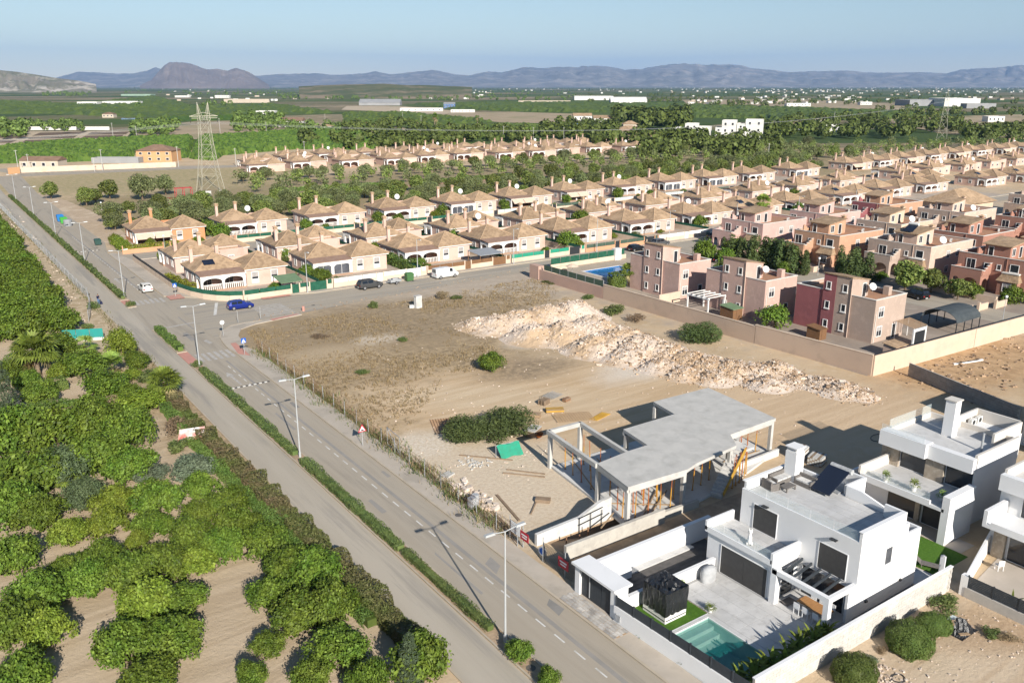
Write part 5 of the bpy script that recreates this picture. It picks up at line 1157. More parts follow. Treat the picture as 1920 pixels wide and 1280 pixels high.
for i in range(3):
    for j in range(6): link('terrace_tile', me, tl, (45.22+.92*i-50, 32.74+.965*j-33, 3.016))
win_w(o, 45.19, 35.1, .06, 4.2, 2.25, '-x', name='sliding_door')
wd(MB().box(45.0,45.5,32.1,32.59,0,2.85),'pillar','villa_white'); wd(MB().box(45.0,45.4,27.9,28.3,0,2.4),'pillar','villa_white'); wd(MB().box(47.2,48.0,27.9,28.1,0,2.4),'pier','villa_white')
wd(MB().box(45.0,45.35,27.9,32.5,2.4,2.75),'pergola_beam','villa_white'); wd(MB().box(45.35,48.0,27.9,28.2,2.4,2.75),'pergola_beam','villa_white')
for k in range(5): wd(MB().bar((45.35,28.75+.78*k,2.6),(48,29.1+.78*k,2.6),.09,.22),'pergola_slat','anthracite')
win_w(o, 47.98, 30.4, .06, 3.4, 2.2, '-x', 'glass_dark', name='sliding_door')
win_w(o, 46.9, 32.58, .06, 1.3, 2.15, '-y', 'glass_dark', name='glass_door')
wd(MB().box(48,55.3,27.5,27.88,.02,.12),'plinth','rattan')
so = wd(MB().box(53.3,55.0,33.4,34.9,5.65,5.75),'solar_heater','metal_grey'); wd(MB().add([(52.2,33.4,5.9),(52.2,35.2,5.9),(54.6,35.2,7.2),(54.6,33.4,7.2),(52.2,33.4,5.82),(52.2,35.2,5.82),(54.6,35.2,7.12),(54.6,33.4,7.12)],[(3,2,1,0),(4,5,6,7),(0,1,5,4),(1,2,6,5),(2,3,7,6),(3,0,4,7)]),'collector','solar',so); wd(MB().tube((54.7,33.3,7.1),(54.7,35.1,7.1),.22,.22,12),'tank','tarp_grey',so)
wd(MB().bar((52.4,34.3,5.62),(52.4,34.3,5.95),.05),'leg','metal_grey',so); wd(MB().bar((54.4,33.6,5.7),(54.4,33.6,7.0),.05),'leg','metal_grey',so)
# ---- furniture of the villa
def sofa(label, x, y, z, w, rz):
    o = thing('rattan_sofa', label, 'sofa', (x,y,z), rz, 'roof terrace rattan set'); MB().box(-w/2,w/2,-.4,.4,.0,.34).obj('base','rattan',o); MB().box(-w/2,w/2,.28,.42,.34,.75).obj('backrest','rattan',o)
    for s in (-1,1): MB().box(s*(w/2-.06)-.06,s*(w/2-.06)+.06,-.4,.28,.34,.58).obj('armrest','rattan',o)
    n = max(1, round(w/.7))
    for k in range(n): MB().box(-w/2+.13+k*(w-.26)/n+.02,-w/2+.13+(k+1)*(w-.26)/n-.02,-.38,.26,.345,.46).obj('cushion','cushion',o)
    return o
sofa('rattan corner sofa with pale cushions at the back of the roof terrace', 51.9,37.3,5.64,2.6,0); sofa('rattan armchair at the left of the roof terrace', 50.0,37.0,5.64,1.1,1.35); sofa('rattan two-seat sofa facing the corner sofa', 52.6,35.8,5.64,1.5,-1.57)
o = thing('rattan_table','low rattan coffee table on the roof terrace','table',(50.9,36.1,5.64)); MB().box(-.55,.55,-.35,.35,.28,.36).obj('top','rattan',o)
for sx in (-1,1):
    for sy in (-1,1): MB().box(sx*.5-.05,sx*.5+.05,sy*.3-.04,sy*.3+.04,0,.28).obj('leg','rattan',o)
o = thing('dining_table','long teak dining table under the pergola','table',(46.3,29.7,.06)); MB().box(-.5,.5,-1.15,1.15,.70,.75).obj('top','teak',o)
for sx in (-1,1):
    for sy in (-1,1): MB().box(sx*.4-.04,sx*.4+.04,sy*1.0-.04,sy*1.0+.04,0,.70).obj('leg','white_trim',o)
def chair(name, label, x, y, rz, z=.06, m='sign_white', group='dining chairs'):
    o = thing(name, label, 'chair', (x,y,z), rz, group); MB().box(-.23,.23,-.23,.23,.42,.46).obj('seat',m,o); MB().box(-.23,.23,.2,.24,.5,.88).obj('backrest',m,o)
    for sx in (-1,1):
        for sy in (-1,1): MB().box(sx*.2-.02,sx*.2+.02,sy*.2-.02,sy*.2+.02,0,.42).obj('leg',m,o)
    return o
for i, y in enumerate((29.0,29.8,30.5)):
    chair('dining_chair','white dining chair on the pool side of the teak table, %s from the right' % nth(i), 45.55,y,1.57); chair('dining_chair','white dining chair on the house side of the teak table, %s from the right' % nth(i), 47.05,y,-1.57)
o = tag(MB().box(45.6,46.7,31.4,32.1,.065,.085).obj('doormat','rattan'), 'dark doormat under the villa pergola', 'doormat')
# covered hot tub
o = thing('hot_tub','hot tub wrapped in shiny black plastic on a white base','hot tub',(38.2,35.9,.02)); o.scale = (1.05,1.08,1.48); wd = Wd(o)
MB().box(-1.0,.9,-.95,1.05,0,.42).obj('base','white_trim',o); MB().box(-1.02,-.99,-.9,1.0,.12,.16).obj('trim','dark_metal',o); MB().box(-.95,.85,-.97,-.94,.12,.16).obj('trim','dark_metal',o)
nx = 14; rg = np.random.default_rng(4); cv = MB(); ring_ = []
for k in range(7):
    z = .36+k*.2; row = []
    for i in range(48):
        t = i/48*4; s_ = int(t); f = t-s_; q = [(-1.03+2.0*f,-.98),(.97,-.98+2.06*f),(.97-2.0*f,1.08),(-1.03,1.08-2.06*f)][s_]
        w_ = .035*math.sin(i*1.9+k*.8)+.02*math.sin(i*3.7-k*1.3); n_ = [(0,-1),(1,0),(0,1),(-1,0)][s_]
        row.append((q[0]+n_[0]*w_, q[1]+n_[1]*w_, z))
    ring_.append(row)
for r_ in ring_: cv.v += r_
for k in range(6):
    for i in range(48): cv.f.append((k*48+i, k*48+(i+1)%48, (k+1)*48+(i+1)%48, (k+1)*48+i))
cv.obj('plastic_wrap','tarp_black',o)
tp = MB(); N_ = 12
for j in range(N_+1):
    for i in range(N_+1):
        u, v = i/N_, j/N_; e = min(u,1-u,v,1-v)
        z = 1.57+ (0 if e < .01 else .10*math.sin(u*9+v*4)*math.sin(v*8-u*3)+.05*float(rg.normal())-.06)
        tp.v.append((-1.04+2.02*u,-1.0+2.1*v,z))
tp.f = [(j*(N_+1)+i, j*(N_+1)+i+1, (j+1)*(N_+1)+i+1, (j+1)*(N_+1)+i) for j in range(N_) for i in range(N_)]
tp.obj('plastic_top','tarp_black',o)
# covered barbecue
o = thing('covered_barbecue','barbecue under a grey fabric cover against the low wall','barbecue',(43.6,36.9,.06)); b = MB(); n_ = 20; prof = [(.62,0),(.66,.35),(.68,.7),(.62,.95),(.45,1.12),(.1,1.2)]
for k, (r_, z) in enumerate(prof):
    for i in range(n_):
        t = 2*math.pi*i/n_; rr = r_*(1+.06*math.sin(i*2.3+k)); b.v.append((rr*math.cos(t)*1.1, rr*math.sin(t)*.62, z))
for k in range(len(prof)-1):
    for i in range(n_): b.f.append((k*n_+i,k*n_+(i+1)%n_,(k+1)*n_+(i+1)%n_,(k+1)*n_+i))
b.f.append(tuple((len(prof)-1)*n_+i for i in range(n_))); b.obj('cover','tarp_grey',o,True)
MB().box(-.35,.35,-.2,.2,0,.3).obj('base','dark_metal',o)
def pot(label, x, y, z=.06, s=1.):
    g, _ = fan_palm(int(x*10), .0, .5*s, 16, .5, 0, 5)
    o = thing('potted_palm', label, 'potted plant', (x,y,z), 0, 'potted palms'); MB().lathe([(.13*s,0),(.2*s,.42*s),(.17*s,.42*s),(.15*s,.36*s)], n=12).obj('pot','white_trim',o); f = link('leaves', quads_mesh('pot_leaves',[tuple(v) for v in g],'palm_leaf'), o, (0,0,.4*s)); return o
pot('potted palm in white pot at the pool corner', 40.75,34.1); pot('potted palm in white pot behind the hot tub', 41.1,37.1)
pot('potted palm at the left of the second villa balcony', 63.3,35.5,3.05,1.3); pot('potted palm in white pot in the middle of the second villa balcony', 63.7,33.2,3.05,1.4); pot('potted palm at the right of the second villa balcony', 63.9,30.9,3.05,1.2)
# dog statue on the terrace parapet
o = thing('dog_statue','white sitting dog statue with dark eyes on the villa terrace','statue',(45.9,35.3,3.03), 2.2)
def ell(mb, c, r, n=10, k=6):
    base = len(mb.v)
    for j in range(k+1):
        ph = math.pi*j/k
        for i in range(n):
            t = 2*math.pi*i/n; mb.v.append((c[0]+r[0]*math.sin(ph)*math.cos(t), c[1]+r[1]*math.sin(ph)*math.sin(t), c[2]+r[2]*math.cos(ph)))
    for j in range(k):
        for i in range(n): mb.f.append((base+j*n+i, base+j*n+(i+1)%n, base+(j+1)*n+(i+1)%n, base+(j+1)*n+i))
    return mb
b = MB(); ell(b,(0,.08,.28),(.2,.24,.26)); ell(b,(0,-.06,.48),(.16,.17,.3)); b.tube((-.09,-.18,0),(-.08,-.12,.5),.06,.08); b.tube((.09,-.18,0),(.08,-.12,.5),.06,.08); ell(b,(-.17,.1,.12),(.09,.2,.13)); ell(b,(.17,.1,.12),(.09,.2,.13)); b.tube((0,-.08,.62),(0,-.1,.85),.1,.1); b.obj('body','dish_white',o,True)
h_ = ell(ell(MB(),(0,-.12,.95),(.16,.17,.17)),(0,-.27,.91),(.08,.12,.08)).obj('head','dish_white',o,True)
for s in (-1,1): MB().lathe([(.06,0),(.04,.1),(.005,.2)],(s*.1,-.1,1.06),6).obj('ear','dish_white',h_); 
MB().box(-.15,.15,-.3,-.25,.97,1.02).obj('sunglasses','dark_metal',h_)
# banana plants along the block wall
def banana(label, x, y, s, seed):
    r = random.Random(seed); V = []
    for i in range(18):
        a = r.uniform(0,6.28); L = s*r.uniform(.7,1.2); up = r.uniform(.5,1.3); p = Vector((0,0,s*.35)); d = Vector((math.cos(a)*math.cos(up),math.sin(a)*math.cos(up),math.sin(up))); side = Vector((-math.sin(a),math.cos(a),0))
        for k in range(5):
            q = p + d*L/5; w0 = s*.085*math.sin(math.pi*(k+.15)/5.2); w1 = s*.085*math.sin(math.pi*(k+1.15)/5.2)
            V += [p-side*w0, p+side*w0, q+side*w1, q-side*w1]; p = q; d = (d-Vector((0,0,.28))).normalized()
    o = thing('banana_plant', label, 'plant', (x,y,.02), 0, 'banana plants along the block wall'); link('leaves', quads_mesh('banana_leaves',[tuple(v) for v in V],'banana_leaf'), o); MB().tube((0,0,0),(0,0,s*.45),.07*s,.05*s,7).obj('stem','hedge_leaf',o); return o
for i in range(20):
    f = i/19; banana('yellow-green banana plant along the block wall behind the pool', 36.2+8.8*f, 27.55+.3*math.sin(i*2.1), random.uniform(.95,1.35), i)
for i, (x, y) in enumerate(((35.25,33.0),(35.3,31.2),(35.4,29.4),(35.2,34.6))):
    g, _ = fan_palm(40+i, .1, .8, 14, .5, 0, 5); o = thing('low_palm','low palm behind the slat fence beside the pool','plant',(x,y,.0),0,'low palms by the slat fence'); link('leaves', quads_mesh('low_palm_leaves',[tuple(v) for v in g],'hedge_leaf'), o); MB().tube((0,0,0),(0,0,.15),.08,.06,6).obj('stem','bark',o)
# block boundary wall on the right of the first villa
mat('block_white', (.53,.50,.455), (.47,.44,.40), sc=2.5, c3=(.58,.555,.51), sc3=.8, rough=.95, bump=.3, bsc=12, rnd=.05)
mat('mortar', (.44,.41,.37), (.40,.375,.34), sc=3, rough=1)
o = thing('block_wall','whitewashed concrete block wall beside the sandy plot','wall',(35.6,26.1,0)); L_ = 21.3; ang = math.atan2(-.12,21.3); o.rotation_euler = (0,0,ang)
MB().box(0,L_,.02,.18,0,1.95).obj('mortar_core','mortar',o); MB().box(-.02,L_+.02,-.02,.22,1.96,2.02).obj('coping','villa_white',o)
bm_ = MB().box(.008,.642,0,.2,.008,.212).mesh('block','block_white'); bh_ = MB().box(.008,.317,0,.2,.008,.212).mesh('block','block_white')
for r_ in range(9):
    nb_ = 33
    for k in range(nb_):
        x = k*.65 + (.325 if r_ % 2 else 0)
        if x + .65 <= L_+.01: link('block', bm_, o, (x,0,r_*.217))
    if r_ % 2: link('block', bh_, o, (0,0,r_*.217)); link('block', bh_, o, (L_-.325,0,r_*.217))
# ---- second villa
def stone_pillar(wd, x0,x1,y0,y1,z0,z1): return wd(MB().box(x0,x1,y0,y1,z0,z1),'stone_pillar','stone_clad')
o = thing('white_villa','white villa with stone clad pillars and long balcony behind the first','house',(70,34,0)); wd = Wd(o)
wd(MB().box(67.2,74.2,30.2,38.2,0,5.6),'upper_wall','villa_white'); wd(MB().box(66.6,67.3,30.2,34.0,4.9,6.1),'front_fascia','villa_white'); wd(MB().box(66.2,67.3,34.0,38.2,4.9,6.2),'front_fascia','villa_white')
wd(MB().box(67.2,74.2,30.2,30.42,5.6,6.35),'parapet','villa_cream'); wd(MB().box(67.2,74.2,38.0,38.2,5.6,6.1),'parapet','villa_cream'); wd(MB().box(74.0,74.2,30.42,38.0,5.6,6.1),'parapet','villa_cream')
wd(MB().box(67.3,74.0,30.42,38.0,5.6,5.63),'roof_terrace','deck_tile'); wd(MB().box(66.25,66.3,34.2,38.1,6.2,6.8),'glass_balustrade','glass_clear'); wd(MB().box(67.4,74.0,38.05,38.1,6.1,6.9),'glass_balustrade','glass_clear')
c_ = wd(MB().box(70.8,71.7,34.3,35.2,5.62,8.9),'chimney','villa_white'); wd(MB().box(70.7,71.8,34.2,35.3,8.9,9.0),'chimney_cap','villa_cream',c_)
al = wd(MB().box(74.2,77,31.3,35.4,3.2,5.6),'rear_wing','villa_white'); wd(MB().box(72,77,35.2,35.4,5.6,6.7),'parapet','villa_cream',al); wd(MB().box(76.8,77,31.3,35.2,5.6,6.7),'parapet','villa_cream',al); wd(MB().box(72,77,31.3,31.5,5.6,6.7),'parapet','villa_cream',al)
for x in (75.2,76.3): a = ac_unit(o, x-70, 34.8-34, 5.62)
wd(MB().tube((70.0,31.3,5.63),(70.0,31.3,7.3),.1),'flue','metal_grey')
stone_pillar(wd,66.9,67.19,36.6,38.2,0,4.9); stone_pillar(wd,66.9,67.19,32.6,34.2,0,4.9)
win_w(o,67.18,35.4,3.1,2.3,1.8,'-x','glass_dark'); win_w(o,67.18,31.4,3.1,2.2,1.8,'-x','glass_dark')
bl = wd(MB().box(62.6,67.19,30.0,37.6,2.75,3.02),'balcony','villa_white'); wd(MB().box(62.7,67.1,30.3,37.4,3.02,3.035),'balcony_floor','deck_tile',bl); wd(MB().box(62.6,62.8,31.2,37.6,3.02,3.3),'upstand','villa_white',bl); wd(MB().box(62.6,67.1,37.4,37.6,3.02,4.0),'parapet','villa_cream',bl); wd(MB().box(62.6,66.5,29.6,30.2,0,4.1),'end_wall','villa_white',bl); wd(MB().box(62.68,62.72,31.3,37.3,3.3,3.9),'glass_balustrade','glass_clear',bl)
wd(MB().box(64.8,67.19,30.2,38.0,0,2.75),'ground_floor','villa_white'); win_w(o,64.79,34.6,.05,2.6,2.3,'-x','glass_dark'); win_w(o,64.79,31.6,.05,2.3,2.3,'-x','shutter_dark'); stone_pillar(wd,64.5,64.79,32.9,33.3,0,2.75)
lw = sheet('lawn', rect(58.0,62.6,27.6,32.5), .02, 'turf'); sheet('villa_path', rect(62.65,64.7,28.2,37), .02, 'deck_beige')
sheet('villa_yard', rect(55.6,57.9,26.6,38), .02, 'deck_tile')
o = thing('sun_lounger','dark sun lounger on the lawn of the second villa','sun lounger',(58.6,28.6,.02),.4); MB().box(-.3,.3,-.9,.5,.25,.32).obj('seat','rattan',o); MB().add([(-.3,.5,.32),(.3,.5,.32),(.3,1.0,.75),(-.3,1.0,.75),(-.3,.5,.26),(.3,.5,.26),(.3,1.0,.69),(-.3,1.0,.69)],[(0,1,2,3),(7,6,5,4),(0,4,5,1),(1,5,6,2),(2,6,7,3),(3,7,4,0)]).obj('backrest','rattan',o)
for sx in (-1,1):
    for y in (-.8,.4): MB().box(sx*.26-.03,sx*.26+.03,y-.03,y+.03,0,.25).obj('leg','rattan',o)
o = thing('outdoor_shower','white outdoor shower column behind the block wall','shower',(57.2,26.9,0)); MB().box(-.06,.06,-.18,.18,0,2.3).obj('column','sign_white',o); MB().box(-.3,.06,-.06,.06,2.3,2.36).obj('head','metal_grey',o)
# ---- third villa (right edge) and its yard
o = thing('white_villa','white villa cut off by the right edge with slat-fenced yard','house',(70,22,0)); wd = Wd(o)
wd(MB().box(66.2,76,16,27.6,0,5.6),'upper_wall','villa_white'); wd(MB().box(65.6,66.19,16,27.6,4.9,6.2),'front_fascia','villa_white'); wd(MB().box(66.2,76,27.4,27.6,5.6,6.5),'parapet','villa_cream'); wd(MB().box(66.3,76,16,27.4,5.6,5.63),'roof_terrace','deck_tile')
bl = wd(MB().box(63.0,66.19,16,27.2,2.75,3.02),'balcony','villa_white'); wd(MB().box(63.0,63.2,16,26.6,3.02,3.3),'upstand','villa_white',bl); wd(MB().box(63.0,66.1,26.9,27.2,3.02,4.1),'parapet','villa_white',bl)
wd(MB().box(64.6,66.19,16,27.2,0,2.75),'ground_floor','villa_white'); win_w(o,66.18,24.6,3.1,2.6,1.8,'-x','glass_dark'); win_w(o,64.59,24.2,.05,3,2.3,'-x','glass_dark'); stone_pillar(wd,64.3,64.59,25.9,26.8,0,2.75)
yd = sheet('villa_yard', [(57.3,12),(64.3,12),(64.3,26.2),(57.6,25.2)], .03, 'deck_beige')
o = thing('yard_wall','white yard wall of the right edge villa','wall',(61,26.1,0)); wd = Wd(o); wd(MB().prism([(57.1,25.2),(57.3,25.2),(65.4,27.3),(65.4,27.55)],0,1.5),'wall','villa_white'); wd(MB().box(57.05,57.5,24.9,25.4,0,1.6),'pier','villa_white')
o = thing('slat_fence','anthracite slat fence on a grey wall beside the sandy plot','fence',(57.1,19.5,0)); wd = Wd(o); wd(MB().box(57.0,57.25,14,25,0,.75),'wall','mortar')
for k in range(6):
    y0 = 24.9-1.75*k
    for j in range(7): wd(MB().box(57.1,57.13,y0-1.7,y0-.03,.8+.13*j,.91+.13*j),'slat','anthracite')
    wd(MB().box(57.07,57.16,y0-.04,y0+.04,.75,1.75),'post','anthracite')
chair('folding_chair','white folding chair on the beige yard at the right edge',62.6,25.3,2.6,.03,group=None) if False else tag(chair('folding_chair','x',62.6,25.3,2.6,.03), 'white folding chair on the beige yard at the right edge', 'chair')
banana('young banana plant behind the slat fence of the right edge yard', 58.2,22.3,1.0,77)
# fourth villa, sliver behind
o = thing('white_villa','white villa wall at the right edge behind the second villa','house',(86,35,0)); wd = Wd(o)
wd(MB().box(88.5,97,26,36.0,0,6.4),'upper_wall','villa_white'); wd(MB().box(85.6,88.49,26,34.6,2.75,3.02),'balcony','villa_white'); wd(MB().box(85.6,88.49,34.4,34.6,3.02,4.0),'parapet','villa_cream'); win_w(o,88.48,32.5,3.1,2.4,1.9,'-x','glass_dark'); stone_pillar(wd,88.2,88.49,34,35.2,0,6); wd(MB().box(87.3,88.49,26,34.6,0,2.75),'ground_floor','villa_white')
sheet('villa_paving', rect(64.8,80,38.3,39.9), .018, 'deck_beige')
seg3 = tag(MB().box(57.8,80,40.0,40.22,0,1.7).obj('rear_wall','villa_white'),'white garden wall behind the second villa','wall')
# grey block wall dividing the sandy site from the neighbour plot
o = thing('block_wall','grey concrete block wall in shadow behind the second villa','wall',(99.2,54.6,0)); L_ = 16.3; o.rotation_euler = (0,0,math.atan2(-15.4,-4.6))
mat('block_grey', (.26,.24,.22), (.31,.285,.26), sc=2, rough=.95, rnd=.08); MB().box(0,L_,.02,.16,0,1.7).obj('mortar_core','mortar',o)
bg_ = MB().box(.012,.988,0,.18,.012,.271).mesh('block','block_grey')
for r_ in range(6):
    for k in range(16): link('block', bg_, o, (k*1.0+(.2 if r_%2 else 0),0,r_*.283))
# ------------------------------------------------------------------ building site: concrete frame
mat('concrete', (.455,.44,.41), (.51,.49,.455), sc=.7, c3=(.38,.365,.335), sc3=.8, rough=.9, bump=.15, bsc=10, lo3=.5, hi3=.75)
mat('concrete_white', (.56,.545,.515), (.60,.585,.555), sc=.6, c3=(.49,.475,.445), sc3=1., rough=.9)
mat('concrete_stained', (.47,.44,.385), (.40,.37,.325), sc=1.0, c3=(.30,.275,.245), sc3=.7, rough=.95, lo3=.56, hi3=.7)
mat('prop_yellow', (.52,.27,.03), (.44,.2,.03), sc=2, rough=.6); mat('prop_orange', (.40,.12,.03), (.34,.10,.03), sc=2, rough=.7); mat('prop_blue', (.03,.16,.42), rough=.6)
mat('timber', (.36,.255,.155), (.28,.195,.12), sc=2, rough=.95); mat('timber_old', (.21,.15,.10), (.26,.19,.13), sc=2, rough=1); mat('rust_mesh', (.20,.105,.06), (.26,.14,.075), sc=3, rough=.95)
mat('formwork_yellow', (.50,.30,.05), (.42,.24,.04), sc=1, rough=.8)
SLAB = [(43.8,46.0),(50.2,45.6),(51.7,46.0),(57.5,46.6),(59,48.6),(65.8,48.8),(67.05,58.7),(59.2,59.0),(58.5,55.3),(51.7,55.3),(51,51.3),(48.5,51.3),(44.7,50.9)]
o = thing('unfinished_house','unfinished raw concrete house frame with flat roof slab on columns','building',(55,52,0)); wd = Wd(o); FR = o
wd(MB().prism(SLAB, 3.55, 3.85),'roof_slab','concrete')
for p, q in (((44.7,50.9),(45.8,59.3)),((45.8,59.2),(49.6,59.1)),((49.6,59.2),(48.5,51.2))): wd(MB().bar((*p,3.63),(*q,3.63),.34,.42),'beam','concrete')
for p, q in (((43.95,46.1),(44.85,51)),((44,46.15),(50.2,45.8)),((59,48.8),(65.6,49)),((65.7,49),(66.9,58.5)),((58.6,55.3),(51.7,55.2)),((59.2,58.8),(66.9,58.5))): wd(MB().bar((*p,3.4),(*q,3.4),.3,.3),'beam','concrete')
for i, (x, y) in enumerate([(44.05,46.25),(50.1,45.9),(44.95,51.0),(45.85,59.0),(49.45,58.95),(51.85,55.0),(51.2,50.9),(58.7,55.0),(59.2,58.7),(66.75,58.4),(65.6,49.1),(59.3,48.9),(57.2,47.0),(62.5,53.5),(55,51)]):
    wd(MB().box(x-.17,x+.17,y-.17,y+.17,-.02,3.3 if i != 3 and i != 4 else 3.45),'column','concrete')
wd(MB().prism([(43.9,46.1),(51.6,45.8),(57.6,46.6),(65.9,48.7),(67,58.6),(45.9,58.9),(44.8,51)],0,.22),'floor_slab','concrete_white')
wd(MB().bar((43.7,45.75,.3),(51.6,45.45,.3),.3,.75),'plinth','concrete_stained'); wd(MB().bar((59.6,48.2,.35),(66,48.35,.35),.25,.8),'plinth','concrete_white')
# concrete stair with its formwork
SX, SY = 1.1, -1.75
st = wd(MB().add([(x+SX,y+SY,z) for x,y,z in [(53.2,46.9,.22),(57.6,48.4,3.0),(57.2,49.5,3.0),(52.8,48.0,.22),(53.2,46.9,.0),(57.8,48.5,2.7),(57.4,49.6,2.7),(52.8,48.0,.0)]],[(0,1,2,3),(7,6,5,4),(0,4,5,1),(1,5,6,2),(2,6,7,3),(3,7,4,0)]),'stair_flight','concrete')
for k in range(13):
    f = (k+.5)/13; x, y, z = 53.2+4.4*f-.2+SX, 46.9+1.5*f+.55+SY, .22+2.78*f; b = MB().box(-.16,.16,-.55,.55,-.12,.12); b.xf(TR(x,y,z) @ ROT(.33)); wd(b,'step','concrete_white',st)
wd(MB().bar((53.2+SX,46.75+SY,.5),(57.7+SX,48.28+SY,3.2),.06,.45),'formwork_board','formwork_yellow',st); wd(MB().box(58.3,60.0,46.6,48.5,2.85,3.05),'landing','concrete_white',st)
# steel props, each standing free
props = [(44.6+.0,47.4),(45.2,48.7),(45.5,50.0),(45.6,51.6),(45.9,53.0),(46.1,54.6),(46.4,56.2),(46.6,57.6),(47.6,52.3),(48.0,54.2),(48.3,56.0),(48.7,57.4),(45.5,46.8),(46.8,46.6),(48.1,46.5),(49.2,46.4),(46.2,48.3),(47.6,48.0),(49.0,47.8),(50.6,47.4),(47.2,49.8),(48.9,49.6),(50.4,49.3),(52.2,52.6),(53.4,54.2),(55.2,54.0),(57,54.2),(60.4,49.8),(61.8,49.7),(63.1,49.8),(64.5,49.9),(60.8,51.2),(62.6,51.4),(64.4,51.6),(56.4,45.8),(57.1,46.0),(57.8,46.2),(58.5,46.5),(59.2,46.8),(59.8,47.1),(57.9,49.8),(60.0,48.0),(53.2,47.6),(54.6,47.9),(56,48.2),(46,47.6),(48.3,48.8),(49.7,48.6)]
pm = {}
for c in ('prop_yellow','prop_orange','prop_blue'):
    pm[c] = (MB().tube((0,0,.02),(0,0,1.9),.05,.05,6).mesh('outer_tube',c), MB().tube((0,0,1.9),(0,0,3.05),.036,.036,6).mesh('inner_tube','prop_orange' if c != 'prop_blue' else 'metal_grey'), MB().box(-.09,.09,-.09,.09,0,.02).mesh('base_plate','rust_mesh'))
for i, (x, y) in enumerate(props):
    c = 'prop_blue' if i in (3,) else ('prop_orange' if i % 4 == 1 else 'prop_yellow')
    po = thing('steel_prop', '%s adjustable steel prop under the concrete slab' % {'prop_yellow':'yellow','prop_orange':'rusty orange','prop_blue':'blue'}[c], 'prop', (x,y,.22), 0, 'steel props under the slab'); po.rotation_euler = (random.uniform(-.03,.03),random.uniform(-.03,.03),0)
    for me in pm[c]: link(me.name.split('.')[0], me, po)
for i, (p, q, z) in enumerate([((46,46.4),(50.3,49.2),.3),((46.8,46.3),(51,48.6),.34),((45.2,50),(49.6,46.3),.3),((60,50),(64.8,49.6),.3),((45.4,51.5),(47.8,57.8),.5),((47.8,50.6),(50.0,57),.55)]):
    tag(MB().bar((*p,z),(*q,z+.1),.1,.08).obj('timber_beam','timber'), 'loose timber beam lying on the concrete floor slab', 'beam', 'loose timber beams')
# ramp to the basement
r = MB(); x0,x1,y0,y1 = RAMP
r.add([(x0,y0,0),(x1,y0,-1.7),(x1,y1,-1.7),(x0,y1,0),(x1,y0,0),(x1,y1,0),(x0,y0,0),(x0,y1,0)],[(0,1,2,3),(6,4,1),(7,2,5),(1,4,5,2)]); struct(r.obj('basement_ramp','soil'))
o = tag(MB().box(36.7,47.2,45.02,45.33,0,1.25).obj('ramp_wall','concrete_stained'), 'stained concrete parapet wall along the basement ramp', 'wall')
o = thing('retaining_wall','pale concrete retaining wall rising towards the concrete frame','wall',(40,48.3,0)); wd = Wd(o)
w = MB(); P_ = [(36.2,0),(42.3,0),(44.0,0),(44.0,2.0),(42.9,1.95),(40.6,1.15),(36.2,1.0)]
w.v = [(x,48.12,z) for x,z in P_]+[(x,48.42,z) for x,z in P_]; n_ = len(P_); w.f = [tuple(range(n_)), tuple(range(2*n_-1,n_-1,-1))]+[(i,n_+i,n_+(i+1)%n_,(i+1)%n_) for i in range(n_)]
wd(w,'wall','concrete_white')
for (p,q) in (((41.2,46.2,.9),(43.6,47.4,1.0)),((41.4,45.6,.5),(44,46.2,.6))): tag(MB().bar(p,q,.08,.1).obj('shoring_timber','timber'),'pale shoring timber spanning the basement ramp','beam','shoring timbers')
o = thing('ramp_railing','dark temporary railing on the pale retaining wall','railing',(41.5,48.0,0)); wd = Wd(o)
for z in (.6,1.2): wd(MB().bar((40.3,47.95,z),(42.9,47.95,z+.3),.05),'rail','dark_metal')
for x in (40.4,41.6,42.8): wd(MB().bar((x,47.95,-.2),(x,47.95,1.3),.05),'post','dark_metal')
for i,(x,y) in enumerate(((38.2,46.9),(39.3,46.6),(40.6,47.1))): tag(MB().box(x-.04,x+.04,y-.04,y+.04,-.35,.75).obj('rusty_post','rust_mesh'),'short rusty post beside the basement ramp','post','rusty posts')
# ------------------------------------------------------------------ rubble heaps
mat('rubble_pale', (.60,.505,.42), (.52,.42,.335), sc=.9, c3=(.47,.34,.22), sc3=.09, rough=1, bump=.7, bsc=4, lo3=.45, hi3=.56)
mat('rubble_stone', (.60,.51,.43), (.50,.40,.32), sc=.5, rough=1, isl=.22); mat('rubble_dark', (.40,.28,.18), (.30,.21,.14), sc=.6, rough=1, isl=.35)
HEAP = [(900,612,2.0,1.3),(935,614,2.6,1.8),(975,610,2.8,2.3),(1022,604,2.8,2.6),(1075,594,2.7,2.7),(1005,632,2.6,1.9),(1060,632,2.8,2.2),(1112,625,3.,2.5),(1120,655,2.6,1.9),(1165,645,3.,2.3),(1205,658,3.,2.2),(1180,672,2.2,1.5),(1250,668,2.8,2.1),(1240,690,2.2,1.5),(1292,680,2.6,1.9),(1285,704,2.,1.2),(1335,690,2.6,1.8),(1375,698,2.5,1.9),(1340,712,2.,1.2),(1415,702,2.4,1.6),(1455,700,2.2,1.8),(1440,722,2.,1.2),(1495,714,2.,1.0),(1540,722,2.,1.3),(1580,734,2.2,1.3),(1610,742,1.7,.8)]
HC = [(*G(a,b),s*(1.28 if a < 1230 else 1.05),h*(1.05 if a < 1230 else .9)) for a,b,s,h in HEAP]
def heap_h(X, Y):
    Z = np.zeros_like(X)
    for cx,cyy,s,h in HC: Z = np.maximum(Z, h*np.exp(-(((X-cx)**2+(Y-cyy)**2)/(2*s*s*.62))**1.15))
    nz = fbm(X*.7,Y*.7,5,.6)
    Z = Z*(1+.4*(nz-.5)) + .2*np.minimum(Z,1)*(fbm(X*1.9+7,Y*1.9,4,.6)-.5)*2
    return Z - .16
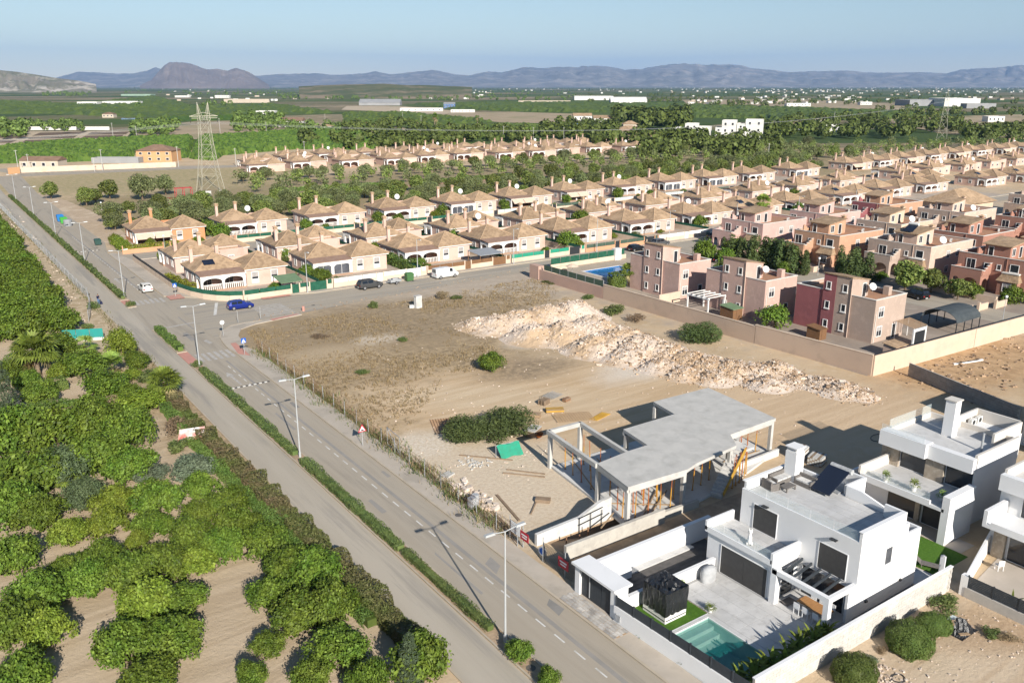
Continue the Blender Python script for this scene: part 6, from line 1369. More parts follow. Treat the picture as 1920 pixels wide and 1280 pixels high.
gx = np.arange(58,99,.3); gy = np.arange(50,116,.3); X, Y = np.meshgrid(gx, gy); Z = heap_h(X, Y)
ok = Z > -.03; mb = MB(); ids = -np.ones(X.shape, int); nx_, ny_ = len(gx), len(gy)
use = ok.copy(); use[1:,:] |= ok[:-1,:]; use[:-1,:] |= ok[1:,:]; use[:,1:] |= ok[:,:-1]; use[:,:-1] |= ok[:,1:]
for j,i in np.argwhere(use): ids[j,i] = len(mb.v); mb.v.append((float(X[j,i]),float(Y[j,i]),float(max(Z[j,i],-.05))))
for j in range(ny_-1):
    for i in range(nx_-1):
        q = (ids[j,i],ids[j,i+1],ids[j+1,i+1],ids[j+1,i])
        if min(q) >= 0: mb.f.append(tuple(int(v) for v in q))
stuff(mb.obj('rubble_heap','rubble_pale'), 'long heap of pale excavated rubble across the dirt lot')
def stones(name, label, pts, m, seed):
    r = np.random.default_rng(seed); V = []; F = []
    c8 = np.array([(-1,-1,-1),(1,-1,-1),(1,1,-1),(-1,1,-1),(-1,-1,1),(1,-1,1),(1,1,1),(-1,1,1)], float)
    for x,y,z,s in pts:
        a = r.random()*6.28; R_ = np.array([[math.cos(a),-math.sin(a),0],[math.sin(a),math.cos(a),0],[0,0,1]])
        q = (c8*(1+r.normal(0,.25,(8,3))))*np.array([s*r.uniform(.6,1.1),s*r.uniform(.5,.9),s*r.uniform(.4,.8)])*.5
        o_ = len(V); V += [tuple(v) for v in (q@R_.T + (x,y,z))]; F += [tuple(k+o_ for k in f) for f in ((0,3,2,1),(4,5,6,7),(0,1,5,4),(1,2,6,5),(2,3,7,6),(3,0,4,7))]
    mb = MB(); mb.v, mb.f = V, F; return stuff(mb.obj(name, m), label)
pa, pb = [], []
while len(pa)+len(pb) < 11000:
    c = random.choice(HC); x, y = random.gauss(c[0],c[2]*.75), random.gauss(c[1],c[2]*.75); z = float(heap_h(np.array([[x]]),np.array([[y]]))[0,0])
    if z > -.12: (pb if random.random() < (.2 if y > 85 else .55) else pa).append((x,y,max(z,0)+.02,min(.6,random.lognormvariate(-2.15,.6))))
stones('rubble_stones','pale stones strewn over the rubble heap',pa,'rubble_stone',1); stones('rubble_clods','brown clods strewn over the rubble heap',pb,'rubble_dark',2)
sp = [(*G(random.uniform(700,1500),random.uniform(640,900)),.02,random.uniform(.06,.2)) for _ in range(500)]; sp = [p for p in sp if not (43<p[0]<67 and 45<p[1]<60) and p[0] > 36]
stones('scattered_stones','small stones scattered over the sandy site',sp,'rubble_stone',3)
sp = [(random.uniform(38,57),random.uniform(18,25.6),.015,random.uniform(.04,.16)) for _ in range(260)] + [(random.gauss(44.2,.8),random.gauss(23.6,.7),.02,random.uniform(.05,.2)) for _ in range(160)]
stones('plot_stones','stones and debris on the sandy plot',sp,'rubble_stone',4)
sp = [(random.uniform(96,128),random.uniform(44,55.6),.02,random.uniform(.1,.5)) for _ in range(260)]; stones('neighbour_clods','brown clods of the dug neighbour plot',sp,'rubble_dark',5)
sp = [(36.6+random.gauss(0,.5),y,.1,random.uniform(.2,.6)) for y in np.linspace(55,61.5,46)]; stones('border_stones','pale stones piled along the site fence',sp,'rubble_stone',6)
sp = [(*G(878+random.gauss(0,14)+22*random.random(),868+random.gauss(0,5)),.04,random.uniform(.1,.3)) for _ in range(60)]; stones('gravel_heap','small grey gravel heaps on the sand',sp,'concrete',7)
sp = [(18.8+random.gauss(0,1.6)+(y-140)*.02,y,.05,random.lognormvariate(-1.75,.5)) for y in np.linspace(140,290,300)]; stones('verge_rocks','rocks on the bare strip beside the grove',sp,'rubble_stone',8)
edge = [(*G(470+530*t+random.gauss(0,5),601-98*t+random.gauss(0,2.5)),.02,random.uniform(.08,.26)) for t in np.linspace(0,1,150)]; stones('edge_stones','earth lumps along the edge of the empty lot',edge,'rubble_dark',9)
# ------------------------------------------------------------------ site clutter
def pallet(label, x, y, rz, z=.0, m='timber'):
    o = thing('wooden_pallet', label, 'pallet', (x,y,z), rz, 'wooden pallets')
    for k in range(6): MB().box(-.6+.21*k,-.46+.21*k,-.4,.4,.12,.145).obj('slat',m,o)
    for y_ in (-.38,0,.38): MB().box(-.6,.6,y_-.05,y_+.05,0,.119).obj('bearer',m,o)
    return o
pallet('grey pallet leaning by the weeds of the site fence', 37.0,63.2,.4,.02,'concrete'); pallet('pallet beside the dark bush near the frame', *G(1005,805),.5); 
for k in range(4): pallet('weathered pallet in the stack near the yellow formwork', *G(1020,757),.35,.146*k,'timber_old')
def stack(name,label,x,y,rz,n,rows,l,m,w=.12,h=.1):
    o = thing(name,label,'timber stack',(x,y,0),rz,'stacks of formwork')
    for r_ in range(rows):
        for k in range(n): MB().box(-l/2,l/2,(k-n/2)*w*1.15,(k-n/2)*w*1.15+w,.02+r_*h*1.02,.02+r_*h*1.02+h).obj('board',m if (k+r_)%3 else 'timber_old',o)
    return o
stack('formwork_stack','yellow formwork boards stacked on the sand',*G(1040,772),-.5,6,4,2.0,'formwork_yellow'); stack('formwork_stack','brown formwork boards stacked beside the dark bush',*G(995,780),-.9,6,4,2.2,'timber'); stack('formwork_stack','dark crate of rusty offcuts behind the mesh sheets',*G(1062,752),.2,4,4,.9,'rust_mesh'); stack('board_pile','low pile of bleached boards on the sand',*G(1018,940),-.8,5,3,1.3,'timber_old')
stack('block_stack','pale formwork panels stacked upright behind the frame',67.3,46.8,.3,6,8,1.6,'concrete_white',.2,.14)
stack('block_stack','second row of formwork panels behind the frame',67.6,45.0,.3,6,6,1.6,'concrete',.2,.14)
def mesh_sheet(label,x,y,rz,m,L=4.5,Wd_=2.2,z=.03):
    o = thing('steel_mesh',label,'steel mesh',(x,y,z),rz,'sheets of reinforcing mesh')
    a = MB()
    for k in range(int(L/.3)+1): a.bar((-L/2+.3*k,-Wd_/2,0),(-L/2+.3*k,Wd_/2,0),.035)
    a.obj('cross_wires',m,o); a = MB()
    for k in range(int(Wd_/.3)+1): a.bar((-L/2,-Wd_/2+.3*k,.03),(L/2,-Wd_/2+.3*k,.03),.035)
    a.obj('long_wires',m,o); return o
mesh_sheet('sheet of reinforcing mesh left of the dark bush',*G(832,798),1.2,'rust_mesh',4,2.4); mesh_sheet('pale reinforcing mesh sheets lying behind the frame',*G(1075,783),-.4,'timber',4.2,2.4,.1); mesh_sheet('grey mesh panels beside the pallet stack',*G(1037,748),.3,'metal_grey',2,1.5,.5)
for i,(p,q) in enumerate([((37.4,52.2),(38.5,57.2)),((38.9,52.6),(40.9,54.4)),((41.5,60.6),(44.2,57.6)),((42.2,61),(44.6,58.1)),((36.4,54.9),(36.0,51.6)),((40.3,66.4),(43.9,62.4))]):
    tag(MB().bar((*p,.07),(*q,.07),.22 if i in (0,4) else .1,.1).obj('plank','timber_old'),'weathered plank lying on the pale sand','plank','planks on the site')
for k in range(5): tag(MB().bar((56.9+.1*k,66.2-.16*k,.06),(59.4+.1*k,67.0-.2*k,.06),.09,.09).obj('yellow_beam','formwork_yellow'),'yellow formwork beam lying behind the frame','beam','yellow formwork beams')
o = thing('green_tarpaulin','green tarpaulin draped over a rack beside the dark bush','tarpaulin',(44.2,63.6,0)); t = MB(); N_ = 10
for j in range(N_+1):
    for i in range(N_+1):
        u,v = i/N_,j/N_; t.v.append((-1.2+2.5*u+.15*v,-1.2*v*.55+.3-.25*u,1.25-1.15*v+.07*math.sin(u*9+v*3)+.04*math.sin(v*11)))
t.f = [(j*(N_+1)+i,j*(N_+1)+i+1,(j+1)*(N_+1)+i+1,(j+1)*(N_+1)+i) for j in range(N_) for i in range(N_)]; t.obj('sheet','screen_bright',o,True)
MB().bar((-1.25,.32,0),(-1.25,.32,1.3),.06).obj('post','metal_grey',o); MB().bar((1.3,.07,0),(1.3,.07,1.3),.06).obj('post','metal_grey',o); MB().bar((-1.25,.32,1.27),(1.3,.07,1.27),.05).obj('rail','metal_grey',o)
o = thing('brick_pallet','dark pallet of bricks with a grey cover beside the bush','pallet',(*G(1000,815),0),.5); MB().box(-.9,.9,-.55,.55,0,.7).obj('bricks','timber_old',o); MB().box(-.92,.92,-.57,.57,.7,.78).obj('cover','concrete',o)
o = thing('wheelbarrow','orange wheelbarrow tipped beside the concrete frame','wheelbarrow',(*G(1012,823),0),.7); MB().add([(-.45,-.3,.55),(.45,-.3,.6),(.45,.3,.6),(-.45,.3,.55),(-.25,-.18,.25),(.3,-.18,.25),(.3,.18,.25),(-.25,.18,.25)],[(4,7,6,5),(0,1,5,4),(1,2,6,5),(2,3,7,6),(3,0,4,7)]).obj('tray','prop_orange',o); MB().tube((.55,-.05,.2),(.55,.05,.2),.2,.2,12).obj('wheel','dark_metal',o)
for s in (-1,1): MB().bar((.5,s*.12,.2),(-.95,s*.3,.55),.04).obj('handle','metal_grey',o)
o = thing('utility_cabinet','pale grey utility cabinet and tank on the pavement by the site','cabinet',(35.4,56.4,.0),.1); MB().box(-.3,.3,-.25,.25,.0,1.0).obj('cabinet','tarp_grey',o); MB().tube((.55,.25,0),(.55,.25,1.05),.33,.33,14).obj('tank','tarp_grey',o); MB().box(-.33,.33,-.28,.28,1.0,1.05).obj('lid','metal_grey',o)
o = thing('concrete_cabinet','tall concrete meter cabinet at the edge of the empty lot','cabinet',(*G(784,577),0),.1); MB().box(-.55,.55,-.35,.35,0,2.0).obj('body','concrete_white',o); MB().box(-.62,.62,-.42,.42,2.0,2.08).obj('cap','concrete',o); MB().box(-.4,.4,-.37,-.34,.3,1.8).obj('door','concrete',o)
tag(MB().prism([(0,0),(1.2,-.3),(1.5,.4),(.4,.7)],0,.45).obj('concrete_block','concrete_white',loc=(*G(768,578),0)),'broken white concrete lump beside the meter cabinet','block')
tag(MB().lathe([(.22,0),(.22,.75),(.2,.8)],n=10).obj('hydrant_post','pink_paving',loc=(*G(569,583),0)),'short dull red bollard at the lot corner','bollard')
# wire fence of the lot
o = thing('wire_fence','rusty wire mesh fence along the pavement side of the lot','fence',(35.4,80,0)); wd = Wd(o)
def fx(y): return 34.95+.9*(y-50)/62
for k, y in enumerate(np.arange(49,112.5,3.05)): 
    wd(MB().tube((fx(y),y,0),(fx(y)+random.uniform(-.06,.06),y,1.75),.035,.035,6),'post','metal_grey')
for z in (.3,.8,1.3,1.65): wd(MB().bar((fx(49),49,z),(fx(112),112,z),.018),'wire','rust_mesh')
me_ = MB()
for y in np.arange(49,112,.4): me_.bar((fx(y),y,.05),(fx(y+1.2),y+1.2,1.6),.006); me_.bar((fx(y+1.2),y+1.2,.05),(fx(y),y,1.6),.006)
wd(me_,'mesh','rust_mesh')
o = thing('site_gate','bent metal mesh gate of the empty lot','gate',(35.5,71.2,0)); wd = Wd(o)
for p,q in (((35.62,72.7,.1),(35.62,72.7,2.0)),((35.4,69.6,.1),(35.4,69.6,2.0)),((35.62,72.7,2.0),(35.4,69.6,2.0)),((35.62,72.7,.15),(35.4,69.6,.15)),((35.62,72.7,2.0),(35.4,69.6,.15))): wd(MB().bar(p,q,.05),'frame_bar','metal_grey')
o = thing('site_fence','dark wire panel fence with red signs before the frame','fence',(35.3,46.2,0)); wd = Wd(o)
for y in (50.4,48.6,46.0,43.3,41.7): wd(MB().tube((35.2,y,0),(35.2,y,2.1),.04,.04,6),'post','metal_grey')
me_ = MB()
for y in np.arange(41.7,46.0,.16): me_.bar((35.2,y,.05),(35.2,min(46,y+.9),1.75),.016); me_.bar((35.2,min(46,y+.9),.05),(35.2,y,1.75),.016)
for y in np.arange(48.6,50.4,.16): me_.bar((35.2,y,.05),(35.2,min(50.4,y+.9),1.75),.016); me_.bar((35.2,min(50.4,y+.9),.05),(35.2,y,1.75),.016)
wd(me_,'mesh','dark_metal')
def board(label,x,y,z,w,h,m,rz=-math.pi/2,name='site_sign',stripes=True):
    o = thing(name,label,'sign',(x,y,z),rz,'site signs'); MB().box(-w/2,w/2,-.03,.0,0,h).obj('panel',m,o)
    if stripes:
        MB().box(-w*.34,w*.34,-.036,-.031,h*.55,h*.72).obj('lettering','sign_white',o); MB().box(-w*.28,w*.28,-.036,-.031,h*.28,h*.42).obj('lettering','sign_white',o)
    return o
board('red site sign with white lettering on the fence before the frame',35.12,48.3,.75,1.1,.75,'sign_red'); board('red site sign with white lettering beside the villa gate',35.12,43.4,.75,1.2,.8,'sign_red'); board('white and blue site notice board on the fence',35.12,49.5,.8,1.3,.95,'sign_white',stripes=False)
o = thing('blue_roundel','round white and blue notice leaning by the basement ramp','sign',(35.6,46.6,.1),-1.3); b = MB().tube((0,-.02,.4),(0,.02,.4),.4,.4,18).obj('disc','sign_white',o); MB().tube((0,-.03,.4),(0,-.02,.4),.28,.28,16).obj('emblem','sign_blue',b)
# fallen billboard in the orchard
o = thing('billboard','weathered red and white billboard lying askew by the roadside hedge','billboard',(*G(360,832),.0),-.5); q = MB().add([(-1.3,-.3,.35),(1.3,-.35,.6),(1.35,.35,1.75),(-1.2,.45,1.45),(-1.3,-.24,.32),(1.3,-.29,.57),(1.35,.41,1.72),(-1.2,.51,1.42)],[(0,1,2,3),(7,6,5,4),(0,4,5,1),(1,5,6,2),(2,6,7,3),(3,7,4,0)]).obj('panel',mat('faded_poster',(.60,.57,.54),(.48,.14,.11),sc=.9,rough=.8,c3=(.10,.10,.10),sc3=1.1,lo3=.6,hi3=.64),o)
for x in (-1.0,1.0): MB().bar((x,.5,0),(x,.4,1.4),.08).obj('leg','timber',o)
# rubbish and bits on the sandy plot, hoses
o = stuff(link('rubbish_heap', None)) if False else None
o = thing('rubbish_heap','heap of black plastic and boards in the corner of the sandy plot','rubbish',(*G(1797,1180),0)); t = MB(); N_ = 12
for j in range(N_+1):
    for i in range(N_+1):
        u,v = i/N_*2-1,j/N_*2-1; d = max(0,1-u*u-v*v); t.v.append((u*1.0,v*.8,.62*d**.7*(1+.4*math.sin(i*2.1+j))+.03*random.random()))
t.f = [(j*(N_+1)+i,j*(N_+1)+i+1,(j+1)*(N_+1)+i+1,(j+1)*(N_+1)+i) for j in range(N_) for i in range(N_)]; t.obj('plastic_sheet','tarp_black',o); 
for p,q in (((-.9,-.5,.3),(-.2,-.8,.25)),((-.7,.1,.6),(-.2,.3,.65))): MB().bar(p,q,.22,.05).obj('board','timber',o)
MB().box(-.3,.5,.35,.75,.45,.55).obj('blue_bag','rail_pale',o)
def hose(label,cx,cyy,r_,turns=1.2):
    mb = MB(); P_ = [(cx+r_*math.cos(t)*(1+.1*math.sin(3*t)),cyy+r_*.8*math.sin(t),.04) for t in np.linspace(0,6.28*turns,26)]
    for p,q in zip(P_,P_[1:]): mb.tube(p,q,.035,.035,5,False)
    return tag(mb.obj('black_hose','dark_metal'),label,'hose','loose hoses')
hose('loop of black hose on the sand behind the villas',*G(1655,822),1.3,.8); hose('loop of black hose at the bottom of the sandy plot',*G(1685,1272),.45,1.3)
for k in range(3): tag(MB().bar((108.2+.5*k,53.6-.1*k,.1),(112.2+.5*k,52.6-.1*k,.1),.28,.18).obj('white_beam','villa_white'),'white precast beam lying on the dug neighbour plot','beam','white precast beams')
# teal fence and fence of the grove
o = thing('teal_fence','turquoise screen fence on a low wall behind the garden plot','fence',(17.3,131,0)); wd = Wd(o); wd(MB().bar((14.6,132.1,.2),(19.6,130,.2),.2,.4),'wall','concrete_white')
mat('screen_teal',(.02,.26,.23),(.03,.22,.20),sc=1,rough=.8)
for k in range(3): a_ = 14.6+1.67*k; wd(MB().bar((a_+.03,132.1-.7*k,1.05),(a_+1.62,131.4-.7*k,1.05),.05,1.3),'screen','screen_teal')
o = thing('teal_fence','turquoise screen fence piece at the left edge','fence',(4.6,137,0)); wd = Wd(o); wd(MB().bar((2.5,138.4,.6),(7,136.0,.6),.05,1.2),'screen','screen_teal')
o = thing('grove_fence','wire mesh fence with concrete posts between the grove and the service road','fence',(21.8,220,0)); wd = Wd(o); gp = [(19.6,141.7),(21.3,150),(22.3,158.5)]+[(22.2-.004*(y-160),y) for y in np.arange(163,300,4.5)]
mm = MB()
for i,p in enumerate(gp): wd(MB().tube((*p,0),(*p,1.9),.035,.035,6),'post','metal_grey')
for p,q in zip(gp,gp[1:]):
    for z in (.3,.8,1.3,1.75): mm.bar((*p,z),(*q,z),.025)
    for t in np.linspace(0,1,9): a_ = (p[0]+(q[0]-p[0])*t,p[1]+(q[1]-p[1])*t); mm.bar((*a_,.1),(*a_,1.75),.02)
wd(mm,'mesh','metal_grey')
# ------------------------------------------------------------------ street furniture
mat('lamp_grey', (.46,.47,.47), (.42,.43,.43), sc=2, rough=.5, metal=.2)
mat('lamp_glass', (.70,.72,.72), rough=.3)
def lamp_proto(double=True, h=8.1):
    o = thing('street_lamp','x','street lamp',(0,0,0),0,'street lamps'); MB().tube((0,0,0),(0,0,h),.085,.05,8).obj('pole','lamp_grey',o); MB().tube((0,0,0),(0,0,.5),.12,.12,8).obj('base','lamp_grey',o)
    for s in ((-1,1) if double else (-1,)):
        MB().tube((0,0,h-.05),(s*.9,0,h+.08),.035,.03,6).obj('arm','lamp_grey',o)
        b = MB(); b.add([(s*.8,-.12,h+.02),(s*1.55,-.15,h+.06),(s*1.55,.15,h+.06),(s*.8,.12,h+.02),(s*.85,-.09,h+.16),(s*1.5,-.11,h+.18),(s*1.5,.11,h+.18),(s*.85,.09,h+.16)],[(0,1,2,3),(4,5,6,7),(0,1,5,4),(1,2,6,5),(2,3,7,6),(3,0,4,7)]); hd = b.obj('lamp_head','lamp_grey',o)
        MB().quad((s*.85,-.1,h+.012),(s*1.5,-.12,h+.05),(s*1.5,.12,h+.05),(s*.85,.1,h+.012)).obj('lens','lamp_glass',hd)
    return o
L2 = lamp_proto(); LY_ = [39.5,74.9,109.2,155.3,192.5,230.8,270,311.6]
for i, y in enumerate(LY_):
    lab = 'tall double-armed street lamp in the median, %s' % ('nearest to the camera' if i == 0 else nth(i)+' from the camera')
    if i == 0: L2.location = (27.2,y,.09); L2['label'] = lab
    else: dup(L2,(27.2 if i < 3 else 27.5,y,.09),0,lab)
L1 = lamp_proto(False,7.2)
for i,(x,y) in enumerate([(54.6,140.2),(76.6,140.2),(98.8,140.1),(121,140.1),(143,140.1),(166,140.1),(190,140.1),(215,140.1)]):
    lab = 'slim single-arm street lamp on the cross street, %s from the left' % nth(i)
    if i == 0: L1.location = (x,y,.12); L1.rotation_euler = (0,0,math.pi/2); L1['label'] = lab
    else: dup(L1,(x,y,.12),math.pi/2,lab)
def globe(label,x,y,h=3.2):
    o = thing('globe_lamp',label,'street lamp',(x,y,0),0,'globe lamps'); MB().tube((0,0,0),(0,0,h),.05,.04,8).obj('pole','lamp_grey',o); ell(MB(),(0,0,h+.2),(.24,.24,.24),12,8).obj('globe','lamp_glass',o,True); return o
globe('white globe lamp before the yellow-green hedge',44.2,195.9); globe('white globe lamp beside the arched carport',135.9,60.9,3.6); globe('white globe lamp in the lane by the orange townhouse',140.2,97.6,3.2); globe('globe lamp at the edge of the sandy lay-by',43.6,262,3.4)
def post(label,x,y,h=2.3,z=.12):
    o = thing('road_sign',label,'road sign',(x,y,z),0,'road signs'); MB().tube((0,0,0),(0,0,h),.03,.03,8).obj('post','lamp_grey',o); return o
o = post('red bordered triangular speed bump warning sign on the pavement',33.4,73.8,2.35); MB().add([(-.48,-.04,1.55),(.48,-.04,1.55),(0,-.04,2.38),(-.48,-.06,1.55),(.48,-.06,1.55),(0,-.06,2.38)],[(0,2,1),(3,4,5),(0,1,4,3),(1,2,5,4),(2,0,3,5)]).obj('plate','sign_red',o); MB().quad((-.32,-.064,1.64),(.32,-.064,1.64),(0,-.064,2.18)).obj('face','sign_white',o); MB().quad((-.2,-.067,1.68),(.2,-.067,1.68),(.15,-.067,1.76),(.05,-.067,1.83),(-.05,-.067,1.83),(-.15,-.067,1.76)).obj('bump_symbol','dark_metal',o)
def ped(label,x,y):
    o = post(label,x,y,2.3); MB().box(-.34,.34,-.05,-.03,1.6,2.3).obj('plate','sign_blue',o); MB().quad((-.28,-.054,1.66),(.28,-.054,1.66),(0,-.054,2.2)).obj('face','sign_white',o); MB().quad((-.08,-.057,1.7),(-.03,-.057,1.7),(.0,-.057,1.82),(.04,-.057,1.7),(.09,-.057,1.7),(.03,-.057,1.95),(-.03,-.057,1.95)).obj('walker_symbol','dark_metal',o); return o
ped('blue pedestrian crossing sign at the lot corner',33.7,111.0); ped('blue pedestrian crossing sign by the curved garden wall',34.9,150.8)
o = post('round sign seen from behind at the junction corner',34.1,121.6,2.3); MB().tube((0,.03,2.0),(0,.05,2.0),.32,.32,16).obj('disc','sign_white',o); MB().box(-.04,.04,-.0,.03,1.75,2.25).obj('clamp','metal_grey',o)
for i,(x,y,lab) in enumerate([(38.2,127.6,'thin sign post at the lot corner of the cross street'),(41.8,127.8,'second thin sign post on the cross street near the zebra'),(43.9,139.9,'thin dark bollard post by the blue car')]): post(lab,x,y,1.9 if i < 2 else 1.1)
# containers and bins
def bin_(label,x,y,m,rz=0,w=1.3,d=1.1,h=1.5,round_=False):
    o = thing('recycling_container' if h > 1.3 else 'rubbish_bin',label,'bin',(x,y,.02),rz,'street bins')
    if round_: MB().lathe([(w*.5,0),(w*.52,h*.8),(w*.42,h),(w*.1,h*1.05)],n=14).obj('body',m,o,False)
    else:
        MB().add([(-w/2*.85,-d/2*.85,.12),(w/2*.85,-d/2*.85,.12),(w/2*.85,d/2*.85,.12),(-w/2*.85,d/2*.85,.12),(-w/2,-d/2,h*.82),(w/2,-d/2,h*.82),(w/2,d/2,h*.82),(-w/2,d/2,h*.82)],[(0,3,2,1),(4,5,6,7),(0,1,5,4),(1,2,6,5),(2,3,7,6),(3,0,4,7)]).obj('body',m,o)
        MB().add([(-w/2-.04,-d/2-.04,h*.82+.005),(w/2+.04,-d/2-.04,h*.82+.005),(w/2+.04,d/2+.04,h*.82+.005),(-w/2-.04,d/2+.04,h*.82+.005),(-w/2*.8,-d/2*.5,h),(w/2*.8,-d/2*.5,h),(w/2*.8,d/2*.8,h),(-w/2*.8,d/2*.8,h)],[(4,5,6,7),(0,1,5,4),(1,2,6,5),(2,3,7,6),(3,0,4,7)]).obj('lid',m,o)
    for sx in (-1,1):
        for sy in (-1,1): MB().tube((sx*w*.35,sy*d*.35-.04,.1),(sx*w*.35,sy*d*.35+.04,.1),.1,.1,8).obj('wheel','dark_metal',o)
    return o
mat('bin_blue',(.02,.16,.42),rough=.6); mat('bin_green',(.06,.32,.05),rough=.6); mat('bin_grey',(.25,.26,.27),rough=.6); mat('bin_dark',(.03,.07,.06),rough=.6); mat('bin_moss',(.06,.14,.05),rough=.6)
bin_('blue recycling container beside the far road',32.2,256.5,'bin_blue',0,1.7,1.5,1.9); bin_('bright green recycling container beside the blue one',32.4,252.2,'bin_green',0,1.7,1.5,1.7); bin_('big grey rounded container in front of the green one',32.6,247,'bin_grey',0,2.0,1.5,1.7,True); bin_('dark green wheeled bin beside the terracotta wall',33.6,212.6,'bin_dark',0,1.4,1.2,1.45); bin_('moss green wheeled rubbish bin on the cross street',73.9,138.6,'bin_moss',0,1.5,1.1,1.6); bin_('dark bin near the parked cars behind the estate',156,139.5,'bin_dark',0,1.4,1.1,1.45)
# ------------------------------------------------------------------ vehicles
mat('tyre',(.025,.025,.027),rough=.9); mat('rim',(.45,.45,.46),rough=.35,metal=.7); mat('car_glass',(.012,.015,.02),rough=.06,spec=.7); mat('tail_red',(.35,.01,.01),rough=.3); mat('head_white',(.75,.75,.75),rough=.2); mat('plate_white',(.65,.65,.62),rough=.6)
def paint(n,c,metal=.15): return mat('paint_'+n,c,rough=.22,spec=.6,metal=metal)
def car(label,cat,x,y,rz,pm_,prof,Wd_,wheels,wr=.32,name='car',side=None):
    """prof: stations (x, z_bottom, z_belt, z_roof, width factor)"""
    o = thing(name,label,cat,(x,y,.03),rz,'parked and passing vehicles'); hw = Wd_/2; b = MB(); n = 0
    S = []
    for (sx,zb,zl,zr,wf) in prof:
        w = hw*wf; t = .76 if zr > zl+.15 else .9
        S.append([(sx,-w*.9,zb),(sx,-w,zb+.18),(sx,-w,zl-.12),(sx,-w*.95,zl),(sx,-w*t,zr),(sx,0,zr+.03),(sx,w*t,zr),(sx,w*.95,zl),(sx,w,zl-.12),(sx,w,zb+.18),(sx,w*.9,zb)])
    for s in S: b.v += s
    m = len(S[0])
    for k in range(len(S)-1):
        for i in range(m): b.f.append((k*m+i,k*m+(i+1)%m,(k+1)*m+(i+1)%m,(k+1)*m+i))
    b.f.append(tuple(range(m-1,-1,-1))); b.f.append(tuple((len(S)-1)*m+i for i in range(m))); body = b.obj('body',pm_,o)
    cab = [k for k,p in enumerate(prof) if p[3] > p[2]+.15]; k0,k1 = cab[0],cab[-1]
    def lerp(a,c,t): return tuple(a[i]+(c[i]-a[i])*t for i in range(3))
    for sgn,(lo,hi) in ((-1,(3,4)),(1,(7,6))):
        for ka,kb in zip(range(k0,k1),range(k0+1,k1+1)):
            if side and ka in side: continue
            a,c,d,e = S[ka][lo],S[kb][lo],S[kb][hi],S[ka][hi]; of = (0,sgn*.018,0)
            q = [lerp(lerp(a,c,.06),lerp(e,d,.06),.12),lerp(lerp(a,c,.94),lerp(e,d,.94),.12),lerp(lerp(a,c,.94),lerp(e,d,.94),.88),lerp(lerp(a,c,.06),lerp(e,d,.06),.88)]
            MB().quad(*[tuple(p[i]+of[i] for i in range(3)) for p in q]).obj('side_window','car_glass',body)
    for (ka,kb,nm,ox) in ((k0-1,k0,'rear_window',-.02),(k1+1,k1,'windscreen',.02)):
        a,c,d,e = S[ka][3],S[ka][7],S[kb][6],S[kb][4]
        q = [lerp(lerp(a,c,.1),lerp(e,d,.1),.12),lerp(lerp(a,c,.9),lerp(e,d,.9),.12),lerp(lerp(a,c,.9),lerp(e,d,.9),.92),lerp(lerp(a,c,.1),lerp(e,d,.1),.92)]
        MB().quad(*[(p[0]+ox,p[1],p[2]+.02) for p in q]).obj(nm,'car_glass',body)
    xr,xf = prof[0][0],prof[-1][0]; zl = prof[0][2]; zf = prof[-1][2]
    for s in (-1,1):
        MB().box(xr-.02,xr+.06,s*hw*.72-.12,s*hw*.72+.12,zl-.28,zl-.1).obj('tail_light','tail_red',body); MB().box(xf-.1,xf+.02,s*hw*.62-.15,s*hw*.62+.15,zf-.24,zf-.1).obj('headlight','head_white',body)
        MB().box(wheels[1]*.5+.25,wheels[1]*.5+.42,s*(hw+.08)-.09,s*(hw+.08)+.09,.98,1.1).obj('mirror',pm_,body)
        for wx in wheels:
            w_ = MB().tube((wx,s*(hw-.19),wr),(wx,s*(hw+.015),wr),wr,wr,16).obj('wheel','tyre',o); MB().tube((wx,s*(hw+.0),wr),(wx,s*(hw+.03),wr),wr*.62,wr*.6,12).obj('rim','rim',w_)
    MB().box(xr-.025,xr-.005,-.26,.26,.42,.53).obj('number_plate','plate_white',body)
    return o
HATCH = [(-2.0,.32,.85,.88,.88),(-1.95,.25,.95,1.0,.96),(-1.55,.2,.95,1.44,1),(-.6,.2,.92,1.5,1),(.25,.2,.92,1.46,1),(1.05,.2,.92,.96,1),(1.75,.2,.82,.85,.98),(2.05,.28,.66,.68,.86)]
SUV = [(-2.25,.4,.98,1.0,.9),(-2.2,.35,1.05,1.1,.96),(-1.85,.3,1.05,1.66,1),(-.7,.3,1.03,1.72,1),(.4,.3,1.03,1.68,1),(1.15,.3,1.05,1.1,1),(1.95,.3,.98,1.0,.98),(2.3,.38,.78,.8,.88)]
VAN = [(-2.45,.35,1.05,1.1,.95),(-2.42,.28,1.1,1.9,1),(-.7,.25,1.1,1.96,1),(.5,.25,1.1,1.94,1),(1.25,.25,1.08,1.82,1),(1.95,.25,1.05,1.12,.99),(2.4,.28,.88,.92,.96),(2.55,.35,.7,.72,.86)]
car('white hatchback driving away just beyond the junction','car',31.7,158.4,math.pi/2,paint('white',(.68,.69,.70),0),HATCH,1.78,(-1.25,1.3))
car('bright blue hatchback stopped at the zebra crossing','car',41.4,136.3,-.05,paint('blue',(.01,.025,.2),.3),HATCH,1.78,(-1.25,1.3))
car('black sport utility car parked by the white garden wall','car',65.2,137.4,.02,paint('black',(.012,.014,.02),.3),SUV,1.88,(-1.4,1.4),.36)
car('white panel van parked on the cross street','van',81,137.5,.03,paint('vanwhite',(.68,.68,.67),0),VAN,1.95,(-1.55,1.6),.34,'van',side=(1,2))
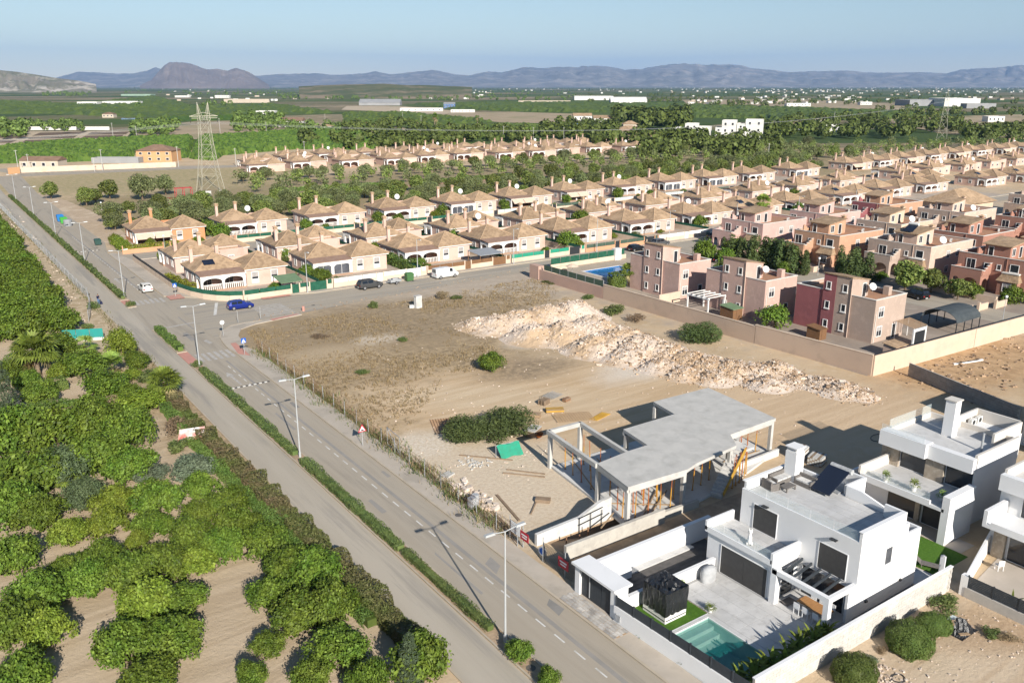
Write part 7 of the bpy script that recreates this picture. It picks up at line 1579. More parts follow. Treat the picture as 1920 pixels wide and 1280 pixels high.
for i,(x,y,rz,c,p,lab) in enumerate([(129.5,136.8,.02,(.012,.014,.018),HATCH,'black car parked behind the first tower house, left one'),(138.2,138.1,.02,(.10,.105,.11),SUV,'dark grey car parked behind the first tower house, right one'),(156,137.9,.02,(.015,.016,.02),HATCH,'black car by the bright green screen on the cross street'),(134,119.5,1.5,(.012,.013,.016),HATCH,'black car parked in the estate lane behind the towers'),(139,88,1.57,(.02,.02,.022),HATCH,'dark car parked in the estate lane near the large tree'),(138.5,76.8,1.4,(.014,.015,.017),SUV,'black car in the shade beside the low estate walls')]):
    car(lab,'car',x,y,rz,paint('dark%d' % i,c,.3),p,1.8,(-1.3,1.35),.33)
o = thing('car_trailer','small grey box trailer parked behind the black car','trailer',(70.5,138.0,.03),.03,'trailers'); MB().box(-1.1,1.1,-.65,.65,.45,.55).obj('floor','metal_grey',o); MB().ring(-1.1,1.1,-.65,.65,.55,.95,.04).obj('sides','metal_grey',o); MB().bar((-1.1,0,.5),(-2.0,0,.48),.08).obj('drawbar','metal_grey',o)
for s in (-1,1): w_ = MB().tube((0,s*.7,.28),(0,s*.85,.28),.28,.28,14).obj('wheel','tyre',o); MB().tube((0,s*.85,.28),(0,s*.87,.28),.16,.16,10).obj('rim','rim',w_)
o = tag(MB().prism([(-.4,-.3),(.5,-.4),(.6,.35),(-.3,.4)],.56,1.05).obj('trailer_load','tarp_grey',loc=(70.4,138,.03)),'pale sacks loaded on the grey trailer','sacks')
# ------------------------------------------------------------------ person by the service road
def person(label,x,y,rz,h=1.72):
    J = {'pelvis':(0,0,.93),'spine':(0,.01,1.12),'chest':(0,.0,1.32),'neck':(0,-.01,1.47),'head':(0,-.03,1.57),'crown':(0,-.03,1.68)}
    V = [J[k] for k in ('pelvis','spine','chest','neck','head','crown')]; R_ = [.14,.135,.155,.062,.095,.075]; E = [(i,i+1) for i in range(5)]
    def chain(a,pts,rs):
        for p,r_ in zip(pts,rs): V.append(p); R_.append(r_); E.append((a,len(V)-1)); a = len(V)-1
        return a
    for s in (-1,1):
        k = chain(0,[(s*.1,0,.86),(s*.11,-.02,.5),(s*.115,.02,.1),(s*.12,-.06,.04),(s*.125,-.17,.03)],[.095,.068,.048,.045,.032])
        w = chain(2,[(s*.19,0,1.38),(s*.24,.02,1.12),(s*.17,-.16,1.0),(s*.10,-.26,1.02)],[.06,.048,.038,.03])
        for f in range(4): chain(w,[(s*(.085-.018*f),-.30-.004*f,1.03),(s*(.07-.018*f),-.335+.006*f,1.0)],[.0105,.009])
        chain(w,[(s*.12,-.285,1.05),(s*.10,-.31,1.065)],[.012,.010])
    me = bpy.data.meshes.new('person_cage'); me.from_pydata(V,E,[]); tmp = bpy.data.objects.new('cage',me); COL.objects.link(tmp)
    sk = tmp.modifiers.new('skin','SKIN'); sk.use_smooth_shade = True
    for i,d in enumerate(me.skin_vertices[0].data): d.radius = (R_[i],R_[i]*(.72 if 0 < i < 3 or i == 0 else 1)); d.use_root = (i == 0)
    tmp.modifiers.new('sub','SUBSURF').levels = 1; tmp.modifiers['sub'].render_levels = 1
    dg = bpy.context.evaluated_depsgraph_get(); em = bpy.data.meshes.new_from_object(tmp.evaluated_get(dg)); bpy.data.objects.remove(tmp)
    em.name = 'person_body'; em.materials.clear()
    for m in (mat('jeans',(.10,.17,.30),(.13,.21,.35),sc=8,rough=.95),mat('jacket',(.012,.016,.05),rough=.9),mat('skin',(.42,.24,.16),rough=.7),mat('shoe',(.03,.03,.03),rough=.8)): em.materials.append(m)
    for p in em.polygons:
        c = p.center; z = c.z; p.material_index = 3 if z < .09 else 0 if (z < .95 and abs(c.x) < .2 and c.y > -.14) else 2 if (z > 1.455 or c.y < -.22) else 1; p.use_smooth = True
    o = thing('person',label,'person',(x,y,.02),rz); o.scale = (h/1.7,)*3; b = link('body',em,o)
    ell(MB(),(0,-.015,1.645),(.098,.108,.085),12,7).obj('hair',mat('hair',(.02,.015,.012),rough=.8),b,True); f = MB(); f.lathe([(.018,0),(.012,.03),(.004,.05)],(0,-.125,1.555),6); f.obj('nose','skin',b)
    for s in (-1,1): ell(MB(),(s*.035,-.113,1.595),(.012,.008,.008),6,4).obj('eye','hair',b); ell(MB(),(s*.095,-.03,1.58),(.012,.025,.035),6,4).obj('ear','skin',b)
    MB().box(-.025,.025,-.125,-.11,1.518,1.526).obj('mouth','tail_red',b)
    return o
person('person in dark jacket and jeans standing at the service road edge',23.0,152.8,.5)
o = thing('shoulder_bag','dark bag beside the standing person','bag',(23.35,152.55,.02)); MB().add([(-.2,-.12,0),(.2,-.12,0),(.2,.12,0),(-.2,.12,0),(-.16,-.09,.42),(.16,-.09,.42),(.16,.09,.42),(-.16,.09,.42)],[(0,3,2,1),(4,5,6,7),(0,1,5,4),(1,2,6,5),(2,3,7,6),(3,0,4,7)]).obj('body','jacket',o); MB().tube((-.1,0,.42),(.1,0,.55),.015,.015,5).obj('strap','jacket',o)
# ------------------------------------------------------------------ pylons and wires
mat('pylon_steel',(.40,.38,.30),(.36,.34,.27),sc=.5,rough=.6)
def pylon_proto():
    o = thing('electricity_pylon','tall lattice electricity pylon standing beside the park playground','pylon',(84.3,298,0),0,'electricity pylons')
    lev = [(0,4.0),(6,3.1),(12,2.4),(16,2.0),(20,1.75),(24,1.6)]
    c = lambda k,i: (lev[k][1]*(-1,1,1,-1)[i], lev[k][1]*(-1,-1,1,1)[i]*.8, lev[k][0])
    for i in range(4):
        a = MB()
        for k in range(5): a.bar(c(k,i),c(k+1,i),.14)
        a.obj('leg','pylon_steel',o)
    for i in range(4):
        a = MB(); j = (i+1)%4
        for k in range(5): a.bar(c(k,i),c(k+1,j),.06); a.bar(c(k,j),c(k+1,i),.06); a.bar(c(k+1,i),c(k+1,j),.06)
        a.obj('bracing','pylon_steel',o)
    for s in (-1,1):
        a = MB(); 
        for yy_ in (-1.36,1.36): a.bar((s*1.7,yy_,24),(s*1.75,0,29.6),.16); a.bar((s*.5,yy_,24),(s*1.75,0,29.6),.12)
        a.obj('peak','pylon_steel',o)
    a = MB(); a.bar((-4.6,0,25.2),(4.6,0,25.2),.25); a.bar((-4.6,0,25.2),(0,0,26.4),.12); a.bar((4.6,0,25.2),(0,0,26.4),.12); a.bar((-4.2,-.9,24.6),(4.2,-.9,24.6),.16); a.obj('crossarm','pylon_steel',o)
    for s in (-4.4,0,4.4): MB().tube((s,0,24.9),(s,0,23.2),.09,.09,6).obj('insulator','dark_metal',o)
    for i in range(4): q = c(0,i); MB().box(q[0]-.4,q[0]+.4,q[1]-.4,q[1]+.4,-.05,.3).obj('footing','concrete',o)
    return o
PY = pylon_proto(); dup(PY,(566,311,0),.5,'distant lattice electricity pylon at the right among the trees',(1,1,1.08))
def wire(label,p,q,sag,r_=.045,n=24,name='power_line'):
    mb = MB(); P_ = [tuple(p[i]+(q[i]-p[i])*t-(4*sag*t*(1-t) if i == 2 else 0) for i in range(3)) for t in np.linspace(0,1,n+1)]
    for a,c in zip(P_,P_[1:]): mb.tube(a,c,r_,r_,4,False)
    return tag(mb.obj(name,'metal_grey'),label,'cable','power lines')
for k,s in enumerate((-4.4,0,4.4)):
    wire('overhead power line sagging between the two pylons, %s wire' % ('nearest','middle','farthest')[k],(84.3+s,298,23.2),(566+s*.6,311+s*.7,25),9,.028,40); wire('overhead power line running left from the pylon, %s wire' % ('nearest','middle','farthest')[k],(84.3+s,298,23.2),(-260+s,330,22),7,.028,30)
for i,(px,py,h) in enumerate([(35,322,9),(55,320,7),(178,322,6),(193,320,9),(335,313,9),(443,312,8),(572,300,9),(213,262,11),(257,262,9),(413,250,11),(500,252,9),(610,232,9),(755,230,10),(790,238,10),(944,262,9),(1000,262,8),(1057,262,8),(1563,235,12),(1440,300,8),(1180,268,8),(1303,250,8)]):
    x,y = G(px,py); o = thing('utility_pole','slender utility pole in the landscape beyond the houses','pole',(x,y,0),0,'utility poles'); MB().tube((0,0,0),(0,0,h),.14,.1,6).obj('pole','concrete',o); MB().bar((-.7,0,h-.4),(.7,0,h-.4),.1).obj('crossarm','concrete',o)
# playground
o = thing('playground_frame','red steel climbing frame on a red floor beside the pylon','playground',(73.5,291,0)); MB().prism([(-5,-4),(5,-4),(5,2),(-5,2)],.004,.03).obj('rubber_floor',mat('red_floor',(.34,.09,.06),(.28,.075,.05),sc=.5,rough=.95),o)
for x in (-2.5,0,2.5):
    for y in (-1,1): MB().bar((x,y,.03),(x,y,3.0),.14).obj('post','sign_red',o)
for y in (-1,1): MB().bar((-2.7,y,3.05),(2.7,y,3.05),.14).obj('beam','sign_red',o)
for k in range(7): MB().bar((-2.4+.8*k,-1.1,3.15),(-2.4+.8*k,1.1,3.15),.08).obj('rung','sign_red',o)
tag(MB().box(77.5,80.5,284.5,285.5,0,2.2).obj('transformer_box','concrete'),'grey windowless utility hut below the pylon','hut')
# ------------------------------------------------------------------ park belt trees
FARP = []
def park_row(rowname, y, x0, x1, step, jit, smin, smax, mix=(.55,.35,.1), skip=(), far=False):
    L = []; x = x0
    while x < x1:
        p = (x+random.uniform(-jit,jit), y+random.uniform(-jit,jit)*1.2)
        if inframe(*p, 40) and not any(abs(p[0]-a) < r_ and abs(p[1]-b) < r_ for a,b,r_ in skip): L.append(p)
        x += step*random.uniform(.8,1.25)
    if far: FARP.extend((*p, random.uniform(smin,smax)) for p in L); return
    L.sort(key=lambda p: PR((*p,0))[0])
    for i,p in enumerate(L):
        k = random.choices(('park','pepper','scrubtree'), mix)[0]; s = random.uniform(smin,smax)
        tree('park' if k != 'pepper' else 'pepper','park_tree','%s tree, %s from left in %s' % ({'park':'green leafy','pepper':'olive-green drooping','scrubtree':'yellowish'}[k],nth(i),rowname),'tree',*p,s,'park trees',sz=s*random.uniform(.85,1.1))
SK = [(84,298,8),(73,289,8)]
for i,(x,y,s,k,lab) in enumerate([(37.4,311,2.9,'park','leftmost tree of the dry park by the main road'),(43.6,286,3.0,'park','tree beside the globe lamp at the sandy lay-by'),(47,291,2.4,'park','tree just behind the lay-by tree'),(52.8,300,3.2,'park','round dark tree left of the playground'),(60.5,290,4.3,'pepper','big grey-green pepper tree left of the playground'),(70.2,300.5,3.4,'pepper','pepper tree just left of the pylon')]):
    tree(k,'park_tree',lab,'tree',x,y,s,'park trees')
park_row('the row right behind the back bungalows',231,42,330,5.6,1.8,1.9,2.8,(.5,.45,.05),SK)
park_row('the second park row',239,44,330,6.4,2.2,2.1,3.1,(.45,.5,.05),SK)
park_row('the third park row',250,60,330,8.,2.4,2.2,3.2,(.4,.55,.05),SK)
park_row('the middle park row',266,96,400,10,3,2.2,3.3,(.45,.5,.05),SK)
park_row('the row beyond the brown park path',300,100,420,8,2.5,2.4,3.6,(.45,.5,.05),SK,True)
park_row('the row before the far bungalows',323,104,440,8.5,3,2.2,3.2,(.5,.45,.05),SK)
park_row('the row behind the distant right bungalows',256,335,600,9,4,2.6,3.8,(.5,.45,.05),[(566,311,8)],True)
park_row('the second row behind the distant right bungalows',278,360,640,8,5,2.8,4.2,(.5,.45,.05),[(566,311,8)],True)
park_row('the shrubby row behind the bungalow gardens',235,42,330,6,2,1.5,2.4,(.6,.35,.05),SK)
park_row('the row before the brown path',258,52,360,7.5,2.5,2.0,3.0,(.5,.45,.05),SK)
park_row('the first row past the brown path',289,98,420,8,2.5,2.2,3.2,(.5,.45,.05),SK,True)
park_row('the row in the far half of the park',312,100,430,7,2.5,2.2,3.2,(.5,.45,.05),SK,True)
park_row('the bushy left corner of the park',244,44,110,6,2,2.2,3.4,(.5,.45,.05),SK)
park_row('the right hand park beyond the rows',266,300,520,8,4,2.4,3.6,(.5,.45,.05),[(566,311,8)],True)
hedge('park_hedge','long dark clipped hedge in the park',line(104,285,150,283,6),1.6,1.3,'hedge_leaf',8,.4); hedge('park_hedge','second dark clipped hedge in the park',line(158,282,205,281,6),1.6,1.3,'hedge_leaf',8,.4)
sheet('park_path',[(100,276),(330,272),(460,282),(460,287),(330,278),(100,281)],.02,mat('park_earth',(.36,.225,.14),(.41,.265,.17),sc=.2,rough=1)); sheet('park_path_far',[(330,292),(520,300),(520,306),(330,298)],.02,'park_earth')
# ------------------------------------------------------------------ mid-distance buildings
mat('far_white',(.66,.64,.60),(.60,.58,.54),sc=.2,rough=.9); mat('far_beige',(.50,.42,.33),(.46,.39,.31),sc=.2,rough=.9); mat('far_grey',(.30,.30,.30),(.26,.26,.26),sc=.1,rough=.8); mat('far_orange',(.55,.32,.16),(.5,.29,.15),sc=.2,rough=.9); mat('far_green',(.24,.33,.25),(.28,.37,.29),sc=.1,rough=.8); mat('far_blue',(.10,.17,.32),rough=.7); mat('brown_roof',(.20,.125,.085),(.25,.16,.11),sc=.4,rough=.95)
def far_building(label,px0,px1,py,h,m='far_white',roof='flat',rm='roof_tile',depth=None,storeys=1,name='far_house',cat='house',wins=True,rot=0.):
    (xa,ya),(xb,yb) = G(px0,py),G(px1,py); w = math.hypot(xb-xa,yb-ya); d = depth or min(w*.7,14); cx,cyy = (xa+xb)/2,(ya+yb)/2
    o = thing(name,label,cat,(cx,cyy,0),math.atan2(yb-ya,xb-xa)+rot,'buildings in the distance')
    MB().box(-w/2,w/2,0,d,0,h).obj('wall',m,o)
    if roof == 'hip': MB().add([(-w/2-.5,-.5,h),(w/2+.5,-.5,h),(w/2+.5,d+.5,h),(-w/2-.5,d+.5,h),(-w*.12,d/2,h+min(w,d)*.22),(w*.12,d/2,h+min(w,d)*.22)],[(0,1,5,4),(1,2,5),(2,3,4,5),(3,0,4),(3,2,1,0)]).obj('roof',rm,o)
    elif roof == 'gable': MB().add([(-w/2-.3,-.4,h),(w/2+.3,-.4,h),(w/2+.3,d+.4,h),(-w/2-.3,d+.4,h),(-w/2-.3,d/2,h+d*.2),(w/2+.3,d/2,h+d*.2)],[(0,1,5,4),(2,3,4,5),(1,2,5),(3,0,4),(3,2,1,0)]).obj('roof',rm,o)
    else: MB().ring(-w/2,w/2,0,d,h,h+.5,.3).obj('parapet',m,o)
    if wins:
        n = max(1,min(7,int(w/4)))
        for s_ in range(storeys):
            for k in range(n):
                x = -w/2+(k+.5)*w/n; f = MB().box(x-.75,x+.75,-.06,.0,h*(s_+.32)/storeys,h*(s_+.78)/storeys).obj('window','white_trim',o); MB().box(x-.62,x+.62,-.09,-.061,h*(s_+.36)/storeys,h*(s_+.74)/storeys).obj('pane','glass_dark',f)
    return o
FB = far_building
FB('orange house with brown hipped roof behind the beige wall',257,323,304,5.2,'far_orange','hip','brown_roof',12,2); FB('pale yellow shed with brown roof at the left edge street',38,110,317,3.6,'far_beige','gable','brown_roof',8,1); FB('low blue-white shed beside the orange house',172,260,306,2.0,'far_grey','flat',depth=6,wins=False,name='far_shed',cat='shed')
o = tag(MB().bar((*G(40,324),1.1),(*G(330,313),1.1),.3,2.2).obj('street_wall','wall_sand'),'long beige street wall before the orange house','wall'); tag(MB().bar((*G(16,327),1.3),(*G(38,325),1.3),.3,2.6).obj('orange_gate','far_orange'),'orange gate at the left edge street','gate')
for a in [('white farm complex in the far orchards, left part',145,182,198,6),('white farm complex in the far orchards, right part',192,260,197,6)]: FB(*a,depth=20)
FB('small white house on the wooded slope left',328,355,183,5); FB('white house on the wooded slope, middle',403,430,184,7); FB('white flat building behind the pylon',480,515,215,4); FB('white farmhouse with gable roof right of the pylon',522,567,238,5,'far_white','gable','brown_roof'); FB('small blue and white garden house',600,623,247,4,'far_white','hip'); FB('hut with brown roof in the fields',192,213,221,4,'far_beige','hip','brown_roof'); FB('long pale wall below the ploughed fields',30,205,244,2.2,'far_white',depth=1,wins=False,name='far_wall',cat='wall'); FB('beige retaining wall in the far orchards',420,505,193,7,'far_beige',depth=3,wins=False,name='far_wall',cat='wall'); FB('white house row at the far slope',607,640,184,6); FB('green roofed greenhouse in the far orchards',227,283,180,5,'far_green',depth=40,wins=False,name='greenhouse',cat='greenhouse')
FB('white building on the low hill crest, left',640,667,162,8); FB('white tower-like building on the low hill crest',720,735,162,16); FB('white house under the low hill',652,678,178,6); FB('long white wall under the low hill',670,783,183,5,'far_white',depth=3,wins=False,name='far_wall',cat='wall'); FB('grey greenhouses in the middle distance',673,750,198,5,'far_grey','gable','far_grey',30,wins=False,name='greenhouse',cat='greenhouse'); FB('blue shed in the middle distance',832,853,204,7,'far_blue','gable','far_grey'); FB('white works yard sheds in the middle distance',750,830,209,4,'far_white'); FB('low white shed beside the works yard',845,890,211,3); FB('long white factory in the far plain',1077,1150,188,9,'far_white',depth=40,wins=False); FB('white factory with red stripe in the far plain',1145,1213,197,8,'far_white','gable','far_white',30); FB('long pale wall in the far plain',972,1070,193,4,'far_beige',depth=3,wins=False,name='far_wall',cat='wall'); FB('white ranch house, left of two, beyond the rows',1075,1110,227,5,'far_white','gable'); FB('white ranch house, right of two, beyond the rows',1113,1155,230,4,'far_white','gable'); FB('house with dark blue roof behind the far bungalows',1068,1095,252,6,'far_white','hip','far_blue'); FB('pink villa with stepped hipped roof behind the far bungalows',1152,1208,259,5,'far_beige','hip','roof_tile',14); FB('upper storey block of the pink villa',1168,1196,256,8.5,'far_beige','hip','roof_tile',10)
for i,(a,b,h) in enumerate([(1266,1282,8),(1283,1306,10.5),(1307,1330,8.5),(1340,1352,8),(1352,1378,12.5),(1380,1394,10.5),(1396,1428,13)]): FB('white cubic apartment block of the cluster beyond the park, %s from the left' % nth(i),a,b,264,h,'far_white','flat',depth=12,storeys=2 if h < 7 else 3,rot=-.3)
FB('white villa group among pines, left part',1467,1515,244,4,'far_white','gable','brown_roof'); FB('yellow two storey villa among pines',1513,1553,241,7,'far_beige','flat',storeys=2); FB('white low villa among pines, right part',1547,1583,248,5); FB('white sheds in the far right plain',1475,1520,200,5); FB('white house in the far right plain',1613,1635,197,5); FB('grey-brown industrial hall in the far right plain',1705,1773,199,10,'far_grey',depth=60,wins=False,name='industrial_hall',cat='warehouse'); FB('white industrial hall in the far right plain',1770,1837,200,13,'far_white',depth=60,wins=False,name='industrial_hall',cat='warehouse'); FB('blue-grey low hall beside the white industrial hall',1812,1867,203.5,7,'far_grey',depth=20,wins=False,name='industrial_hall',cat='warehouse'); FB('open pale shed near the right edge',1852,1883,229,5,'far_white',wins=True,name='far_shed',cat='shed')
r_ = np.random.default_rng(5); tb = MB(); tr_ = MB()
def specks(n,xa,xb,ya,yb,hmax=9,pw=1.5):
    for _ in range(n):
        px = r_.uniform(xa,xb); py = ya+(yb-ya)*r_.random()**pw; x,y = G(px,py); w,d,h = r_.uniform(6,16),r_.uniform(5,10),r_.uniform(3,hmax*.75); a = r_.uniform(0,3.1)
        (tb if r_.random() < .75 else tr_).prism([(x+w*math.cos(a)*sx-d*math.sin(a)*sy,y+w*math.sin(a)*sx+d*math.cos(a)*sy) for sx,sy in ((-.5,-.5),(.5,-.5),(.5,.5),(-.5,.5))],0,h)
specks(240,1250,1940,164,175); specks(34,1450,1940,174,188,6,1); specks(40,800,1250,166,178); specks(60,240,480,162.5,165,10); specks(50,1280,1620,180,196,6,1); specks(60,300,960,166,190,6,1)
stuff(tb.obj('far_town','far_white'),'white houses of the far town spread over the plain'); stuff(tr_.obj('far_town_beige','far_beige'),'beige houses of the far town spread over the plain')
# ------------------------------------------------------------------ orchards, ploughed fields and woods of the plain
leafmat('field_green',(.08,.125,.025),(.125,.165,.04),rnd=0,isl=0,hue=0,sc=.15); mat('field_mottle',(.06,.115,.014),(.10,.155,.022),sc=.22,c3=(.032,.065,.012),sc3=.5,rough=.8,bump=1.,bsc=.6,lo3=.5,hi3=.6); leafmat('field_lime',(.06,.12,.012),(.10,.165,.02),rnd=0,isl=0,hue=0,sc=.15)
def canopy(name,label,px,res,h,m,rows=0.,ground=True):
    poly = [G(*p) for p in px]; xs_ = [p[0] for p in poly]; ys_ = [p[1] for p in poly]; gx = np.arange(min(xs_),max(xs_)+res,res); gy = np.arange(min(ys_),max(ys_)+res,res)
    X,Y = np.meshgrid(gx,gy); X = X+rng.uniform(-.3,.3,X.shape)*res; Y = Y+rng.uniform(-.3,.3,X.shape)*res
    In = np.zeros(X.shape,bool)
    for (x0,y0),(x1,y1) in zip(poly,poly[1:]+poly[:1]):
        c = ((y0 > Y) != (y1 > Y)); xi = (x1-x0)*(Y-y0)/(y1-y0+1e-9)+x0; In ^= c & (X < xi)
    Z = h*(.3+1.0*rng.random(X.shape))*(.8+.4*fbm(X*.02,Y*.02,3)); 
    if rows: Z *= np.where(np.sin(X*2*math.pi/rows) > -.35,1,.25)
    er = In.copy(); er[1:,:] &= In[:-1,:]; er[:-1,:] &= In[1:,:]; er[:,1:] &= In[:,:-1]; er[:,:-1] &= In[:,1:]
    Z = np.where(er,Z,-.05); W_ = X.shape[1]; V = np.stack([X,Y,Z],-1).reshape(-1,3); keep = In[:-1,:-1]|In[1:,:-1]|In[:-1,1:]|In[1:,1:]
    J,I = np.nonzero(keep); F = np.stack([J*W_+I,J*W_+I+1,(J+1)*W_+I+1,(J+1)*W_+I],1)
    used = np.unique(F); mp = -np.ones(len(V),int); mp[used] = np.arange(len(used)); F = mp[F]; V = V[used]
    me = bpy.data.meshes.new(name); me.from_pydata(V.tolist(),[],F.tolist()); me.materials.append(MATS[m]); me.update(); return stuff(link(name,me),label)
canopy('orchard_field','dense green orchard behind the orange house',[(-40,285),(60,276),(180,268),(300,262),(367,262),(357,296),(330,298),(322,282),(258,284),(250,300),(110,305),(-40,308)],1.5,3.2,'field_mottle')
canopy('orchard_field','dense green orchard right of the pylon',[(352,298),(372,262),(460,257),(640,247),(715,262),(715,282),(560,280),(420,292),(405,302)],1.5,3.2,'field_mottle')
canopy('orchard_field','wide orchard plain in the left distance',[(-60,214),(-60,186),(140,197),(290,180),(370,201),(520,196),(640,213),(480,215),(300,223),(100,214)],8,4,'field_green',24)
canopy('orchard_field','orchard strip in the middle distance',[(640,214),(760,213),(930,229),(800,237),(640,232)],4,3.4,'field_green',12)
canopy('orchard_field','long orchard band across the middle plain',[(770,196),(1100,193.5),(1290,197),(1290,213),(1100,211),(930,209),(830,204)],7,4,'field_green')
canopy('orchard_field','long orchard band across the right plain',[(1290,198),(1480,204),(1740,213),(1700,223),(1480,228),(1430,223),(1290,221)],5,3.6,'field_green')
canopy('orchard_field','darker grove before the far bungalows',[(820,245),(980,237),(1060,246),(960,264),(830,260)],2.4,3.6,'field_green')
canopy('orchard_field','orchard strip at the foot of the quarry hill',[(-60,161.6),(130,161.4),(190,166),(100,169),(-60,168)],30,7,'field_green')
canopy('orchard_field','green strip below the works yard',[(640,236),(700,238),(690,246),(640,248)],2.4,3.,'field_green')
canopy('orchard_field','pale vineyard rows behind the pylon',[(310,221),(460,217),(500,226),(310,227)],5,2,'field_lime',14)
mat('ploughed',(.125,.085,.055),(.16,.11,.075),sc=.3,rough=1); mat('dry_field',(.40,.31,.20),(.34,.26,.165),sc=.05,c3=(.28,.24,.13),sc3=.02,rough=1); mat('pale_earth',(.50,.40,.28),(.44,.35,.24),sc=.05,rough=1)
def fsheet(n,px,z,m): sheet(n,[G(*p) for p in px],z,m)
fsheet('ploughed_ground',[(-40,247),(248,246),(226,270),(-40,274)],.03,'pale_earth')
for q in ([(75,249),(165,247),(148,252),(60,255)],[(172,248),(243,247),(236,252),(162,253)],[(0,254),(55,255),(40,259),(-30,259)],[(60,257),(146,254),(138,259),(52,261)],[(160,255),(232,253),(226,259),(150,260)],[(-30,262),(33,263),(20,268),(-40,268)],[(48,263),(136,261),(126,267),(40,268)],[(150,262),(222,260),(216,266),(140,267)]): fsheet('ploughed_strip',q,.06,'ploughed')
fsheet('dry_field',[(250,246),(420,228),(700,232),(830,250),(720,262),(640,246),(460,256),(372,261),(250,262)],.02,'dry_field'); fsheet('dry_field',[(-60,160),(160,166),(240,176),(80,186),(-60,184)],.05,'dry_field') if False else None
fsheet('dry_field',[(780,212),(960,210),(1100,214),(1080,232),(940,230)],.04,'dry_field'); fsheet('dry_field',[(1640,222),(1940,214),(1940,262),(1760,250)],.03,'dry_field'); fsheet('dry_field',[(1280,188),(1500,186),(1700,196),(1740,210),(1480,202),(1290,197)],.06,'dry_field'); fsheet('pale_works_yard',[(650,199),(760,200),(890,211),(830,214),(640,206)],.08,'pale_earth'); fsheet('dry_field',[(540,288),(760,272),(820,268),(760,284),(560,298)],.03,'dry_field')
fsheet('reservoir',[(226,222),(265,221.5),(262,224),(228,224.5)],.1,mat('reservoir_water',(.03,.09,.22),rough=.1))
def far_wood(name,label,trees,seed,m):
    r = np.random.default_rng(seed); P = []; Nn = []
    for x,y,s in trees:
        for _ in range(6):
            a = r.uniform(0,6.28); q = r.uniform(0,.6)*s; c = np.array([x+q*math.cos(a),y+q*math.sin(a),s*r.uniform(.7,1.5)]); k = 26; dv = r.normal(0,1,(k,3)); dv /= np.linalg.norm(dv,axis=1)[:,None]
            P.append(c+dv*s*.5*r.uniform(.7,1,(k,1))); Nn.append(dv+np.array([0,0,.3]))
    V = leaf_quads(np.concatenate(P),np.concatenate(Nn),.36,r,.7,.5); return stuff(link(name,quads_mesh(name,V,m)),label)
far_wood('park_woodland','mixed trees of the park belt farther away, reading as one mass',FARP[::2],21,'park_leaf'); far_wood('park_woodland','olive-green trees of the park belt farther away, reading as one mass',FARP[1::2],22,'pepper_leaf')
def wood(name,label,spots,seed,m='pine_leaf'):
    """spots: (px0, px1, py0, py1, number, height)"""
    r = np.random.default_rng(seed); P = []; Nn = []; S = []
    for a,b,c,d,n,h in spots:
        for _ in range(n):
            x,y = G(r.uniform(a,b),r.uniform(c,d)); hh = h*r.uniform(.7,1.25); k = 80; dv = r.normal(0,1,(k,3)); dv /= np.linalg.norm(dv,axis=1)[:,None]
            P.append(np.array([x,y,hh*.58])+dv*np.array([hh*.42,hh*.42,hh*.42])*r.uniform(.7,1,(k,1))); Nn.append(dv+np.array([0,0,.3])); S += [hh*.12]*k
    P = np.concatenate(P); Nn = np.concatenate(Nn); V = leaf_quads(P,Nn,1.,r,.8,.4).reshape(-1,4,3); c = P[:,None,:]; V = c+(V-c)*np.array(S)[:,None,None]
    return stuff(link(name,quads_mesh(name,V.reshape(-1,3),m)),label)
wood('pine_wood','dark pine trees scattered over the left and middle slopes',[(80,170,172,182,70,11),(0,60,160,172,20,9),(230,340,165,176,40,9),(340,520,163,180,150,9),(520,680,163,188,170,9),(680,900,163,190,190,9),(900,1100,170,192,70,9),(0,50,240,262,34,9),(60,160,235,250,22,7),(250,330,240,258,40,9),(440,530,224,252,60,9),(530,640,238,256,40,7),(380,440,196,206,10,9),(250,262,196,206,8,8)],1)
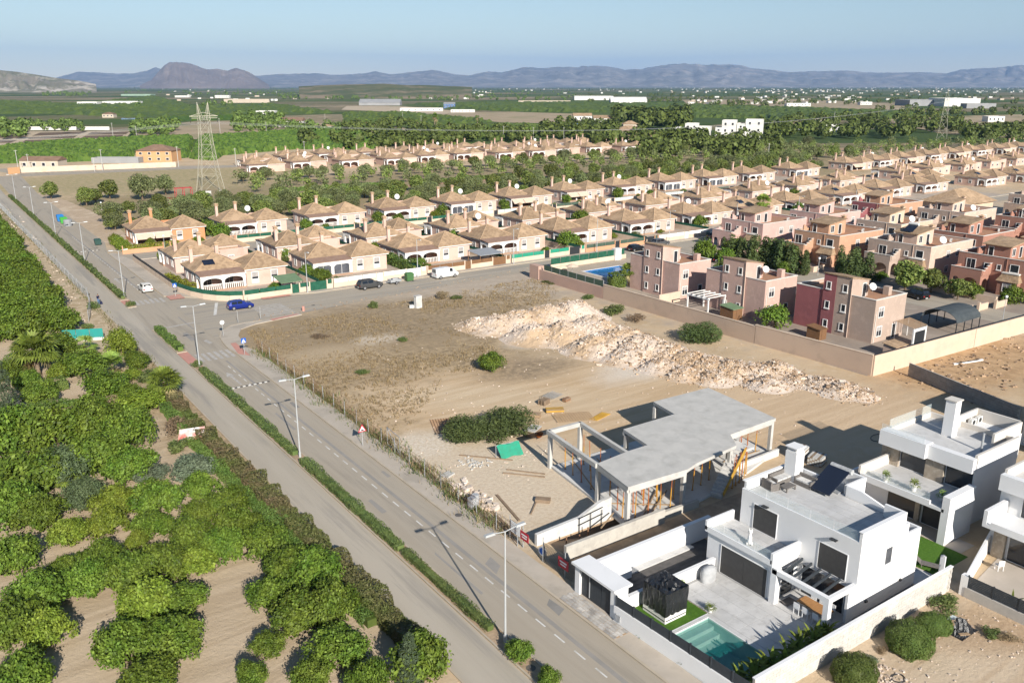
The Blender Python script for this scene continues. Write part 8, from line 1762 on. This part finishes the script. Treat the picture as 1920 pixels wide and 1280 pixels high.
wood('pine_wood','pines and garden trees over the middle and right plain',[(1150,1290,220,246,70,14),(1010,1150,240,262,80,9),(820,1000,252,268,70,8),(1420,1480,240,262,30,10),(1480,1700,226,262,120,9),(1700,1800,226,250,40,9),(1290,1440,196,204,20,9),(1640,1920,206,220,40,9),(1280,1920,176,198,160,9),(1100,1280,176,196,70,9),(560,880,159,164,140,8),(640,800,232,256,50,8),(560,720,262,282,30,8),(720,860,266,282,46,9),(1100,1300,262,282,60,9),(1200,1460,266,300,90,8),(1800,1920,244,266,60,8)],2)
wood('far_woods','dark belts of trees in the far plain and under the mountains',[(900,1940,163,172,420,9),(-40,300,161.5,166,110,12),(300,900,161.5,166,160,12)],3,'tamarisk_leaf')
for i,(px,py,h) in enumerate([(675,238,8),(688,239,7),(728,240,9),(746,238,8),(782,240,7),(818,238,10),(815,236,12),(843,240,8),(895,234,9),(780,272,9),(812,268,10),(803,272,8),(1120,250,8),(990,262,9),(1545,232,10),(1600,234,9)]):
    x,y = G(px,py); palm('distant_palm','distant palm rising from the fields beyond the houses',x,y,h*.75,h*.34,14,200+i,'distant palms',4)
# ------------------------------------------------------------------ the air
hz = MB().box(-9000,32000,-1500,36000,-4,1300).obj('haze',None); m = bpy.data.materials.new('haze_air'); m.use_nodes = True; nd = m.node_tree.nodes; nd.remove(nd['Principled BSDF'])
pv_ = nd.new('ShaderNodeVolumePrincipled'); pv_.inputs['Color'].default_value = (.30,.55,1,1); pv_.inputs['Density'].default_value = 3.5e-5; pv_.inputs['Anisotropy'].default_value = 0.0
m.node_tree.links.new(pv_.outputs[0], nd['Material Output'].inputs['Volume']); hz.data.materials.append(m); stuff(hz,'thin blue haze in the air over the plain')
# ------------------------------------------------------------------ labels: no two alike
tops = [o for o in COL.objects if o.parent is None and 'label' in o.keys() and o.get('kind') is None]
seen = {}
for o in tops: seen.setdefault(o['label'], []).append(o)
for lab, L in seen.items():
    if len(L) < 2: continue
    L.sort(key=lambda o: PR(o.location)[0])
    for i, o in enumerate(L): o['label'] = '%s, %s from the left' % (lab, nth(i))
